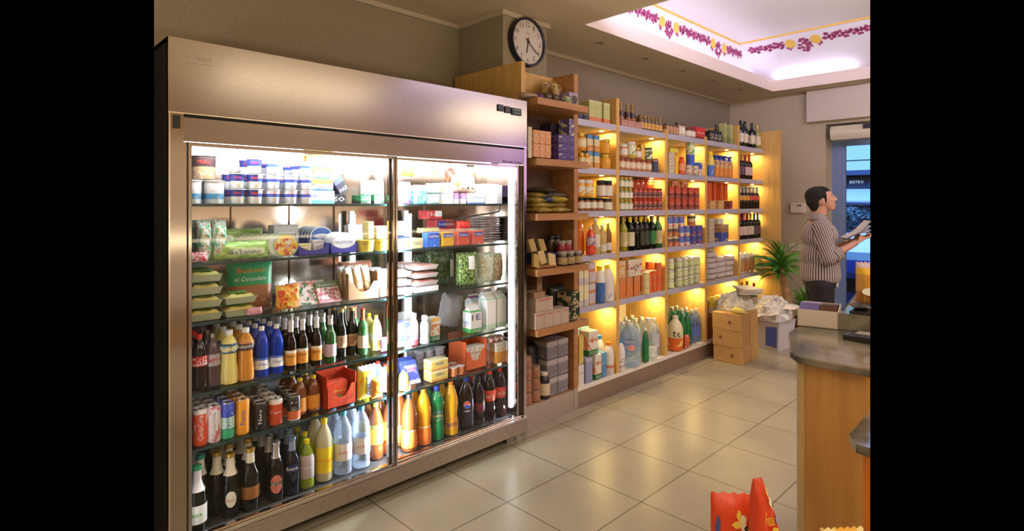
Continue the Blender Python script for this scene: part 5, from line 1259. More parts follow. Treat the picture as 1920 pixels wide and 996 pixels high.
def pepsi():
    t = bottle('pet', big * .98, .043, g_cola, c_navy, (.08, .60, PEP), 'pepsi', m_wh, .014, tz=.38, tw=.035)()
    h = big * .98; r = .0462
    for m_, (a0, a1) in ((mat('ink_red_globe', (.75, .06, .03), .4), (0, PI)), (m_wh, (-.25, .0)), (m_blu, (PI, 2 * PI))):
        if m_ is m_wh: continue
        b = MB(); vs = [(0, 0)] + [(math.cos(a0 + (a1 - a0) * k / 12) * .016, math.sin(a0 + (a1 - a0) * k / 12) * .016 + (.003 if m_ is not m_blu else -.003)) for k in range(13)]
        b.add([(r * math.sin(x / r), -r * math.cos(x / r), h * .50 + y_) for x, y_ in vs], [(0, k, k + 1) for k in range(1, 13)])
        link('emblem', b.mesh('em'), m_, t)
    b = MB(); vs = [(0, 0)] + [(math.cos(2 * PI * k / 16) * .020, math.sin(2 * PI * k / 16) * .020) for k in range(16)]
    r -= .0008; b.add([(r * math.sin(x / r), -r * math.cos(x / r), h * .50 + y_) for x, y_ in vs], [(0, 1 + k, 1 + (k + 1) % 16) for k in range(16)])
    link('emblem', b.mesh('em'), m_wh, t)
    return t
grid(pepsi, 'large black cola bottle with round emblem, fridge floor', 'cola bottle', 'large round emblem cola bottles', [X(876, 2.49)], [2.50, 2.595], z)
grid(bottle('pet', big * .90, .042, g_cola, c_blk, (.30, .48, mat('label_maroon', (.16, .02, .03), .4)), None, None), 'large cola bottle with maroon label, fridge floor', 'cola bottle', 'large maroon label cola bottles', [X(898, 2.50)], [2.51, 2.60], z)
LCC = art('label_coke', [(0, (.75, .07, .03))], blob=(.85, .6, .55), bs=2.5, thr=.3)
grid(bottle('waist', big * .97, .042, g_cola, c_red, (.40, .62, LCC), 'Coca-Cola', m_wh, .026, tw=.06, fill=None), 'large cola bottle with red label and red cap, fridge floor', 'cola bottle', 'large red label cola bottles', XS([919, 941], 2.50), [2.51, 2.605], z)
grid(bottle('pet', big * 1.0, .042, g_cola, c_red, (.46, .74, LCC), None, None), 'large cola bottle at the right end of the fridge floor', 'cola bottle', 'cola bottles at the right end', [2.355], [2.70, 2.79], z)
# ================================================================== STOCK ON THE LIT SHELVING UNIT
YS = 2.50
def P(u, y=YS): return xa(u, y)
def PS(us, y=YS): return [xa(u, y) for u in us]
BAY = ['first', 'second', 'third', 'fourth', 'fifth']
def rowx(bay, n, w, start=.03):
    x0 = DX[bay] + .02 + start + w / 2
    return [x0 + i * w for i in range(n)]
zt, z1, z2, z3, z4, z0 = UT + .001, SZ[0] + .001, SZ[1] + .001, SZ[2] + .001, SZ[3] + .001, .153
amber = mat('honey_amber', (.62, .27, .03), .12, coat=.4); peach = mat('peach_halves', (.80, .42, .06), .2, coat=.3)
black_lid = mat('lid_black'); gold_lid = c_gold; white_lid = mat('lid_white', (.8, .78, .75), .4)
# -- first bay
grid(carton(.075, .08, .155, art('apple_juice', [(0, (.65, .22, .10)), (.22, (.50, .52, .22)), (.9, (.6, .6, .35))], blob=(.35, .42, .12), bs=3, thr=.4, zr=(.25, 1)), None, None), 'green apple juice carton on top of first bay', 'juice carton', 'apple juice cartons on top of the first bay', PS([1113, 1125, 1140]), [2.51, 2.60], zt)
grid(tin(.04, .035, mat('tin_dark_navy', (.05, .05, .09), .4)), 'flat dark tin on top of first bay', 'food tin', 'flat dark tins on top of the first bay', PS([1088, 1099]), [2.52], zt)
one(carton(.07, .12, .13, mat('dark_green_box', (.02, .06, .04), .5)), 'dark green box left of the apple juice cartons', 'food box', 3.30, 2.70, zt)
HON = art('label_honey', [(0, (.78, .68, .45))], blob=(.6, .3, .1), bs=2.4, thr=.38)
grid(jar(.13, .048, amber, gold_lid, HON, name='honey_jar'), 'large honey jar with cream label, first bay top shelf', 'honey jar', 'large honey jars', PS([1095]), [2.54], z1 + .115)
grid(carton(.06, .06, .12, art('alpine_box', [(0, (.65, .30, .08)), (.35, (.75, .65, .40)), (.75, (.10, .28, .60))], blob=(.8, .75, .6), bs=3, thr=.38)), 'carton with blue mountain top, first bay top shelf', 'food carton', 'cartons with blue mountain tops', PS([1111, 1124]), [2.52], z1, nl=2, dz=.122)
grid(jar(.11, .048, mat('orange_fruit', (.72, .34, .03), .2, coat=.3), gold_lid, None, belly=.08), 'round jar of orange fruit, first bay top shelf', 'fruit jar', 'round jars of orange fruit', PS([1141]), [2.54], z1, nl=2, dz=.113)
grid(jar(.10, .036, amber, gold_lid, HON), 'small amber preserve jar, first bay top shelf', 'preserve jar', 'small amber preserve jars', PS([1091, 1101]), [2.51, 2.60], z1)
grid(jar(.12, .040, peach, white_lid, art('label_pale_fruit', [(0, (.80, .75, .68))], blob=(.7, .4, .1), bs=2), name='fruit_jar'), 'orange jar with pale label, first bay second shelf', 'fruit jar', 'orange jars with pale labels', PS([1091, 1106]), [2.52, 2.62], z2 + .10)
JB = art('label_paper_white', [(0, (.75, .72, .66))], blob=(.25, .2, .18), bs=4, thr=.32)
grid(jar(.095, .036, mat('jam_brown', (.30, .10, .03), .2, coat=.3), black_lid, JB, name='jam_jar'), 'jam jar with black lid, first bay second shelf', 'jam jar', 'jam jars with black lids', PS([1090, 1101, 1113, 1125]), [2.51, 2.60], z2)
grid(jar(.125, .040, mat('jam_brown'), black_lid, JB, lz=(.08, .68), name='jam_jar', lidh=.25), 'jar with broad white label and black lid, first bay', 'jam jar', 'jars with broad white labels', PS([1127, 1139], 2.52), [2.52], z2 + .0 + .098)
grid(jar(.09, .040, mat('jam_brown'), black_lid, JB, lz=(.08, .68), name='jam_jar', lidh=.25), 'low jar with white label at right, first bay second shelf', 'jam jar', 'low jars with white labels', PS([1140]), [2.51, 2.62], z2)
grid(bottle('pet', .26, .042, mat('orange_red_syrup', (.80, .20, .04), .12, coat=.3), c_yel, None, None, None), 'orange red syrup bottle, first bay third shelf', 'syrup bottle', 'orange red syrup bottles', [3.12, 3.21], [2.585, 2.675], z3)
one(bottle('pet', .20, .034, mat('red_syrup', (.75, .08, .04), .12, coat=.3), c_white, (.35, .65, art('label_lilac_print', [(0, (.60, .5, .62))], blob=(.2, .1, .3), bs=2)), None, None), 'small red bottle with lilac label, first bay third shelf', 'syrup bottle', P(1107, 2.49), 2.49, z3)
one(bottle('oil', .262, .036, mat('pale_gold_liquid', (.75, .62, .28), .08, trans=.4), c_white, (.2, .55, JB), None, None), 'tall pale bottle with white cap, first bay third shelf', 'bottle', P(1118), 2.51, z3)
one(bottle('oil', .21, .034, mat('pale_gold_liquid'), c_white, (.08, .32, JB), None, None), 'short pale bottle with white cap, first bay third shelf', 'bottle', P(1131), 2.51, z3)
one(bottle('oil', .22, .028, mat('bronze_liquid', (.30, .15, .05), .1, trans=.3), c_gold, (.1, .35, JB), None, None), 'slim bronze bottle, first bay third shelf', 'bottle', P(1142), 2.51, z3)
MLK = art('milk_box_lilac', [(0, (.55, .35, .12)), (.10, (.60, .52, .58)), (.55, (.62, .25, .10)), (.70, (.62, .55, .60))], blob=(.45, .38, .42), bs=3, thr=.36)
grid(carton(.072, .09, .150, MLK, 'SOLE', m_wh, .016, .14, name='milk_carton'), 'lilac milk carton lettered in white, first bay fourth shelf', 'milk carton', 'lilac milk cartons', PS([1111], 2.49), [2.49, 2.59], z4, nl=2, dz=.152)
grid(carton(.05, .09, .150, art('milk_box_cream', [(0, (.60, .55, .58)), (.3, (.82, .75, .50))]), side_text=('LATTE', .018, .5, m_nav)), 'pale narrow milk carton, first bay fourth shelf', 'milk carton', 'pale narrow milk cartons', PS([1090, 1100], 2.49), [2.49, 2.59], z4, nl=2, dz=.152)
one(bottle('milk', .27, .040, art('bottle_blue_lower', [(0, (.05, .16, .50)), (.62, (.80, .80, .80))], blob=(.15, .3, .6), bs=2, thr=.35, zr=(0, .6)), c_yel, None, None, capr=.5), 'white and blue bottle with yellow cap, first bay fourth shelf', 'milk bottle', P(1126, 2.49), 2.50, z4)
one(bottle('milk', .27, .052, art('bottle_milk_white', [(0, (.78, .76, .74))], blob=(.4, .45, .6), bs=2.4, thr=.38, zr=(.1, .5)), c_yel, None, None, capr=.42), 'round white milk jug with yellow cap, first bay fourth shelf', 'milk jug', P(1143, 2.49) - .005, 2.51, z4)
# base of the first bay
SOL = art('sole_carton_big', [(0, (.02, .16, .05)), (.22, (.78, .74, .68)), (.9, (.80, .78, .75))], blob=(.72, .22, .08), bs=1.6, thr=.44, zr=(.24, .85), seed=3)
one(carton(.075, .09, .18, SOL, 'SOLE', m_wh, .020, .11, text2=('latte', .026, .68, m_red), name='milk_carton'), 'white and green milk carton standing in the floor bay front row', 'milk carton', 3.31, 2.485, z0)
grid(carton(.11, .09, .17, SOL, 'SOLE', m_wh, .022, .11, text2=('latte', .028, .65, m_red), name='milk_carton'), 'upper white and green milk carton in floor of first bay', 'milk carton', 'upper white and green milk cartons', [P(1113, 2.5)], [2.50], z0 + .182)
one(carton(.075, .085, .175, art('lilac_blue_carton', [(0, (.28, .30, .50)), (.85, (.45, .45, .6))], blob=(.7, .65, .7), bs=2, thr=.3, zr=(.2, .8))), 'slate blue carton at front left of the floor bay', 'milk carton', P(1106, 2.48), 2.485, z0)
one(carton(.055, .085, .18, art('sky_carton', [(0, (.10, .25, .50)), (.5, (.14, .35, .6))], blob=(.6, .65, .7), bs=2, thr=.34)), 'blue carton right of the white and green one, floor bay', 'milk carton', 3.385, 2.488, z0)
grid(carton(.10, .14, .09, art('aqua_case', [(0, (.10, .38, .55)), (.5, (.25, .55, .65))], blob=(.75, .8, .8), bs=3, thr=.36)), 'aqua blue pack at the back of first bay floor', 'milk pack', 'aqua blue packs', [P(1092, 2.6) - .0, P(1092, 2.6) + .105], [2.66], z0 + .25)
grid(carton(.10, .14, .245, mat('white_pack_tall', (.75, .73, .72), .5)), 'plain white pack under the aqua ones, first bay floor', 'milk pack', 'plain white packs', [P(1092, 2.6), P(1092, 2.6) + .105], [2.66], z0)
one(carton(.05, .10, .20, art('yellow_milk', [(0, (.65, .48, .10))], blob=(.75, .65, .45), bs=2.5, thr=.4)), 'yellow carton at the left end of the first bay floor, upper', 'milk carton', P(1090, 2.5), 2.50, z0 + .142)
one(carton(.06, .10, .14, art('parmalat_side', [(0, (.72, .70, .70))]), side_text=('parmalat', .030, .5, m_blu), text='parmalat', tcol=m_nav, th=.014), 'white carton with dark lettering, left end of floor bay', 'milk carton', P(1090, 2.49), 2.49, z0)
WB = art('white_bottle_red', [(0, (.75, .72, .75)), (.25, (.65, .25, .2)), (.35, (.80, .78, .8))], blob=(.4, .3, .45), bs=2.4, thr=.34, zr=(.05, .45))
grid(bottle('milk', .275, .042, WB, c_blue, None, None, capr=.45), 'white milk bottle with blue cap, floor of first bay', 'milk bottle', 'white milk bottles with blue caps', [3.472], [2.60, 2.69], z0)
grid(bottle('milk', .24, .040, WB, c_org, None, None, capr=.45), 'white milk bottle with orange cap, floor of first bay', 'milk bottle', 'white milk bottles with orange caps', [3.468], [2.51], z0 + .0)
one(bottle('milk', .235, .042, WB, c_blue, (.12, .42, art('label_white_small2', [(0, (.75, .72, .72))], blob=(.2, .2, .35), bs=3)), None, capr=.45), 'white milk bottle with blue cap left of the big water jug', 'milk bottle', 3.608, 2.51, z0)
# -- second bay
grid(bottle('wine', .20, .026, mat('dark_vinegar', (.05, .02, .02), .1, coat=.4), c_gold, (.1, .42, mat('label_rust', (.35, .14, .08), .5)), None, None, foil=(.66, .985, mat('foil_amber', (.30, .18, .06), .4, .5))), 'dark bottle with amber neck on top of second bay', 'vinegar bottle', 'dark amber neck bottles', PS([1167, 1180, 1189], 2.54), [2.56], zt + .0)
grid(carton(.09, .05, .05, art('pink_pack_small', [(0, (.55, .28, .25))], blob=(.3, .2, .15), bs=3)), 'low dusty pink pack on top of second bay', 'food pack', 'low dusty pink packs', [P(1169), P(1169) + .095, P(1169) + .19], [2.485], zt)
PES = art('label_pesto', [(0, (.55, .30, .06))], blob=(.8, .65, .3), bs=2.6, thr=.4)
grid(jar(.115, .034, mat('dark_relish', (.10, .06, .02), .2, coat=.3), mat('lid_brown_gold', (.22, .14, .07), .3, .5), PES, lz=(.1, .5), lidh=.22), 'dark relish jar with gold label on top of second bay', 'relish jar', 'dark relish jars', PS([1203, 1210, 1217, 1224, 1231, 1238]), [2.51, 2.59], zt)
PP = art('label_preserve', [(0, (.75, .66, .5))], blob=(.45, .15, .25), bs=3, thr=.4)
grid(jar(.095, .035, mat('mixed_pickle', (.50, .22, .10), .2, coat=.3), mat('lid_dark_red', (.25, .07, .04), .4), PP, name='preserve_jar'), 'small preserve jar in the lower layer, second bay top shelf', 'preserve jar', 'small preserve jars, second bay top shelf', PS([1166, 1176, 1186, 1196, 1206, 1216]), [2.51, 2.60], z1)
one(jar(.105, .042, mat('mixed_pickle'), white_lid, JB), 'white labelled jar at upper left, second bay top shelf', 'preserve jar', P(1167, 2.53), 2.53, z1 + .097)
one(jar(.13, .042, mat('olive_oil_jar', (.55, .42, .06), .2, coat=.3), white_lid, art('label_round_green', [(0, (.78, .75, .6))], blob=(.1, .35, .1), bs=2, thr=.4), lz=(.25, .8)), 'tall jar with green and white label, second bay top shelf', 'preserve jar', P(1182, 2.53), 2.53, z1 + .097)
one(jar(.09, .036, mat('mixed_pickle'), gold_lid, JB), 'small white labelled jar between two tall jars, second bay', 'preserve jar', P(1194, 2.53), 2.53, z1 + .097)
one(jar(.125, .032, mat('corn_jar', (.75, .50, .08), .2, coat=.3), gold_lid, None), 'slim yellow jar in the upper layer, second bay top shelf', 'preserve jar', P(1202, 2.55), 2.55, z1 + .097)
one(jar(.10, .036, mat('green_peas', (.25, .32, .08), .2), mat('tin_dark_lid', (.08, .1, .08), .4), art('label_white_flower', [(0, (.08, .12, .05))], blob=(.8, .8, .75), bs=2, thr=.5), lz=(.1, .8)), 'dark jar with white flower label atop a dark can, second bay', 'preserve jar', P(1219), 2.52, z1 + .098)
one(tin(.095, .036, mat('tin_dark_navy')), 'dark can below the flower label jar, second bay top shelf', 'food can', P(1228, 2.5) , 2.51, z1)
one(jar(.12, .040, mat('red_pesto', (.50, .12, .05), .2), mat('lid_dark_red'), PP), 'reddish jar at right end of second bay top shelf', 'preserve jar', P(1238) - .005, 2.56, z1)
SG = art('label_sauce', [(0, (.10, .03, .05)), (.6, (.12, .03, .04))], blob=(.75, .35, .2), bs=2.6, thr=.42)
sauce = mat('tomato_sauce', (.45, .05, .015), .2, coat=.3); rlid = mat('lid_red_dark', (.40, .05, .03), .35, .2)
grid(jar(.088, .033, sauce, rlid, SG, lz=(.12, .62), name='sauce_jar'), 'red sauce jar, second bay second shelf', 'sauce jar', 'red sauce jars', PS([1191, 1200, 1209, 1218, 1227, 1236]), [2.51], z2, nl=2, dz=.090)
grid(jar(.088, .033, sauce, rlid, None, name='sauce_jar'), 'red sauce jar behind the front ones, second bay second shelf', 'sauce jar', 'rear red sauce jars', PS([1191, 1200, 1209, 1218, 1227, 1236], 2.51), [2.60], z2, nl=3, dz=.080)
grid(jar(.085, .033, mat('green_sauce', (.25, .30, .08), .2, coat=.3), gold_lid, JB, lz=(.12, .6), name='sauce_jar'), 'green sauce jar, second bay second shelf', 'sauce jar', 'green sauce jars', PS([1166, 1174, 1182]), [2.51, 2.60], z2, nl=3, dz=.086)
OL = art('label_oil', [(0, (.55, .45, .22))], blob=(.7, .65, .45), bs=2, thr=.4)
OLD = art('label_oil_dark', [(0, (.04, .05, .03))], blob=(.5, .42, .25), bs=4, thr=.34)
for i, (u_, lb, gm, cc) in enumerate([(1171, OL, mat('olive_oil_green', (.28, .28, .02), .1, coat=.3), c_gold), (1184, art('label_oil_pale', [(0, (.65, .6, .42))]), g_blk, c_yel), (1195, None, g_blk, c_gold), (1204, OLD, g_blk, c_yel), (1213, OLD, g_blk, c_gold), (1225, art('label_oil_green', [(0, (.03, .22, .06))], blob=(.6, .2, .08), bs=1.5, thr=.36), g_blk, mat('cap_bronze', (.22, .12, .05), .4, .5)), (1236, OL, g_green, mat('cap_bronze'))]):
    nm = ['olive oil bottle with tan label and greenish oil', 'olive oil bottle with tall pale label', 'plain dark olive oil bottle between labelled ones', 'olive oil bottle with dark patterned label and yellow collar', 'olive oil bottle with dark patterned label and gold collar', 'olive oil bottle with green label and orange spot', 'olive oil bottle with tan label at the right'][i]
    one(bottle('oil', .262, .037, gm, cc, (.14, .55, lb) if lb else None, None, None, foil=(.84, .92, cc)), nm + ', second bay', 'oil bottle', P(u_), 2.515, z3, group='olive oil bottles')
grid(bottle('oil', .262, .036, g_blk, c_gold, None, None, None), 'dark oil bottle behind the labelled ones, second bay', 'oil bottle', 'rear dark oil bottles', PS([1177, 1188, 1199, 1210, 1221, 1232], 2.51), [2.60, 2.68], z3)
OJ = art('orange_carton', [(0, (.70, .22, .06)), (.7, (.65, .25, .1))], blob=(.25, .08, .3), bs=2, thr=.36)
grid(carton(.082, .10, .155, OJ), 'orange juice carton in the lower layer, second bay fourth shelf', 'juice carton', 'orange cartons, second bay fourth shelf', PS([1168, 1181, 1195], 2.49), [2.49], z4)
SB = art('box_white_ovals', [(0, (.75, .68, .52))], blob=(.55, .12, .06), bs=4, thr=.44, zr=(.1, .9), seed=6)
one(carton(.19, .10, .13, SB, 'SALTI', m_nav, .030, .5, .10), 'white carton with rows of red ovals, second bay fourth shelf', 'food box', P(1187, 2.49) + .03, 2.49, z4 + .157)
one(carton(.09, .10, .13, art('box_orange_window', [(0, (.72, .60, .42))], blob=(.75, .35, .06), bs=3, thr=.48)), 'carton with orange pictures at the left, second bay fourth shelf', 'food box', P(1167, 2.49), 2.49, z4 + .157)
one(bag(.10, .022, .06, mat('orange_wrap'), wr=.002), 'orange packet on the left carton, second bay fourth shelf', 'packet', P(1172, 2.53), 2.535, z4 + .288)
REDC = art('red_can_orange', [(0, (.72, .14, .04))], blob=(.80, .45, .2), bs=2.5, thr=.33)
grid(tin(.058, .033, REDC), 'low red tin stacked in second bay fourth shelf', 'food tin', 'low red tins', PS([1219, 1228, 1237], 2.50), [2.52, 2.60], z4, nl=[3, 3, 4], dz=.0585)
grid(tin(.058, .033, art('yellow_can', [(0, (.75, .65, .35))], blob=(.55, .45, .08), bs=2.5, thr=.4)), 'low yellow tin in a stack, second bay fourth shelf', 'food tin', 'low yellow tins', PS([1210], 2.49), [2.49], z4, nl=3, dz=.0585)
# base of the second bay: water
wat = bottle('pet', .30, .044, g_water, c_white, (.30, .50, art('label_water_pink', [(0, (.65, .60, .72))], blob=(.7, .3, .4), bs=2)), None, None)
grid(wat, 'clear water bottle on the floor of second bay', 'water bottle', 'clear water bottles in the second bay', [P(1170, 2.6) + .02, P(1170, 2.6) + .11, P(1170, 2.6) + .2, P(1170, 2.6) + .3, P(1170, 2.6) + .4, P(1170, 2.6) + .5], [2.69, 2.79], z0)
one(bottle('jug', .335, .082, plastic('jug_blue_clear', (.80, .88, .98), (.60, .74, .92), .38), c_white, (.52, .56, mat('band_blue', (.2, .3, .6), .4)), None, None, oval=(.47, .030, .024, mat('spot_pink', (.8, .35, .35), .4))), 'big ribbed clear water jug at the front of second bay', 'water jug', P(1187, 2.50), 2.53, z0)
one(bottle('jug', .335, .070, plastic('jug_clear_white', (.9, .95, .97), (.85, .88, .9), .35), c_white, (.10, .36, art('label_jug_green', [(0, (.70, .75, .72))], blob=(.1, .4, .15), bs=3, thr=.36)), None, None), 'tall clear water jug with green and white label', 'water jug', P(1222, 2.50), 2.53, z0)
one(bottle('pet', .27, .028, g_sprite, c_white, None, None, None), 'green bottle between the two water jugs', 'water bottle', P(1206, 2.52), 2.50, z0)
one(bottle('pet', .30, .043, g_blue, c_navy, None, None, None), 'dark blue bottle top behind the left water jug', 'water bottle', 3.612, 2.605, z0)
one(bottle('pet', .31, .044, g_water, c_white, (.25, .6, art('label_lavender', [(0, (.55, .5, .75))])), None, None), 'water bottle with lavender label against the third divider', 'water bottle', P(1238, 2.51) - .012, 2.56, z0)
# -- third bay
grid(jar(.085, .033, mat('brown_preserve', (.40, .20, .10), .2, coat=.2), mat('lid_dark_bronze', (.12, .08, .06), .4, .3), None), 'jar of brown preserve on top of third bay', 'preserve jar', 'jars of brown preserve on top', PS([1250, 1256, 1262, 1268]), [2.50, 2.58], zt)
grid(jar(.12, .036, mat('milky_cheese', (.60, .48, .42), .3), mat('lid_dark_bronze'), JB), 'pale jar with dark lid on top of third bay', 'preserve jar', 'pale jars on top of the third bay', PS([1277, 1284]), [2.53], zt)
grid(jar(.075, .032, mat('milky_cheese'), mat('lid_dark_bronze'), JB), 'low pale labelled jar on top of third bay', 'preserve jar', 'low pale jars on top of the third bay', PS([1290, 1297]), [2.50], zt)
one(carton(.165, .12, .105, art('red_tray_pack', [(0, (.25, .03, .03)), (.2, (.60, .04, .04))], blob=(.75, .3, .25), bs=3, thr=.3), 'Simmental', m_wh, .022, .55, slant=.2), 'bright red pack on top of third bay', 'food pack', P(1314, 2.49), 2.49, zt)
grid(carton(.09, .10, .06, art('white_brown_box', [(0, (.68, .58, .45))], blob=(.3, .12, .06), bs=3, thr=.4)), 'white and brown box in a pile, third bay top shelf', 'food box', 'white and brown boxes', [P(1260, 2.49)], [2.49], z1, nl=3, dz=.061)
one(carton(.13, .10, .035, art('yellow_lid_box', [(0, (.75, .62, .08))])), 'yellow flat box on the white and brown pile', 'food box', P(1262, 2.49) + .02, 2.49, z1 + .184)
one(carton(.05, .08, .16, mat('box_yellow_tall', (.80, .55, .06), .4)), 'tall yellow box in the third bay top shelf', 'food box', P(1271, 2.49), 2.50, z1)
one(bottle('milk', .15, .030, mat('ketchup_red', (.65, .10, .03), .3), c_red, (.2, .6, mat('label_ketchup', (.75, .3, .15), .4)), None, None), 'red squeeze bottle in the third bay top shelf', 'sauce bottle', P(1278, 2.49), 2.49, z1)
MAYO = art('blue_white_tin', [(0, (.70, .62, .55)), (.5, (.06, .12, .55))], blob=(.8, .75, .65), bs=2.2, thr=.38)
grid(tin(.085, .042, art('tuna_stack', [(0, (.6, .5, .4)), (.6, (.6, .55, .5))], blob=(.3, .15, .1), bs=3), ), 'squat beige tin, third bay top shelf', 'food tin', 'squat beige tins', PS([1290, 1302]), [2.50], z1)
one(carton(.075, .08, .12, MAYO, name='food_box'), 'blue and white box at the right, third bay top shelf', 'food box', P(1313, 2.49) + .0, 2.49, z1)
one(tin(.10, .040, mat('tin_royal_blue', (.05, .12, .58), .3)), 'royal blue can in the upper layer, third bay top shelf', 'food can', P(1297), 2.515, z1 + .087)
one(tin(.095, .040, art('tin_green_white', [(0, (.72, .70, .45))], blob=(.1, .35, .15), bs=2, thr=.46)), 'green and cream can on the royal blue can', 'food can', P(1297), 2.515, z1 + .188)
RG = art('red_pack_mix', [(0, (.30, .05, .04)), (.45, (.58, .08, .04))], blob=(.65, .50, .35), bs=4, thr=.42, blob2=(.08, .05, .08))
grid(carton(.072, .08, .098, RG), 'red snack box, third bay second shelf', 'food box', 'red snack boxes, third bay', PS([1260, 1272, 1284, 1296, 1308], 2.49), [2.49], z2, nl=2, dz=.099)
grid(bag(.10, .055, .05, art('red_bag_small', [(0, (.55, .15, .06))], blob=(.75, .6, .45), bs=3), wr=.003), 'small reddish bag on the red boxes, third bay', 'snack bag', 'small reddish bags', PS([1267, 1285], 2.52), [2.53], z2 + .199)
TC = art('tomato_can', [(0, (.75, .68, .6)), (.3, (.10, .18, .55))], blob=(.70, .10, .04), bs=1.8, thr=.42, seed=3)
TC2 = art('bean_can', [(0, (.45, .12, .06)), (.5, (.10, .08, .10)), (.8, (.7, .6, .3))], blob=(.75, .45, .15), bs=2, thr=.38)
grid(tin(.085, .037, TC), 'white and blue tomato can, third bay third shelf', 'food can', 'white and blue tomato cans', PS([1279, 1290]), [2.52, 2.60], z3, nl=[3, 2], dz=.0855)
grid(tin(.085, .037, TC2), 'dark bean can, third bay third shelf', 'food can', 'dark bean cans', PS([1257, 1268]), [2.52, 2.60], z3, nl=2, dz=.0855)
grid(tin(.085, .037, TC), 'tomato can in the top layer at left, third bay', 'food can', 'upper left tomato cans', PS([1257, 1268]), [2.52], z3 + .1715)
grid(tin(.085, .037, art('navy_red_can', [(0, (.06, .08, .30))], blob=(.6, .08, .1), bs=2, thr=.4)), 'navy can with red print at right, third bay third shelf', 'food can', 'navy cans with red print', PS([1302, 1313]), [2.52], z3, nl=2, dz=.0855)
one(tin(.085, .038, art('cream_red_can', [(0, (.5, .15, .06)), (.4, (.75, .6, .4)), (.75, (.06, .04, .03))])), 'cream and black can on the upper right, third bay', 'food can', P(1300), 2.52, z3 + .1715)
VG = art('veg_jar_label', [(0, (.68, .70, .42))], blob=(.22, .38, .10), bs=3, thr=.44, blob2=(.8, .8, .65))
grid(jar(.080, .036, mat('veg_green', (.50, .50, .16), .2, coat=.3), white_lid, VG, lz=(.1, .7), name='vegetable_jar'), 'green and cream labelled vegetable jar, third bay', 'vegetable jar', 'vegetable jars, third bay', PS([1274, 1285, 1296, 1307]), [2.51, 2.59], z4, nl=3, dz=.0815)
grid(jar(.080, .036, mat('veg_green'), white_lid, mat('label_pale_lime', (.72, .78, .45), .4), lz=(.1, .7), name='vegetable_jar'), 'vegetable jar with pale lime label at left, third bay', 'vegetable jar', 'pale lime vegetable jars', PS([1258]), [2.51, 2.59], z4, nl=3, dz=.0815)
# base of the third bay
TE = art('te_pack', [(0, (.75, .14, .02)), (.55, (.80, .78, .55))], blob=(.80, .60, .20), bs=1.7, thr=.42, zr=(.1, .5))
one(bottle('pet', .30, .066, TE, c_white, (.10, .62, TE), 'te', m_blk, .055, tz=.5, tw=.07), 'large white and orange pack lettered te, floor of third bay', 'drink bottle', P(1270, 2.50), 2.52, z0)
grid(bottle('pet', .30, .040, g_sprite, c_grn, (.1, .35, art('label_green_dark', [(0, (.02, .12, .05))], blob=(.5, .6, .5), bs=2, thr=.34)), None, None), 'green soda bottle on the floor of third bay', 'soda bottle', 'green soda bottles, third bay', [4.60, 4.69], [2.535, 2.625], z0)
grid(bottle('pet', .31, .040, plastic('pale_green_bottle', (.75, .9, .72), (.55, .7, .5), .45), c_sil, (.3, .5, mat('label_pale_lime')), None, None), 'pale green water bottle at the back of third bay', 'water bottle', 'pale green water bottles', [P(1262, 2.68), P(1262, 2.68) + .085], [2.70, 2.79], z0)
grid(bottle('pet', .30, .041, plastic('pale_blue_bottle', (.55, .7, .95), (.30, .42, .75), .5), c_white, (.2, .5, mat('label_royal', (.12, .2, .6), .4)), None, None), 'pale blue water bottle at right, floor of third bay', 'water bottle', 'pale blue water bottles', [4.80, 4.885], [2.55, 2.65, 2.75], z0)
one(bag(.06, .12, .05, art('red_small_bag', [(0, (.65, .12, .06))], blob=(.75, .6, .55), bs=3, thr=.4), wr=.003), 'small red bag in front of the green bottles', 'snack bag', P(1283, 2.485) + .02, 2.475, z0)
# -- fourth bay
grid(jar(.10, .035, mat('dark_sauce_jar', (.03, .03, .03), .2, coat=.3), black_lid, art('label_dark_gold', [(0, (.05, .04, .04))], blob=(.55, .45, .3), bs=2.5, thr=.42)), 'dark jar with patterned label on top of fourth bay', 'preserve jar', 'dark jars on top of the fourth bay', PS([1333, 1340, 1347]), [2.50, 2.58], zt)
grid(bottle('wine', .185, .030, g_blk, black_lid, None, None, None), 'short black bottle on top of fourth bay', 'bottle', 'short black bottles on top', PS([1346, 1352], 2.56), [2.58], zt)
grid(carton(.055, .06, .20, art('olive_pasta_pack', [(0, (.25, .28, .10)), (.3, (.42, .42, .18))], blob=(.15, .3, .1), bs=3, thr=.4)), 'tall olive green pack on top of fourth bay', 'food pack', 'tall olive green packs', PS([1361, 1372], 2.50), [2.50], zt)
one(bottle('wine', .22, .030, g_blk, black_lid, None, None, None), 'black bottle between the tall olive green packs', 'bottle', P(1366, 2.55), 2.56, zt)
one(bottle('milk', .235, .040, art('yellow_blue_bottle', [(0, (.08, .20, .60)), (.5, (.82, .62, .10))], blob=(.8, .75, .5), bs=2, thr=.34), c_yel, None, None, capr=.6), 'yellow and blue bottle with yellow cap, fourth bay top shelf', 'drink bottle', P(1333), 2.51, z1)
OC = art('orange_carafe', [(0, (.72, .25, .04)), (.45, (.65, .35, .15)), (.82, (.06, .10, .50))], blob=(.10, .06, .05), bs=2.4, thr=.38, zr=(0, .8), seed=4)
grid(bottle('pet', .21, .036, OC, c_navy, None, None, None, capr=.7), 'orange drink bottle with blue cap, fourth bay top shelf', 'juice bottle', 'orange drink bottles with blue caps', PS([1344, 1352, 1360, 1369], 2.50), [2.51, 2.59], z1)
RO = art('red_orange_box', [(0, (.68, .10, .03))], blob=(.75, .25, .05), bs=2.4, thr=.4)
one(carton(.10, .10, .175, mat('box_scarlet', (.66, .11, .04), .4)), 'tall scarlet box at the upper left, fourth bay second shelf', 'food box', P(1336, 2.5), 2.53, z2 + .083)
one(carton(.045, .10, .175, RO), 'slim red box with orange print, fourth bay second shelf', 'food box', P(1347, 2.5), 2.53, z2 + .083)
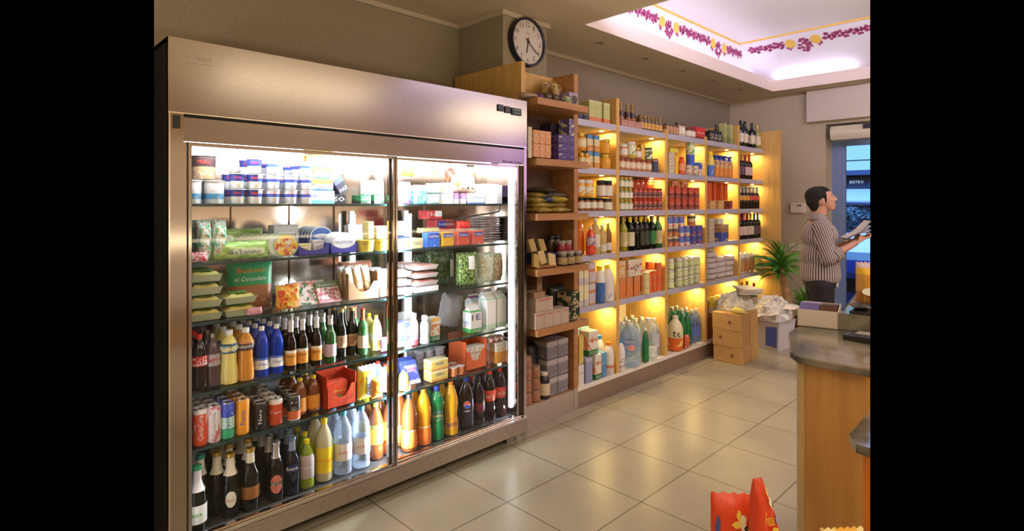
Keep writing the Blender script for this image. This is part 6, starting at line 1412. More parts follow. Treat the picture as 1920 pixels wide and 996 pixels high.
grid(carton(.055, .10, .085, art('scarlet_yellow_box', [(0, (.70, .12, .03))], blob=(.85, .6, .15), bs=1.6, thr=.34)), 'scarlet box with yellow stripe, fourth bay second shelf', 'food box', 'scarlet boxes with yellow stripes', PS([1358, 1366], 2.5), [2.52], z2 + .083, nl=2, dz=.086)
grid(carton(.11, .10, .040, art('wafer_box', [(0, (.62, .40, .15))], blob=(.8, .7, .3), bs=3, thr=.44, blob2=(.5, .08, .04))), 'flat wafer box in a pile, fourth bay second shelf', 'food box', 'flat wafer boxes', [P(1337, 2.49), P(1353, 2.49)], [2.49], z2, nl=2, dz=.041)
one(carton(.07, .08, .08, art('dark_red_mix', [(0, (.15, .04, .04))], blob=(.6, .1, .05), bs=3)), 'dark red box at the right, fourth bay second shelf', 'food box', P(1371, 2.49) - .005, 2.49, z2)
BRN_ = art('brown_pair_box', [(0, (.38, .22, .12)), (.5, (.5, .32, .18))], blob=(.7, .55, .4), bs=3, thr=.34)
grid(carton(.10, .10, .075, art('fusilli_box', [(0, (.60, .52, .38))], blob=(.35, .22, .12), bs=4, thr=.44)), 'cream and brown box in a pile, fourth bay third shelf', 'food box', 'cream and brown boxes', [P(1335, 2.49)], [2.49], z3, nl=3, dz=.076)
one(carton(.165, .10, .085, art('blue_corn_box', [(0, (.06, .10, .42))], blob=(.78, .55, .15), bs=1.8, thr=.42)), 'blue box with corn pictures, fourth bay third shelf', 'food box', P(1359, 2.49), 2.49, z3)
one(carton(.165, .10, .080, BRN_), 'brown wooden looking box on the blue corn box', 'food box', P(1359, 2.49), 2.49, z3 + .086)
one(carton(.10, .08, .055, art('white_yellow_box', [(0, (.80, .78, .68))], blob=(.82, .6, .1), bs=2, thr=.38)), 'white and yellow box on the brown box', 'food box', P(1352, 2.5), 2.50, z3 + .167)
SUG = noise_mat('flour_paper', (.52, .45, .46), (.64, .57, .56), scale=8, rough=.7)
grid(bag(.165, .055, .10, SUG, wr=.003, name='flour_bag', p=4), 'pale flour bag in a pile, fourth bay fourth shelf', 'flour bag', 'pale flour bags', [P(1338, 2.5) - .0, P(1338, 2.5) + .20, P(1338, 2.5) + .39], [2.55], z4, nl=[5, 4, 4], dz=.052, jit=.006, jr=.08)
one(bag(.15, .05, .09, mat('flour_yellowish', (.70, .62, .40), .6), wr=.003, name='flour_bag'), 'yellowish bag on top of the flour bags', 'flour bag', P(1341, 2.5), 2.57, z4 + .262)
grid(jar(.125, .040, mat('yellow_relish', (.70, .52, .06), .2, coat=.3), mat('lid_yellow'), JB, lz=(.1, .5)), 'yellow jar with yellow lid, floor of fourth bay', 'preserve jar', 'yellow jars on the fourth bay floor', PS([1338, 1348, 1358, 1368], 2.51), [2.53, 2.63], z0 + .22)
grid(carton(.30, .25, .215, mat('case_brown_red', (.30, .10, .05), .6)), 'brown red case below the yellow jars, fourth bay', 'case', 'brown red cases below the yellow jars', [5.12, 5.44], [2.50], z0)
# -- fifth bay: wine
def wine(glass, lab, foilm, h=.30, r=.037): return bottle('wine', h, r, glass, None, (.16, .50, lab), None, None, foil=(.74, .99, foilm))
fw = mat('foil_black', (.02, .02, .02), .3); fr_ = mat('foil_red', (.40, .03, .04), .3, .3); fg = mat('foil_gold', (.50, .32, .08), .3, .6); fb = mat('foil_royal', (.05, .08, .30), .3, .3); fp_ = mat('foil_magenta', (.60, .08, .22), .3, .3)
wl1 = mat('label_wine_cream', (.66, .56, .44), .5); wl2 = mat('label_wine_pink', (.62, .42, .42), .5)
grid(wine(g_blk, wl1, fw, .27), 'wine bottle with cream label on top of fifth bay', 'wine bottle', 'wine bottles on top of the fifth bay', PS([1392, 1400, 1413], 2.50), [2.52], zt, skip=None)
grid(wine(g_blk, mat('label_wine_dark', (.10, .05, .05), .5), fw, .27), 'dark wine bottle behind on top of fifth bay', 'wine bottle', 'rear wine bottles on top', PS([1396], 2.58), [2.61], zt)
one(wine(mat('olive_glass', (.25, .25, .06), .1, coat=.4), wl1, fg, .26), 'olive yellow wine bottle, right end on top of fifth bay', 'wine bottle', P(1423, 2.50), 2.52, zt)
one(wine(g_green, wl1, fg, .20, .030), 'small green wine bottle between dark and olive ones, fifth bay', 'wine bottle', P(1418, 2.50) + .01, 2.60, zt)
grid(wine(g_dark, wl2, fr_, .255, .035), 'wine bottle with pink label, fifth bay top shelf', 'wine bottle', 'pink label wine bottles', PS([1401, 1408], 2.50), [2.52], z1)
grid(wine(g_dark, mat('label_plum', (.12, .04, .10), .5), fg, .255, .035), 'wine bottle with plum label, fifth bay top shelf', 'wine bottle', 'plum label wine bottles', PS([1388, 1394.5], 2.50), [2.52, 2.60], z1)
BL1 = art('label_beer_amber', [(0, (.70, .32, .03))]); BL2 = art('label_beer_red', [(0, (.55, .05, .03))])
foilg = mat('foil_grey', (.35, .33, .30), .35, .6)
grid(bottle('beer', .232, .029, g_dark, c_sil, (.38, .58, BL1), None, None, foil=(.72, .93, foilg)), 'beer bottle with amber label, fifth bay second shelf', 'beer bottle', 'amber label beer bottles', PS([1390, 1396, 1402]), [2.51, 2.575], z2)
grid(bottle('beer', .232, .029, g_dark, c_sil, (.38, .58, BL2), None, None, foil=(.72, .93, foilg)), 'beer bottle with red label, fifth bay second shelf', 'beer bottle', 'red label beer bottles', PS([1408.5, 1414.5, 1420.5]), [2.51, 2.575], z2)
for i, (u_, fm, lb) in enumerate([(1390, fr_, wl2), (1397, fp_, mat('label_cream')), (1404, fr_, wl2), (1410, fg, wl1), (1416.5, fb, mat('label_wine_dark')), (1423, fb, mat('label_wine_dark'))]):
    one(wine(g_blk, lb, fm, .262, .032), ['wine bottle with red foil, far left', 'wine bottle with magenta foil', 'wine bottle with red foil right of the magenta one', 'wine bottle with gold foil', 'wine bottle with blue foil and dark label', 'rightmost wine bottle with blue foil'][i] + ', fifth bay third shelf', 'wine bottle', P(u_), 2.515, z3, group='wine bottles, fifth bay third shelf')
grid(wine(g_blk, wl1, fw, .26, .032), 'rear wine bottle, fifth bay third shelf', 'wine bottle', 'rear wine bottles, fifth bay', PS([1394, 1404, 1414], 2.58), [2.60], z3)
PK = art('pasta_pack', [(0, (.72, .62, .50)), (.12, (.55, .28, .10)), (.55, (.45, .28, .16)), (.78, (.80, .76, .70))], blob=(.60, .12, .05), bs=3, thr=.38, zr=(.1, .6))
grid(bag(.075, .20, .05, PK, wr=.002, name='pasta_bag'), 'pasta bag with brown and red print, fifth bay', 'pasta bag', 'pasta bags, fifth bay', PS([1397, 1406, 1415], 2.5), [2.53, 2.61], z4)
one(bag(.075, .20, .05, art('yellow_green_pasta', [(0, (.65, .6, .2)), (.7, (.8, .75, .6))]), wr=.002, name='pasta_bag'), 'yellow green pasta bag at left, fifth bay', 'pasta bag', P(1390, 2.5), 2.53, z4)
one(bag(.07, .19, .05, art('green_pasta', [(0, (.35, .5, .15))], blob=(.7, .7, .4), bs=3), wr=.002, name='pasta_bag'), 'green pasta bag at right, half behind the yucca leaves', 'pasta bag', P(1424, 2.5), 2.53, z4)
grid(wine(g_dark, mat('label_brown', (.20, .08, .04), .5), fg, .31, .036), 'liquor bottle with gold neck, floor of fifth bay', 'liquor bottle', 'gold neck liquor bottles', PS([1396, 1406], 2.55), [2.58], z0 + .13)
grid(wine(g_green, mat('label_pale_wine', (.70, .66, .6), .5), fr_, .30, .036), 'wine bottle with red foil and pale label, floor of fifth bay', 'wine bottle', 'red foil wine bottles on the floor', PS([1417, 1429], 2.52), [2.54], z0 + .12)
one(carton(.56, .30, .11, mat('case_brown_red')), 'low brown case under the bottles, floor of fifth bay', 'case', 5.94, 2.50, z0)

# ================================================================== STOCK ON THE TALL DARK UNIT
def T(u, y=2.36): return xa(u, y)
zt_ = [q + .001 for q in TZ]
SN1 = art('snack_gold', [(0, (.45, .30, .12))], blob=(.6, .45, .2), bs=3, thr=.42, blob2=(.08, .05, .03))
SN2 = art('snack_dark_mix', [(0, (.06, .045, .04))], blob=(.35, .28, .15), bs=4, thr=.4, blob2=(.25, .04, .04))
grid(bag(.105, .15, .05, SN1, wr=.003, name='snack_bag'), 'golden snack bag standing on the tall unit', 'snack bag', 'golden snack bags on the tall unit', [T(1034, 2.55), T(1056, 2.55)], [2.58], zt_[0] + .045, rot=(-.2, .12, 0))
one(bag(.06, .13, .04, SN1, wr=.003), 'narrow golden snack bag between the two wide ones', 'snack bag', T(1044, 2.52), 2.52, zt_[0] + .045, rot=(-.15, -.1, 0))
grid(bag(.085, .055, .06, SN2, wr=.004, seed=3), 'small dark sweets bag at the shelf edge, tall unit top', 'sweets bag', 'small dark sweets bags', [T(1028, 2.4), T(1042, 2.4), T(1054, 2.4)], [2.41], zt_[0])
one(bag(.07, .045, .05, mat('wrap_violet', (.10, .03, .18), .35), wr=.003), 'violet sweets packet on top of the tall unit', 'sweets bag', T(1014, 2.42), 2.43, zt_[0])
one(bag(.12, .03, .10, mat('wrap_pale_clear', (.38, .30, .24), .3), wr=.004), 'crumpled pale packet at the left corner of the tall unit', 'packet', T(995, 2.40), 2.42, zt_[0])
one(bag(.07, .055, .05, art('green_pale_bag', [(0, (.20, .28, .12))], blob=(.5, .5, .4), bs=3), wr=.003), 'small green packet near the round tin, tall unit top', 'sweets bag', T(1065, 2.38), 2.39, zt_[0])
one(disc(.032, .05, mat('tin_cream_rim', (.62, .52, .38), .4), mat('tin_dark_face', (.05, .045, .06), .3)), 'round cream rimmed tin with dark face at the shelf edge', 'round tin', T(1077, 2.36), 2.36, zt_[0])
one(carton(.09, .08, .05, art('lilac_box', [(0, (.30, .22, .45))], blob=(.55, .5, .6), bs=3)), 'lilac box behind the round tin on the tall unit', 'food box', T(1077, 2.45), 2.46, zt_[0] + .06)
one(carton(.10, .09, .06, art('greenish_box', [(0, (.35, .33, .2))])), 'dull green box carrying the lilac one', 'food box', T(1077, 2.45), 2.455, zt_[0])
# first inner shelf
BX = art('salmon_sachet', [(0, (.62, .28, .12))], blob=(.75, .62, .5), bs=3, thr=.4, seed=3)
one(carton(.035, .16, .19, mat('box_side_white', (.60, .52, .45), .5), side_text=('te', .05, .35, m_blk)), 'white side panel box by the fridge, tall unit first shelf', 'food box', T(994, 2.38), 2.38, zt_[1])
grid(carton(.052, .10, .082, BX, None, None), 'salmon coloured sachet box, tall unit first shelf', 'food box', 'salmon sachet boxes', [T(1006, 2.37) , T(1006, 2.37) + .054, T(1006, 2.37) + .108], [2.37], zt_[1] + .008, nl=2, dz=.084)
PBX = art('pasta_box_blue', [(0, (.08, .05, .22))], blob=(.62, .55, .42), bs=1.6, thr=.40, seed=2)
grid(carton(.155, .10, .054, PBX), 'dark blue pasta box lying flat, tall unit first shelf', 'pasta box', 'dark blue pasta boxes', [T(1062, 2.37)], [2.37], zt_[1], nl=3, dz=.056)
grid(carton(.155, .10, .050, art('pasta_box_darker', [(0, (.03, .02, .05))], blob=(.08, .06, .14), bs=2, thr=.36)), 'darker pasta box in the pile at left, tall unit first shelf', 'pasta box', 'darker pasta boxes', [T(1048, 2.5)], [2.50], zt_[1], nl=5, dz=.052)
grid(carton(.05, .09, .055, art('pasta_box_small', [(0, (.10, .08, .25))], blob=(.65, .6, .45), bs=1.8, thr=.46)), 'small upright pasta box on the blue pile', 'pasta box', 'small upright pasta boxes', [T(1072, 2.39)], [2.39], zt_[1] + .17, nl=2, dz=.056)
# bag pile
YB = art('yellow_bag_dull', [(0, (.36, .26, .05))], blob=(.48, .38, .10), bs=3, thr=.44, blob2=(.18, .12, .04))
BB = art('blue_bag_dull', [(0, (.05, .08, .22))], blob=(.25, .28, .22), bs=3, thr=.4)
for i, (u_, y_, dz_, m_, w_, rr, nm) in enumerate([
    (1012, 2.42, .0, YB, .20, .1, 'dull yellow chip bag lowest on the left'), (1052, 2.42, .0, YB, .20, -.12, 'dull yellow chip bag lowest on the right'),
    (1020, 2.44, .032, YB, .20, -.1, 'dull yellow chip bag in the second layer at left'), (1050, 2.45, .034, YB, .18, .18, 'dull yellow chip bag in the second layer at right'),
    (1008, 2.45, .064, YB, .17, .1, 'dull yellow chip bag in the third layer at left'), (1040, 2.44, .068, BB, .17, -.15, 'dull blue chip bag in the third layer'),
    (1062, 2.40, .070, art('bag_pale_yellow', [(0, (.55, .45, .08))], blob=(.3, .4, .1), bs=2), .10, .5, 'small bright yellow chip bag at the right edge'),
    (1015, 2.50, .096, YB, .18, .2, 'dull yellow chip bag in the top layer'), (1048, 2.52, .10, mat('bag_dark_grey', (.12, .10, .08), .4), .18, -.3, 'dark grey chip bag in the top layer'),
    (1035, 2.54, .135, mat('bag_dark_grey'), .18, .35, 'dark grey chip bag highest in the pile')]):
    one(bag(w_, .15, .036, m_, wr=.004, seed=i, lie=True), nm + ', tall unit second shelf', 'chip bag', max(2.575 + w_ / 2, min(T(u_, y_), 2.99 - w_ / 2)), y_, zt_[2] + dz_, rot=(0, 0, rr), group='chip bags piled on the tall unit')
# hanging tags
TG_ = art('tag_yellow_paper', [(0, (.52, .38, .13))], blob=(.40, .28, .08), bs=3, thr=.36)
for i, (u_, y_, dz_, r3) in enumerate([(1009, 2.35, .0, (-.25, .35, .1)), (1023, 2.37, .015, (-.2, -.2, 0)), (1039, 2.35, .0, (-.45, .25, -.2)), (1005, 2.46, .085, (-.3, -.1, .1)), (1023, 2.48, .085, (-.5, .1, 0))]):
    one(carton(.058, .02, .085, TG_), ORD[i] + ' yellow paper sachet card leaning on tall unit third shelf', 'sachet', T(u_, y_), y_ + .01, zt_[3] + .01 + dz_, rot=r3, group='yellow paper sachets')
one(bag(.22, .02, .14, mat('wrap_orange_brown', (.32, .14, .05), .4), wr=.003), 'flat orange brown wrapper under the yellow sachets', 'wrapper', T(1022, 2.38) + .01, 2.42, zt_[3] - .001)
one(carton(.20, .13, .06, mat('box_dark_navy', (.02, .03, .09), .5)), 'dark navy box behind the front sachets, tall unit', 'food box', T(1016, 2.5), 2.45, zt_[3] + .02)
HJ = art('label_herb', [(0, (.42, .32, .16))], blob=(.10, .06, .03), bs=2, thr=.36)
grid(jar(.09, .034, mat('herb_dark', (.05, .03, .02), .2, coat=.3), mat('lid_grey_white', (.40, .36, .32), .4), HJ, lz=(.1, .6)), 'dark herb jar with yellowish label, tall unit third shelf', 'spice jar', 'dark herb jars on the tall unit', [T(1054, 2.39), T(1068, 2.39), T(1082, 2.39)], [2.39], zt_[3])
grid(jar(.10, .032, mat('red_peppers', (.30, .03, .03), .2, coat=.3), mat('lid_grey_white'), None), 'jar of red peppers behind herb jars, tall unit third shelf', 'spice jar', 'jars of red peppers', [T(1052, 2.50), T(1064, 2.50)], [2.50], zt_[3] + .05)
one(carton(.20, .09, .048, mat('box_dark_navy')), 'dark box carrying the red pepper jars', 'food box', T(1060, 2.50), 2.46, zt_[3])
grid(jar(.12, .030, mat('dark_relish'), black_lid, None), 'tall dark jar at the back, tall unit third shelf', 'spice jar', 'tall dark jars at the back', [T(1035, 2.58), T(1046, 2.58)], [2.59], zt_[3] + .06)
# lower shelf
CB = art('white_fruit_box', [(0, (.52, .42, .36))], blob=(.45, .12, .08), bs=2, thr=.34, zr=(.1, .6))
grid(carton(.078, .10, .10, CB, 'CHEF', m_red, .012, .86), 'white box with fruit picture, tall unit lower shelf', 'food box', 'white fruit boxes in the lower row', [T(1012, 2.35), T(1012, 2.35) + .08, T(1012, 2.35) + .16, T(1012, 2.35) + .24], [2.35], zt_[4])
one(carton(.16, .12, .085, CB, 'CHEF', m_red, .014, .85), 'wider white box on the row of fruit boxes', 'food box', T(1021, 2.36), 2.36, zt_[4] + .101)
one(carton(.10, .10, .035, mat('box_tan', (.35, .22, .14), .5)), 'tan flat box on the wider white box', 'food box', T(1014, 2.36), 2.37, zt_[4] + .187)
one(carton(.05, .10, .20, mat('box_tan'),), 'tall tan box standing at the back left, tall unit lower shelf', 'food box', T(1012, 2.5), 2.50, zt_[4] + .10)
one(bag(.15, .17, .09, mat('bag_black_coffee', (.012, .014, .014), .3), wr=.003), 'black coffee bag at the back, tall unit lower shelf', 'coffee bag', T(1046, 2.5), 2.52, zt_[4] + .05)
CF = art('capsule_box', [(0, (.02, .035, .02))], blob=(.50, .38, .22), bs=1.8, thr=.46, seed=5)
grid(carton(.10, .11, .095, CF), 'dark green coffee box with tan leaf print, tall unit', 'coffee box', 'dark green coffee boxes', [T(1078, 2.36)], [2.36], zt_[4], nl=2, dz=.097)
one(carton(.07, .09, .07, mat('box_dark_green_coffee', (.015, .03, .02), .4)), 'plain dark green box left of the leaf print boxes', 'coffee box', T(1065, 2.42), 2.45, zt_[4])
# bottom
GJ = mat('tin_grey_lilac', (.30, .26, .30), .35, .4)
grid(carton(.105, .12, .115, art('clear_pack_grey', [(0, (.20, .18, .22)), (.72, (.45, .40, .45))], blob=(.35, .32, .36), bs=3, thr=.4)), 'clear wrapped grey pack in a stack, tall unit bottom', 'wrapped pack', 'clear wrapped grey packs', [2.545 + .28, 2.545 + .39], [2.50], .147, nl=3, dz=.122)
grid(jar(.075, .038, mat('jar_copper', (.35, .16, .10), .25, coat=.3), mat('lid_copper_pale', (.45, .28, .22), .35, .4), None), 'small copper lidded jar, tall unit bottom', 'preserve jar', 'small copper lidded jars', [2.595, 2.675], [2.52, 2.60], .147, nl=[4, 3], dz=.077)
one(bottle('milk', .17, .038, mat('black_label_jar', (.03, .02, .03), .3), white_lid, (.15, .6, mat('label_cream')), None, None), 'dark jar with cream label at the foot of the tall unit', 'jar', 2.755, 2.51, .147)
one(bag(.12, .20, .07, mat('bag_charcoal', (.03, .03, .04), .35), wr=.004), 'charcoal bag behind the cream label jar, tall unit bottom', 'bag', 2.745, 2.61, .147 + .14)
# ================================================================== CARDBOARD BOXES, BAGS, CRATE
KR = noise_mat('corrugated_card', (.58, .34, .125), (.64, .385, .15), scale=12, stretch=(1, 1, 4), rough=.75)
TP = mat('packing_tape', (.40, .22, .09), .35)
def cbox(w_, d_, h_, spot, tape=True):
    def make():
        t = thing('cardboard_box'); b = MB(); b.box(0, w_, 0, d_, 0, h_)
        link('box_body', bev(b.mesh('bx'), .003, 1), KR, t)
        b = MB(); b.box(-.0008, w_ * .2, d_ * .45, d_ * .55, h_ - .0004, h_ + .0006); link('tape', b.mesh('tp'), TP, t)
        b = MB(); n = 14; yc, zc = spot
        vs = [(-.0012, yc, zc)] + [(-.0012, yc + .016 * math.cos(2 * PI * k / n), zc + .016 * math.sin(2 * PI * k / n)) for k in range(n)]
        b.add(vs, [(0, 1 + k, 1 + (k + 1) % n) for k in range(n)]); link('round_stamp', b.mesh('st'), mat('stamp_brown', (.27, .12, .05), .6), t)
        return t
    return make
# box local frame: x runs along its long side, y along its short front
ang = math.atan2(2.157 - 2.135, 5.299 - 4.926) - .02
BP = Vector((4.926, 2.135))
hb = .148
for k in range(3):
    sp = [(.18, .07), (.08, .075), (.19, .07)][2 - k]
    one(cbox(.19, .262, hb, (.262 - sp[0] * .9, sp[1])), ['lowest', 'middle', 'topmost'][k] + ' cardboard box of the front stack on the floor', 'cardboard box', BP.x - [.0, .004, .012][k], BP.y + [0, .003, .008][k], k * hb, rot=(0, 0, ang + [0, .02, -.02][k]), group='cardboard boxes in the front stack')
    one(cbox(.18, .262, hb, (.13, .07)), ['lowest', 'middle', 'topmost'][k] + ' cardboard box of the rear stack behind the front one', 'cardboard box', BP.x + .20, BP.y + [.004, .012, .014][k], k * hb, rot=(0, 0, ang + [0, -.01, .0][k]), group='cardboard boxes in the rear stack')
def crumple(name, w_, d_, h_, m, seed, jit=.008):
    """soft heap: a dome with sharp folds"""
    rnd = random.Random(seed); b = MB(); n, r = 34, 16; vs = []; fs = []
    ph = [(rnd.uniform(2, 9), rnd.uniform(0, 6.3), rnd.uniform(.02, .10)) for _ in range(9)]
    for k in range(r + 1):
        for i in range(n):
            a = 2 * PI * i / n; t_ = k / r
            R = 1 + sum(q * abs(math.sin(f * a / 2 + p_)) - q / 2 for f, p_, q in ph[:5])
            rad = math.sin(min(1, t_ * 1.02) * PI / 2) ** .8 * R
            z = (1 - t_ ** 2.2) * h_ * (1 + sum(q * 1.6 * math.sin(f * a + p_ + t_ * 5) for f, p_, q in ph[5:]))
            j_ = lambda: rnd.uniform(-jit, jit) if 0 < k < r else 0
            vs.append((rad * math.cos(a) * w_ / 2 + j_(), rad * math.sin(a) * d_ / 2 + j_(), max(0.002, z + j_())))
    for k in range(r):
        for i in range(n): fs.append((k * n + i, (k + 1) * n + i, (k + 1) * n + (i + 1) % n, k * n + (i + 1) % n))
    fs.append(tuple(r * n + i for i in range(n)))
    b.add(vs, fs); me = b.mesh(name); autosmooth(me, 18); return me
zt3 = 3 * hb + .001
WP = noise_mat('white_plastic_film', (.70, .68, .72), (.82, .80, .82), scale=6, rough=.28)
t = thing('flour_sack', 'white paper sack with small blue print lying on the cardboard boxes', 'sack', (5.20, 2.32, zt3), (0, 0, -.25))
link('sack_body', crumple('sk', .38, .25, .125, WP, 14, jit=.010), noise_mat('sack_paper', (.75, .73, .66), (.84, .82, .78), 5, .6), t)
b = MB(); me = text_mesh('doro', .10, .04, 0)
for q in me.vertices: q.co = Vector((q.co.x + .06, q.co.z * .6 - .02, .128))
link('lettering', me, m_blu, t)
t = thing('yellow_packet', 'yellow and white packet at the front of the cardboard boxes', 'packet', (4.965, 2.19, zt3), (0, 0, -1.3))
link('wrapper', bagmesh(.12, .07, .05, wr=.004, seed=9, lie=True), art('packet_yellow_white', [(0, (.80, .70, .12))], blob=(.8, .78, .7), bs=3, thr=.4), t, loc=(0, -.035, 0))
t = thing('envelope_stack', 'stack of pale papers hanging over the box edge', 'papers', (5.26, 2.22, zt3 + .150), (0, 0, .5))
for k in range(4):
    b = MB(); b.box(-.13 + .01 * k, .13 + .01 * k, -.09, .09, k * .012, k * .012 + .010); link('paper', b.mesh('pp'), [WP, mat('paper_pinkish', (.62, .5, .48), .6), mat('paper_cream', (.75, .68, .55), .6), WP][k], t, rot=(0, 0, .12 * k))
t = thing('plastic_crate', 'white plastic bin with blue sides on the floor behind the cardboard boxes', 'bin', (5.807, 2.206, 0), (0, 0, -.1))
b = MB(); v = []
for z, q in ((0, .84), (.26, 1.0), (.275, 1.05), (.275, .98), (.05, .82)):
    v += [(sx * .17 * q, sy * .14 * q, z) for sx, sy in ((-1, -1), (1, -1), (1, 1), (-1, 1))]
f = [(3, 2, 1, 0), (16, 17, 18, 19)]
for k in range(4): f += [(4 * k + i, 4 * k + (i + 1) % 4, 4 * k + 4 + (i + 1) % 4, 4 * k + 4 + i) for i in range(4)]
b.add(v, f); link('bin_body', b.mesh('cr'), mat('bin_white', (.66, .62, .70), .5), t)
b = MB(); b.add([(-.159, -.11, .03), (-.159, .0, .04), (-.1665, -.01, .22), (-.1675, -.12, .24)], [(0, 1, 2, 3)])
link('blue_label', b.mesh('bl'), mat('bin_blue', (.10, .14, .52), .4), t)
t = thing('plastic_bag', 'crumpled white plastic bag heaped on the bin beside the yucca', 'plastic bag', (5.79, 2.21, .277))
link('film', crumple('pb', .36, .32, .20, WP, 5, jit=.016), WP, t)
b = MB(); rnd = random.Random(3)
for k in range(7):
    a = k * .9; p = Vector((.18 * math.cos(a), .15 * math.sin(a), .05 + .1 * rnd.random())); q = p + Vector((math.cos(a) * .10, math.sin(a) * .10, .03 - .08 * rnd.random())); s_ = Vector((-math.sin(a), math.cos(a), .3)) * .06
    b.add([p - s_, p + s_, q + s_ * .6, q - s_ * .4, p + Vector((0, 0, .02))], [(0, 1, 2, 3), (1, 4, 2), (4, 0, 3), (4, 3, 2)])
link('bag_flap', b.mesh('fl'), WP, t)

# ================================================================== YUCCA
def yucca(root, x, y, z, n, L0, seed, droop=1.0, up=.9, wd=.022, m=None):
    rnd = random.Random(seed); b = MB()
    for k in range(n):
        a = k * 2.399 + rnd.uniform(-.2, .2); el = up - (k / n) * (up + .25) + rnd.uniform(-.12, .12); el = PI / 2 * max(-.2, min(1, 1 - k / n * .95)) * up + rnd.uniform(-.15, .15)
        L_ = L0 * rnd.uniform(.75, 1.1); d = Vector((math.cos(a), math.sin(a), 0)); s0 = Vector((-math.sin(a), math.cos(a), 0)); roll = rnd.uniform(-1.0, 1.0)
        p = Vector((x, y, z + .05 * (1 - k / n))); seg = 8; ring = []
        for i in range(seg + 1):
            q = i / seg; wv = wd * (math.sin(PI * min(1, q * 1.15 + .12)) ** .6) * (1 - q) ** .35 if q < 1 else .0006
            nrm = Vector((-d.x * math.sin(el), -d.y * math.sin(el), math.cos(el)))
            s_ = s0 * math.cos(roll) + nrm * math.sin(roll); nrm = nrm * math.cos(roll) - s0 * math.sin(roll)
            ring.append((p - s_ * wv + nrm * wv * .35, p, p + s_ * wv + nrm * wv * .35, p - nrm * .0015))
            p = p + (d * math.cos(el) + Vector((0, 0, math.sin(el)))) * (L_ / seg); el -= droop * (.10 + .22 * q)
        vs = [tuple(c) for r_ in ring for c in r_]
        fs = [(4 * i + j, 4 * i + (j + 1) % 4, 4 * i + 4 + (j + 1) % 4, 4 * i + 4 + j) for i in range(seg) for j in range(4)]
        b.add(vs, fs)
    link('foliage', b.mesh('leaves', True), m or M_leaf, root)
M_leaf = noise_mat('yucca_leaf', (.04, .17, .02), (.17, .38, .06), scale=3, rough=.4, stretch=(1, 1, .4))
M_trunk = noise_mat('yucca_bark', (.30, .17, .08), (.42, .26, .13), scale=9, stretch=(1, 1, 6), rough=.85, bump=.5)
PX, PY = 6.20, 2.10
t = thing('potted_yucca', 'tall potted yucca with two trunks in a dark red pot', 'potted plant', (PX, PY, 0))
b = MB(); b.lathe([(0, 0), (.15, 0), (.17, .012), (.17, .025), (.13, .025), (.155, .19), (.172, .195), (.172, .24), (.155, .24), (.153, .21), (0, .205)], 28, cap=False)
link('pot', b.mesh('pot', True), mat('pot_dark_red', (.10, .022, .016), .35), t)
b = MB(); b.lathe([(.152, .212), (.1, .222), (0, .226)], 20, cap=False); link('soil', b.mesh('soil', True), noise_mat('soil', (.03, .015, .008), (.09, .05, .025), 40, .95), t)
def trunk(px, py, lean, h_, r_):
    b = MB(); n = 26; pts = []; rr = []
    for i in range(n + 1):
        q = i / n; pts.append((px + lean[0] * q ** 1.3, py + lean[1] * q ** 1.3, .21 + h_ * q)); rr.append(r_ * (1.15 - .3 * q) * (1 + .05 * (i % 2)))
    b.tube(pts, rr, 12); link('trunk', b.mesh('tr', True), M_trunk, t)
    return pts[-1]
p = trunk(-.065, .063, (-.075, .065), .56, .040)
yucca(t, p[0], p[1], p[2] - .02, 44, .42, 2, droop=1.05, up=1.0, wd=.022)
yucca(t, p[0] - .02, p[1] + .02, p[2] - .08, 16, .34, 12, droop=1.3, up=.4, wd=.021)
p = trunk(.03, -.02, (.02, -.01), .16, .030)
yucca(t, p[0], p[1], p[2] - .02, 40, .24, 5, droop=.8, up=1.0, wd=.017)

# ================================================================== COUNTER
M_gran = noise_mat('grey_granite', (.03, .035, .03), (.24, .21, .165), scale=6, rough=.14, detail=9, lo=.40, hi=.62, coat=.3)
CZ = 1.0
poly = [(1.652, .30), (1.652, .562), (1.70, .60), (1.95, .692), (2.02, .70), (4.2, .70), (4.2, .30)]
def ctrim(me): wedge(me, RL, RH + .6, .3); return me
CT = thing('stone_worktop', 'grey stone counter top with rounded corner', 'countertop', (1.66, .56, CZ - .02))
b = MB(); b.prism(poly, CZ - .020, CZ); me = ctrim(bev(b.mesh('ct'), .003, 1))
for q in me.vertices: q.co -= Vector((1.66, .56, CZ - .02))
link('slab', me, M_gran, CT)
CB_ = thing('shop_counter', 'oak veneered shop counter under the grey stone top', 'counter', (1.70, .55, 0))
def cpart(name, b, m, org=(1.70, .55, 0), root=None, r=0):
    me = b.mesh(name)
    if r: bev(me, r)
    ctrim(me)
    for q in me.vertices: q.co -= Vector(org)
    return link(name, me, m, root or CB_)
b = MB(); b.box(1.690, 1.712, .30, .556, 0, CZ - .021); cpart('front_panel', b, M_counter)
b = MB(); b.prism([(1.688, .5565), (1.688, .572), (1.93, .66), (4.0, .66), (4.0, .64), (1.95, .64), (1.712, .5565)], 0, CZ - .021); cpart('side_panel', b, mat('edge_beech', (.50, .36, .17), .45))
b = MB(); b.box(1.42, 1.69, .33, .348, 0, .878); LG = thing('ledge_shelf', 'small grey stone ledge on an orange panel in front of the counter', 'shelf', (1.42, .33, 0))
cpart('support_panel', b, mat('orange_panel', (.50, .17, .03), .45), (1.42, .33, 0), LG)
b = MB(); b.prism([(1.69, .388), (1.44, .380), (1.392, .355), (1.38, .25), (1.69, .25)], .88, .90); cpart('slab', b, M_gran, (1.42, .33, 0), LG)
# things on the counter
def onc(u, v, z=CZ):
    l = (u - 960) / F_PX; d = (EYE - z) * F_PX / (v - 383)
    return d * (l * SA + CA), d * (-l * CA + SA)
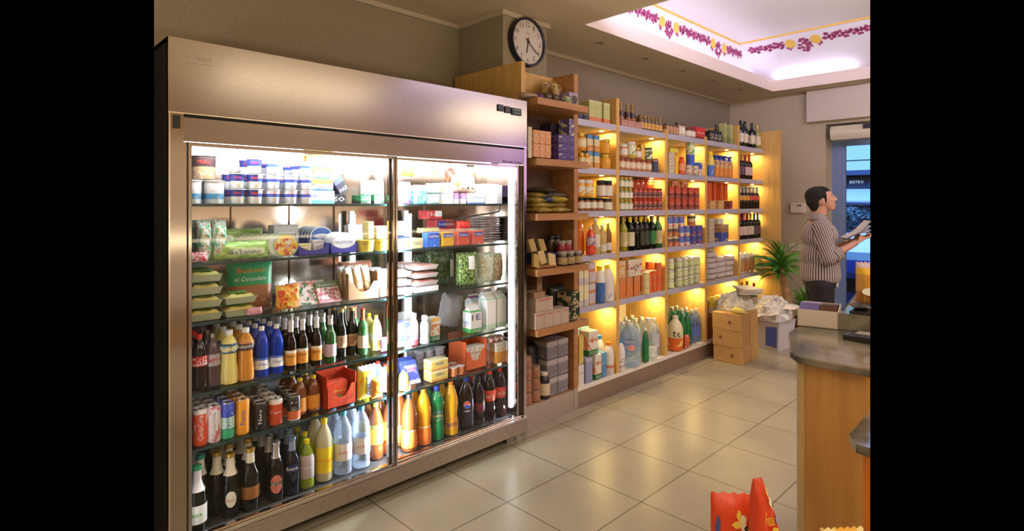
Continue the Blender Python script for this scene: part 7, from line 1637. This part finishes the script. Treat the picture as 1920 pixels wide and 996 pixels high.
# leaflet box: white tray with rows of leaflets
x0, y0 = onc(1495, 611); x1, y1 = onc(1572, 619)
DV = Vector((x1 - x0, y1 - y0)); wB = DV.length; aB = math.atan2(DV.y, DV.x)
t = thing('leaflet_box', 'open white box full of violet and brown leaflets on the counter', 'leaflet box', (x0, y0, CZ + .001), (0, 0, aB))
hB = .058; dB = .19
b = MB(); b.box(0, wB, 0, .003, 0, hB); b.box(0, wB, dB - .003, dB, 0, hB); b.box(0, .003, 0, dB, 0, hB); b.box(wB - .003, wB, 0, dB, 0, hB); b.box(0, wB, 0, dB, 0, .003)
link('box_body', b.mesh('lb'), mat('box_white_card', (.68, .60, .56), .6), t)
for k in range(16):
    yy = .012 + k * .0102
    c_ = [mat('leaflet_violet', (.20, .16, .55), .5), mat('leaflet_pale', (.62, .60, .75), .5)][k % 2] if k < 12 else [mat('leaflet_green', (.30, .42, .28), .5), mat('leaflet_white', (.72, .72, .66), .5)][k % 2]
    b = MB(); b.box(.006, wB * .52, yy, yy + .006, .004, hB + .022); link('leaflet', b.mesh('lf'), c_, t, rot=(-.12, 0, 0), loc=(0, .006, 0))
for k in range(12):
    yy = .012 + k * .0135
    b = MB(); b.box(wB * .54, wB - .006, yy, yy + .008, .004, hB + .018); link('leaflet', b.mesh('lf'), [mat('leaflet_brown', (.12, .045, .03), .45), mat('leaflet_dark', (.04, .02, .02), .4)][k % 2], t, rot=(-.12, 0, 0), loc=(0, .006, 0))
# low grey till block with dark plate
x0, y0 = onc(1574, 640); x1, y1 = onc(1640, 650)
t = thing('till_plinth', 'grey stone coloured block carrying a dark plate on the counter', 'till base', (0, 0, 0))
ax, ay = onc(1585, 615); dx, dy = (math.cos(-1.5), math.sin(-1.5))
b = MB(); b.prism([(2.11, .30), (2.11, .589), (2.41, .60), (2.41, .30)], CZ + .001, CZ + .056); cpart('block', b, M_gran, (0, 0, 0), t)
b = MB(); b.prism([(2.12, .30), (2.12, .56), (2.40, .57), (2.40, .30)], CZ + .057, CZ + .064); cpart('dark_plate', b, mat('plate_dark', (.02, .015, .02), .25), (0, 0, 0), t)
# black pad with display
px_, py_ = onc(1620, 637)
t = thing('card_reader', 'black card reader with grey display lying on the counter', 'card reader', (0, 0, 0))
b = MB(); b.prism([(px_ - .05, py_ - .06), (px_ - .05, py_ + .045), (px_ + .05, py_ + .045), (px_ + .05, py_ - .06)], CZ + .001, CZ + .016); cpart('reader_body', b, mat('reader_black', (.01, .01, .012), .35), (0, 0, 0), t)
b = MB(); b.prism([(px_ - .012, py_ - .05), (px_ - .012, py_ + .022), (px_ + .035, py_ + .022), (px_ + .035, py_ - .05)], CZ + .0165, CZ + .018); cpart('display', b, mat('reader_display', (.32, .30, .26), .3), (0, 0, 0), t)
# small glossy sweets packet on the plate
t = thing('dark_packet', 'small black foil packet on the dark plate', 'packet', (2.19, .545, CZ + .184), (0, 0, .4))
link('wrapper', bagmesh(.08, .05, .018, wr=.002, lie=True), mat('foil_black'), t, loc=(0, -.025, -.119))
# yellow biscuit jar
bx, by = 2.29, .527
t = thing('biscuit_pack', 'yellow and brown biscuit pack with a white oval on the till block', 'biscuit pack', (0, 0, 0))
me = bagmesh(.115, .150, .07, wr=.002, seed=3, nx=26, nz=16)
BM = Matrix.Translation((bx, by, CZ + .066)) @ Matrix.Rotation(-1.05, 4, 'Z')
def bpart(name, me, m):
    me.transform(BM); ctrim(me); return link(name, me, m, t)
bpart('wrapper', me, art('biscuit_yellow', [(0, (.42, .16, .03)), (.35, (.62, .30, .04)), (.72, (.80, .48, .03)), (.86, (.62, .5, .66))], blob=(.65, .45, .15), bs=3, thr=.4, zr=(0, .6)))
b = MB(); n = 18; b.add([(-.02, -.041, .052)] + [(-.02 + .03 * math.cos(2 * PI * k / n), -.041, .052 + .014 * math.sin(2 * PI * k / n)) for k in range(n)], [(0, 1 + k, 1 + (k + 1) % n) for k in range(n)])
bpart('oval_badge', b.mesh('ov'), m_wh)
# slanting glass of the food display behind
t = thing('food_display_case', 'glass food display case with slanting front on the counter', 'display case', (0, 0, 0))
A_ = Vector((2.55, .66, CZ + .0)); 
xz = [(2.45, .0), (2.45, .03), (3.55, .40), (3.6, .40), (3.6, 0)]
b = MB(); b.add([(2.42, .655, 1.02), (3.75, .655, 1.325), (3.75, .30, 1.325), (2.42, .30, 1.02)] + [(2.42, .655, 1.012), (3.75, .655, 1.317), (3.75, .30, 1.317), (2.42, .30, 1.012)], [(0, 1, 2, 3), (7, 6, 5, 4), (0, 4, 5, 1), (1, 5, 6, 2), (2, 6, 7, 3), (3, 7, 4, 0)])
cpart('slanting_glass', b, pane_mat('case_glass', tint=(.93, .95, .97), refl=.22), (0, 0, 0), t)
b = MB(); b.tube([(2.42, .660, 1.016), (3.75, .660, 1.321)], .004, 6); cpart('edge_strip', b, M_dark, (0, 0, 0), t)
b = MB(); b.box(2.42, 3.75, .30, .66, CZ + .0, CZ + .012); b.box(3.74, 3.76, .30, .66, CZ, 1.32); cpart('case_frame', b, M_alu, (0, 0, 0), t)
t2 = thing('wrapping_paper', 'crumpled white wrapping film inside the glass display case', 'wrapping film', (0, 0, 0))
me = crumple('wp', .75, .30, .10, WP, 8); me.transform(Matrix.Translation((2.95, .50, CZ + .0135))); ctrim(me); link('film', me, WP, t2)
t2 = thing('wrapping_paper', 'small pink white wrapping sheet near the foot of the glass', 'wrapping film', (0, 0, 0))
me = crumple('wp', .14, .12, .04, WP, 3); me.transform(Matrix.Translation((2.52, .595, CZ + .0135))); ctrim(me); link('film', me, mat('film_pinkish', (.72, .62, .72), .3), t2)

# ================================================================== SNACK BAGS BY THE CAMERA
RDS = art('red_snack_print', [(0, (.74, .07, .02))], blob=(.80, .14, .03), bs=2.2, thr=.4)
st = thing('snack_stand', 'low wooden stand carrying the red snack bags', 'display stand', (.98, .38, 0))
b = MB(); b.box(.80, 1.36, .02, .62, .50, .53); me = ctrim(b.mesh('s'))
for q in me.vertices: q.co -= Vector((.98, .38, 0))
link('stand_top', me, M_woodh, st)
for (xx, yy) in ((.82, .60), (1.34, .60), (.82, .30), (1.34, .30)):
    b = MB(); b.box(xx - .015, xx + .015, yy - .015, yy + .015, 0, .50); me = ctrim(b.mesh('l'))
    for q in me.vertices: q.co -= Vector((.98, .38, 0))
    link('leg', me, M_woodh, st)
def at(u, d):
    l = (u - 960) / F_PX; return d * (l * SA + CA), d * (-l * CA + SA)
face = -math.atan2(1, 1) + .0
def snackbag(u, d, w_, h_, rotz, tilt, text, desc, seed, extra, apex=0, tz=.52):
    x, y = at(u, d)
    make = bag(w_, h_, .05, RDS, text, m_yel, h_ * .09, tz, w_ * .42, wr=.003, seed=seed, name='snack_bag', slant=.3, taper=.0)
    o = one(make, desc, 'snack bag', x, y, .531, rot=(0, tilt, rotz))
    for (cx_, cz_, ww, hh, m_) in extra:
        b = MB(); n = 8; fr2 = lambda X_, Z_: -(pth(X_, Z_, w_, h_, .05) + .0050)
        vs = [(cx_ * w_ + ww * math.cos(2 * PI * k / 10) * (1 if k % 2 else .62), 0, cz_ * h_ + hh * math.sin(2 * PI * k / 10)) for k in range(10)]
        vs = [(a_, fr2(a_, c_), c_) for a_, _, c_ in vs]
        b.add(vs, [tuple(range(10))]); link('printed_picture', b.mesh('pp'), m_, o)
    for ch in o.children:      # the upper corner is drawn up to one side
        for q in ch.data.vertices:
            t_ = max(0, min(1, q.co.z / h_)) ** 1.4 * apex; q.co.x = q.co.x * (1 - t_) - w_ * .42 * t_
    return o
y_ = mat('print_yellow', (.85, .60, .08), .4); w_ = mat('print_cream', (.82, .76, .6), .4); v_ = mat('print_violet', (.40, .35, .62), .4); k_ = mat('print_navy', (.08, .10, .35), .4)
snackbag(1377, 1.28, .105, .235, -.85, .0, None, 'red snack bag at the left of the two in the foreground', 3, [(.02, .84, .006, .012, y_), (.10, .775, .010, .018, w_), (.16, .73, .005, .006, m_blk), (-.40, .70, .006, .03, k_), (-.03, .76, .012, .008, y_), (.25, .70, .010, .008, y_)])
snackbag(1448, 1.22, .105, .300, -.60, -.0, 'Fonzies', 'red snack bag with yellow lettering, taller of the foreground pair', 5, [(.25, .86, .016, .012, w_), (.32, .84, .006, .006, m_blk), (.36, .74, .012, .012, v_), (.12, .655, .022, .014, y_), (.20, .93, .008, .010, y_)], apex=.8, tz=.755)
x, y = at(1578, 1.18)
t = thing('crisp_packet', 'yellow and orange crisp packet peeping in at the bottom right edge', 'snack bag', (x, y, .531), (0, 0, -.7))
me = bagmesh(.095, .214, .04, wr=.004, seed=2, nx=20); link('wrapper', me, art('crisp_yellow', [(0, (.75, .12, .03)), (.86, (.80, .45, .06))], blob=(.85, .72, .35), bs=3, thr=.46), t)

# ================================================================== PERSON
def ccap(b, p, q, r0, r1, seg=14, k=5):
    """closed limb piece with round ends"""
    p, q = Vector(p), Vector(q); d = (q - p); L_ = d.length; d.normalize()
    a = d.orthogonal().normalized(); c = d.cross(a)
    prof = [(-r0 * math.cos(PI / 2 * i / k), r0 * math.sin(PI / 2 * i / k)) for i in range(k + 1)] + [(L_ + r1 * math.sin(PI / 2 * i / k), r1 * math.cos(PI / 2 * i / k)) for i in range(k + 1)]
    vs = []
    for t_, r_ in prof:
        r_ = max(r_, 1e-4)
        for i in range(seg):
            an = 2 * PI * i / seg; vs.append(p + d * t_ + (a * math.cos(an) + c * math.sin(an)) * r_)
    n = len(prof)
    b.add(vs, [(i * seg + j, i * seg + (j + 1) % seg, (i + 1) * seg + (j + 1) % seg, (i + 1) * seg + j) for i in range(n - 1) for j in range(seg)] + [tuple(range(seg))[::-1], tuple((n - 1) * seg + j for j in range(seg))])
def egg(b, c, r, rot=(0, 0, 0), seg=20, rings=14):
    m_ = Matrix.Translation(c) @ __import__('mathutils').Euler(rot).to_matrix().to_4x4()
    o = len(b.v); b.ball((0, 0, 0), r[0], r[1], r[2], seg, rings)
    for i in range(o, len(b.v)): b.v[i] = tuple(m_ @ Vector(b.v[i]))
def fuse(name, b, vox, m, parent, smooth_it=4):
    """one continuous surface out of overlapping closed pieces"""
    me = bpy.data.meshes.new(name); me.from_pydata(b.v, [], b.f); me.update()
    bm = bmesh.new(); bm.from_mesh(me); bmesh.ops.recalc_face_normals(bm, faces=bm.faces); bm.to_mesh(me); bm.free()
    o = bpy.data.objects.new(name, me); C.objects.link(o)
    r = o.modifiers.new('r', 'REMESH'); r.mode = 'VOXEL'; r.voxel_size = vox; r.use_smooth_shade = True
    s_ = o.modifiers.new('s', 'SMOOTH'); s_.iterations = smooth_it; s_.factor = .5
    dg = bpy.context.evaluated_depsgraph_get(); new = bpy.data.meshes.new_from_object(o.evaluated_get(dg))
    bpy.data.objects.remove(o)
    new.polygons.foreach_set('use_smooth', [True] * len(new.polygons)); new.materials.clear()
    return link(name, new, m, parent)
PR = thing('person', 'dark haired person in a striped shirt holding papers by the door', 'person', (5.016, 1.523, 0), (0, 0, -math.radians(62)))
skin = mat('skin', (.50, .25, .17), .5)
b = MB()
HZ = 1.455
# head (x forward, y left, z up), slightly raised
TI = -.24
def H(x, y, z):  # head coordinates tilted back a little
    c_, s_ = math.cos(TI), math.sin(TI); return (x * c_ - (z) * -s_ * -1 * -1 if 0 else x * c_ + z * s_, y, HZ - x * s_ * 1.0 + z * c_)
egg(b, H(-.008, 0, .018), (.094, .074, .088))
egg(b, H(.030, 0, -.030), (.058, .056, .070), (0, .1, 0))
egg(b, H(.048, 0, -.078), (.030, .034, .022))        # chin
egg(b, H(.066, 0, .030), (.020, .046, .018))         # brow
egg(b, H(.078, 0, -.054), (.013, .022, .0075))       # lips
egg(b, H(.076, 0, -.064), (.012, .019, .0078))
ccap(b, H(.082, 0, .018), H(.100, 0, -.020), .008, .011, 10)   # nose
egg(b, H(.094, .011, -.023), (.009, .008, .007)); egg(b, H(.094, -.011, -.023), (.009, .008, .007))
egg(b, H(.052, .036, -.015), (.024, .020, .022)); egg(b, H(.052, -.036, -.015), (.024, .020, .022))  # cheeks
for s_ in (-1, 1):
    egg(b, H(-.012, s_ * .074, -.016), (.017, .007, .029), (0, .15, s_ * .35))
    egg(b, H(-.008, s_ * .072, -.036), (.009, .006, .010))
ccap(b, (-.030, 0, 1.30), H(-.020, 0, -.045), .055, .053, 18)
# trunk, legs
ccap(b, (-.02, 0, .86), (-.02, 0, 1.20), .115, .110, 20); ccap(b, (-.025, .09, 1.235), (-.025, -.09, 1.235), .060, .060, 16)
for s_ in (-1, 1):
    ccap(b, (-.02, s_ * .08, .80), (.0, s_ * .085, .44), .078, .050); ccap(b, (.0, s_ * .085, .44), (-.03, s_ * .09, .09), .050, .034)
    ccap(b, (-.04, s_ * .09, .05), (.10, s_ * .10, .035), .034, .028)
SHO = {-1: (-.03, -.150, 1.235), 1: (-.03, .150, 1.235)}
ELB = {-1: (.005, -.195, .995), 1: (.02, .185, 1.0)}
WRI = {-1: (.215, -.100, 1.115), 1: (.225, .060, 1.120)}
for s_ in (-1, 1):
    ccap(b, SHO[s_], ELB[s_], .046, .036); ccap(b, ELB[s_], WRI[s_], .036, .023)
    W_ = Vector(WRI[s_]); F_ = (W_ - Vector(ELB[s_])).normalized(); S_ = Vector((0, 1, 0)); S_ = (S_ - F_ * S_.dot(F_)).normalized(); U_ = F_.cross(S_)
    if U_.z < 0: U_ = -U_
    pal = W_ + F_ * .045
    for q in (-.022, -.008, .008, .022): ccap(b, W_ + S_ * q * .7, W_ + F_ * .078 + S_ * q, .013, .0115, 10, 3)
    for i, (q, ln) in enumerate(((-.027, .052), (-.010, .062), (.008, .066), (.026, .058))):
        k0 = W_ + F_ * .078 + S_ * q; k1 = k0 + F_ * ln * .45 - U_ * .010; k2 = k1 + F_ * ln * .30 + U_ * .003; k3 = k2 + F_ * ln * .25 + U_ * .014
        ccap(b, k0, k1, .0095, .0088, 8, 3); ccap(b, k1, k2, .0088, .0080, 8, 3); ccap(b, k2, k3, .0080, .0068, 8, 3)
    tb = W_ + F_ * .025 - S_ * s_ * -.022 * (1) ; t1 = tb + F_ * .026 + U_ * .022 + S_ * s_ * -.012; t2 = t1 + F_ * .030 + U_ * .002 + S_ * s_ * -.003
    ccap(b, tb, t1, .0125, .0105, 8, 3); ccap(b, t1, t2, .0105, .0078, 8, 3)
fuse('body', b, .0042, skin, PR, 3)
# eyes, brows
for s_ in (-1, 1):
    b = MB(); egg(b, H(.066, s_ * .030, .004), (.012, .011, .0085)); link('eye', b.mesh('e', True), mat('eye_white', (.55, .48, .45), .3), PR)
    b = MB(); egg(b, H(.0755, s_ * .031, .005), (.004, .005, .005)); link('iris', b.mesh('e', True), mat('eye_dark', (.02, .012, .01), .2), PR)
    b = MB(); ccap(b, H(.080, s_ * .014, .026), H(.068, s_ * .046, .026), .0042, .003, 8, 3); link('eyebrow', b.mesh('e', True), mat('hair_black', (.012, .008, .007), .6), PR)
    b = MB(); ccap(b, H(.0775, s_ * .020, .0125), H(.069, s_ * .042, .008), .0028, .002, 8, 3); link('eyelash', b.mesh('e', True), mat('hair_black'), PR)
# hair: cap of overlapping lumps
b = MB()
egg(b, H(-.026, 0, .040), (.093, .081, .078)); egg(b, H(-.055, 0, .010), (.062, .072, .075)); egg(b, H(.030, 0, .078), (.048, .060, .026), (0, .35, 0))
egg(b, H(-.060, 0, -.035), (.044, .056, .048)); egg(b, H(-.062, 0, -.062), (.034, .048, .034))
for s_ in (-1, 1): ccap(b, H(.018, s_ * .067, .035), H(.012, s_ * .071, -.022), .014, .006, 8, 3)
fuse('hair', b, .005, noise_mat('hair_dark', (.006, .004, .004), (.012, .008, .007), 60, .95), PR, 2)
# shirt with stripes, half sleeves, collar
def stripes(name, radial, vec=(1, 0, 0), freq=46):
    m, nt, bb = _new(name); N = nt.nodes; L = nt.links
    tc = N.new('ShaderNodeTexCoord')
    if radial:
        g = N.new('ShaderNodeTexGradient'); g.gradient_type = 'RADIAL'; L.new(tc.outputs['Object'], g.inputs[0]); src = g.outputs['Fac']
    else:
        d = N.new('ShaderNodeVectorMath'); d.operation = 'DOT_PRODUCT'; d.inputs[1].default_value = vec; L.new(tc.outputs['Object'], d.inputs[0]); src = d.outputs['Value']
    mu = N.new('ShaderNodeMath'); mu.operation = 'MULTIPLY'; mu.inputs[1].default_value = freq
    fr = N.new('ShaderNodeMath'); fr.operation = 'FRACT'
    cr = N.new('ShaderNodeValToRGB'); e = cr.color_ramp.elements; e[0].position = .50; e[0].color = (.085, .050, .055, 1); e[1].position = .60; e[1].color = (.50, .44, .44, 1)
    L.new(src, mu.inputs[0]); L.new(mu.outputs[0], fr.inputs[0]); L.new(fr.outputs[0], cr.inputs[0]); L.new(cr.outputs[0], bb.inputs['Base Color'])
    bb.inputs['Roughness'].default_value = .8; return m
MSL = stripes('striped_sleeve', False, (1.0, 0, .32), 62)
MSU = stripes('striped_cuff', False, (.75, .2, .55), 62)
MSH = stripes('striped_shirt', True, freq=52)
b = MB()
egg(b, (-.020, 0, 1.165), (.138, .172, .130)); egg(b, (-.010, 0, 1.00), (.150, .165, .150)); egg(b, (-.012, 0, .885), (.145, .165, .100))
ccap(b, (-.030, -.135, 1.235), (-.030, .135, 1.235), .064, .064, 16); ccap(b, (-.03, 0, 1.22), (-.027, 0, 1.262), .078, .060, 18)
b2 = MB(); b2.lathe([(.150, .80), (.158, .83), (.15, .93)], 26)
b.add([(x * .95 - .012, y * 1.08, z) for x, y, z in b2.v], b2.f)
fuse('shirt', b, .008, MSH, PR, 3)
for s_ in (-1, 1):
    b = MB(); ccap(b, SHO[s_], ELB[s_], .070, .058, 18); e_ = Vector(ELB[s_]); w2 = Vector(WRI[s_])
    ccap(b, e_, e_.lerp(w2, .30), .058, .050, 18); fuse('sleeve', b, .007, MSL, PR, 3)
    b = MB(); q0 = e_.lerp(w2, .18); q1 = e_.lerp(w2, .42); b.tube([q0, q0.lerp(q1, .5), q1, q1 - (q1 - q0) * .04, q0.lerp(q1, .8)], [.060, .058, .055, .046, .044], 18); link('cuff', b.mesh('cuff', True), MSU, PR)
b = MB()
for i in range(2):
    rr = .066 + .006 * i
    b.lathe([(rr * 1.06, 1.295), (rr * .99, 1.345), (rr * .95, 1.348), (rr * .98, 1.295)], 24, cap=False)
me = b.mesh('collar', True)
for q in me.vertices: q.co.x = q.co.x * 1.0 - .026 - (q.co.x > .04) * .0; q.co.z -= max(0, q.co.x + .02) * .62
link('collar', me, MSH, PR)
# trousers and shoes
b = MB(); ccap(b, (-.018, -.05, .80), (-.018, .05, .80), .115, .115, 20)
for s_ in (-1, 1):
    ccap(b, (-.02, s_ * .08, .78), (.0, s_ * .085, .44), .098, .066, 16); ccap(b, (.0, s_ * .085, .44), (-.03, s_ * .09, .11), .066, .056, 16)
fuse('trousers', b, .008, mat('trousers_black', (.010, .008, .012), .7), PR, 2)
for s_ in (-1, 1):
    b = MB(); egg(b, (.035, s_ * .097, .045), (.130, .046, .045)); ccap(b, (-.04, s_ * .09, .06), (-.035, s_ * .09, .12), .050, .045)
    me = b.mesh('shoe', True)
    for q in me.vertices: q.co.z = max(.001, q.co.z)
    link('shoe', me, mat('shoe_black', (.02, .02, .02), .4), PR)
b = MB(); b.box(.085, .098, -.10, -.085, .765, .80); link('phone_clip', b.mesh('pc'), mat('clip_white', (.7, .7, .7), .4), PR)
# papers held in both hands: an own thing
cr_, sr_ = math.cos(-math.radians(62)), math.sin(-math.radians(62))
t = thing('papers', 'open white papers held in the person\'s hands', 'papers', (5.016, 1.523, 0), (0, 0, -math.radians(62)))
b = MB()
for k in range(3):
    n = 8; vs = []
    for i in range(n + 1):
        for j in range(5):
            q = i / n; x_ = .150 + .172 * q; y_ = -.115 + .20 * j / 4
            vs.append((x_, y_, 1.105 + k * .006 + .10 * q + .012 * math.sin(q * 5 + k) + (.02 * k * q)))
    fs = [(i * 5 + j, i * 5 + j + 1, (i + 1) * 5 + j + 1, (i + 1) * 5 + j) for i in range(n) for j in range(4)]
    b.add(vs, fs); b.add([(x_, y_, z_ - .0015) for x_, y_, z_ in vs], [f_[::-1] for f_ in fs])
me = b.mesh('paper', True); me.transform(Matrix.Translation((0, 0, .025))); link('paper_sheets', me, mat('paper_white', (.72, .70, .72), .6), t)
print('OBJECTS', len(bpy.data.objects))
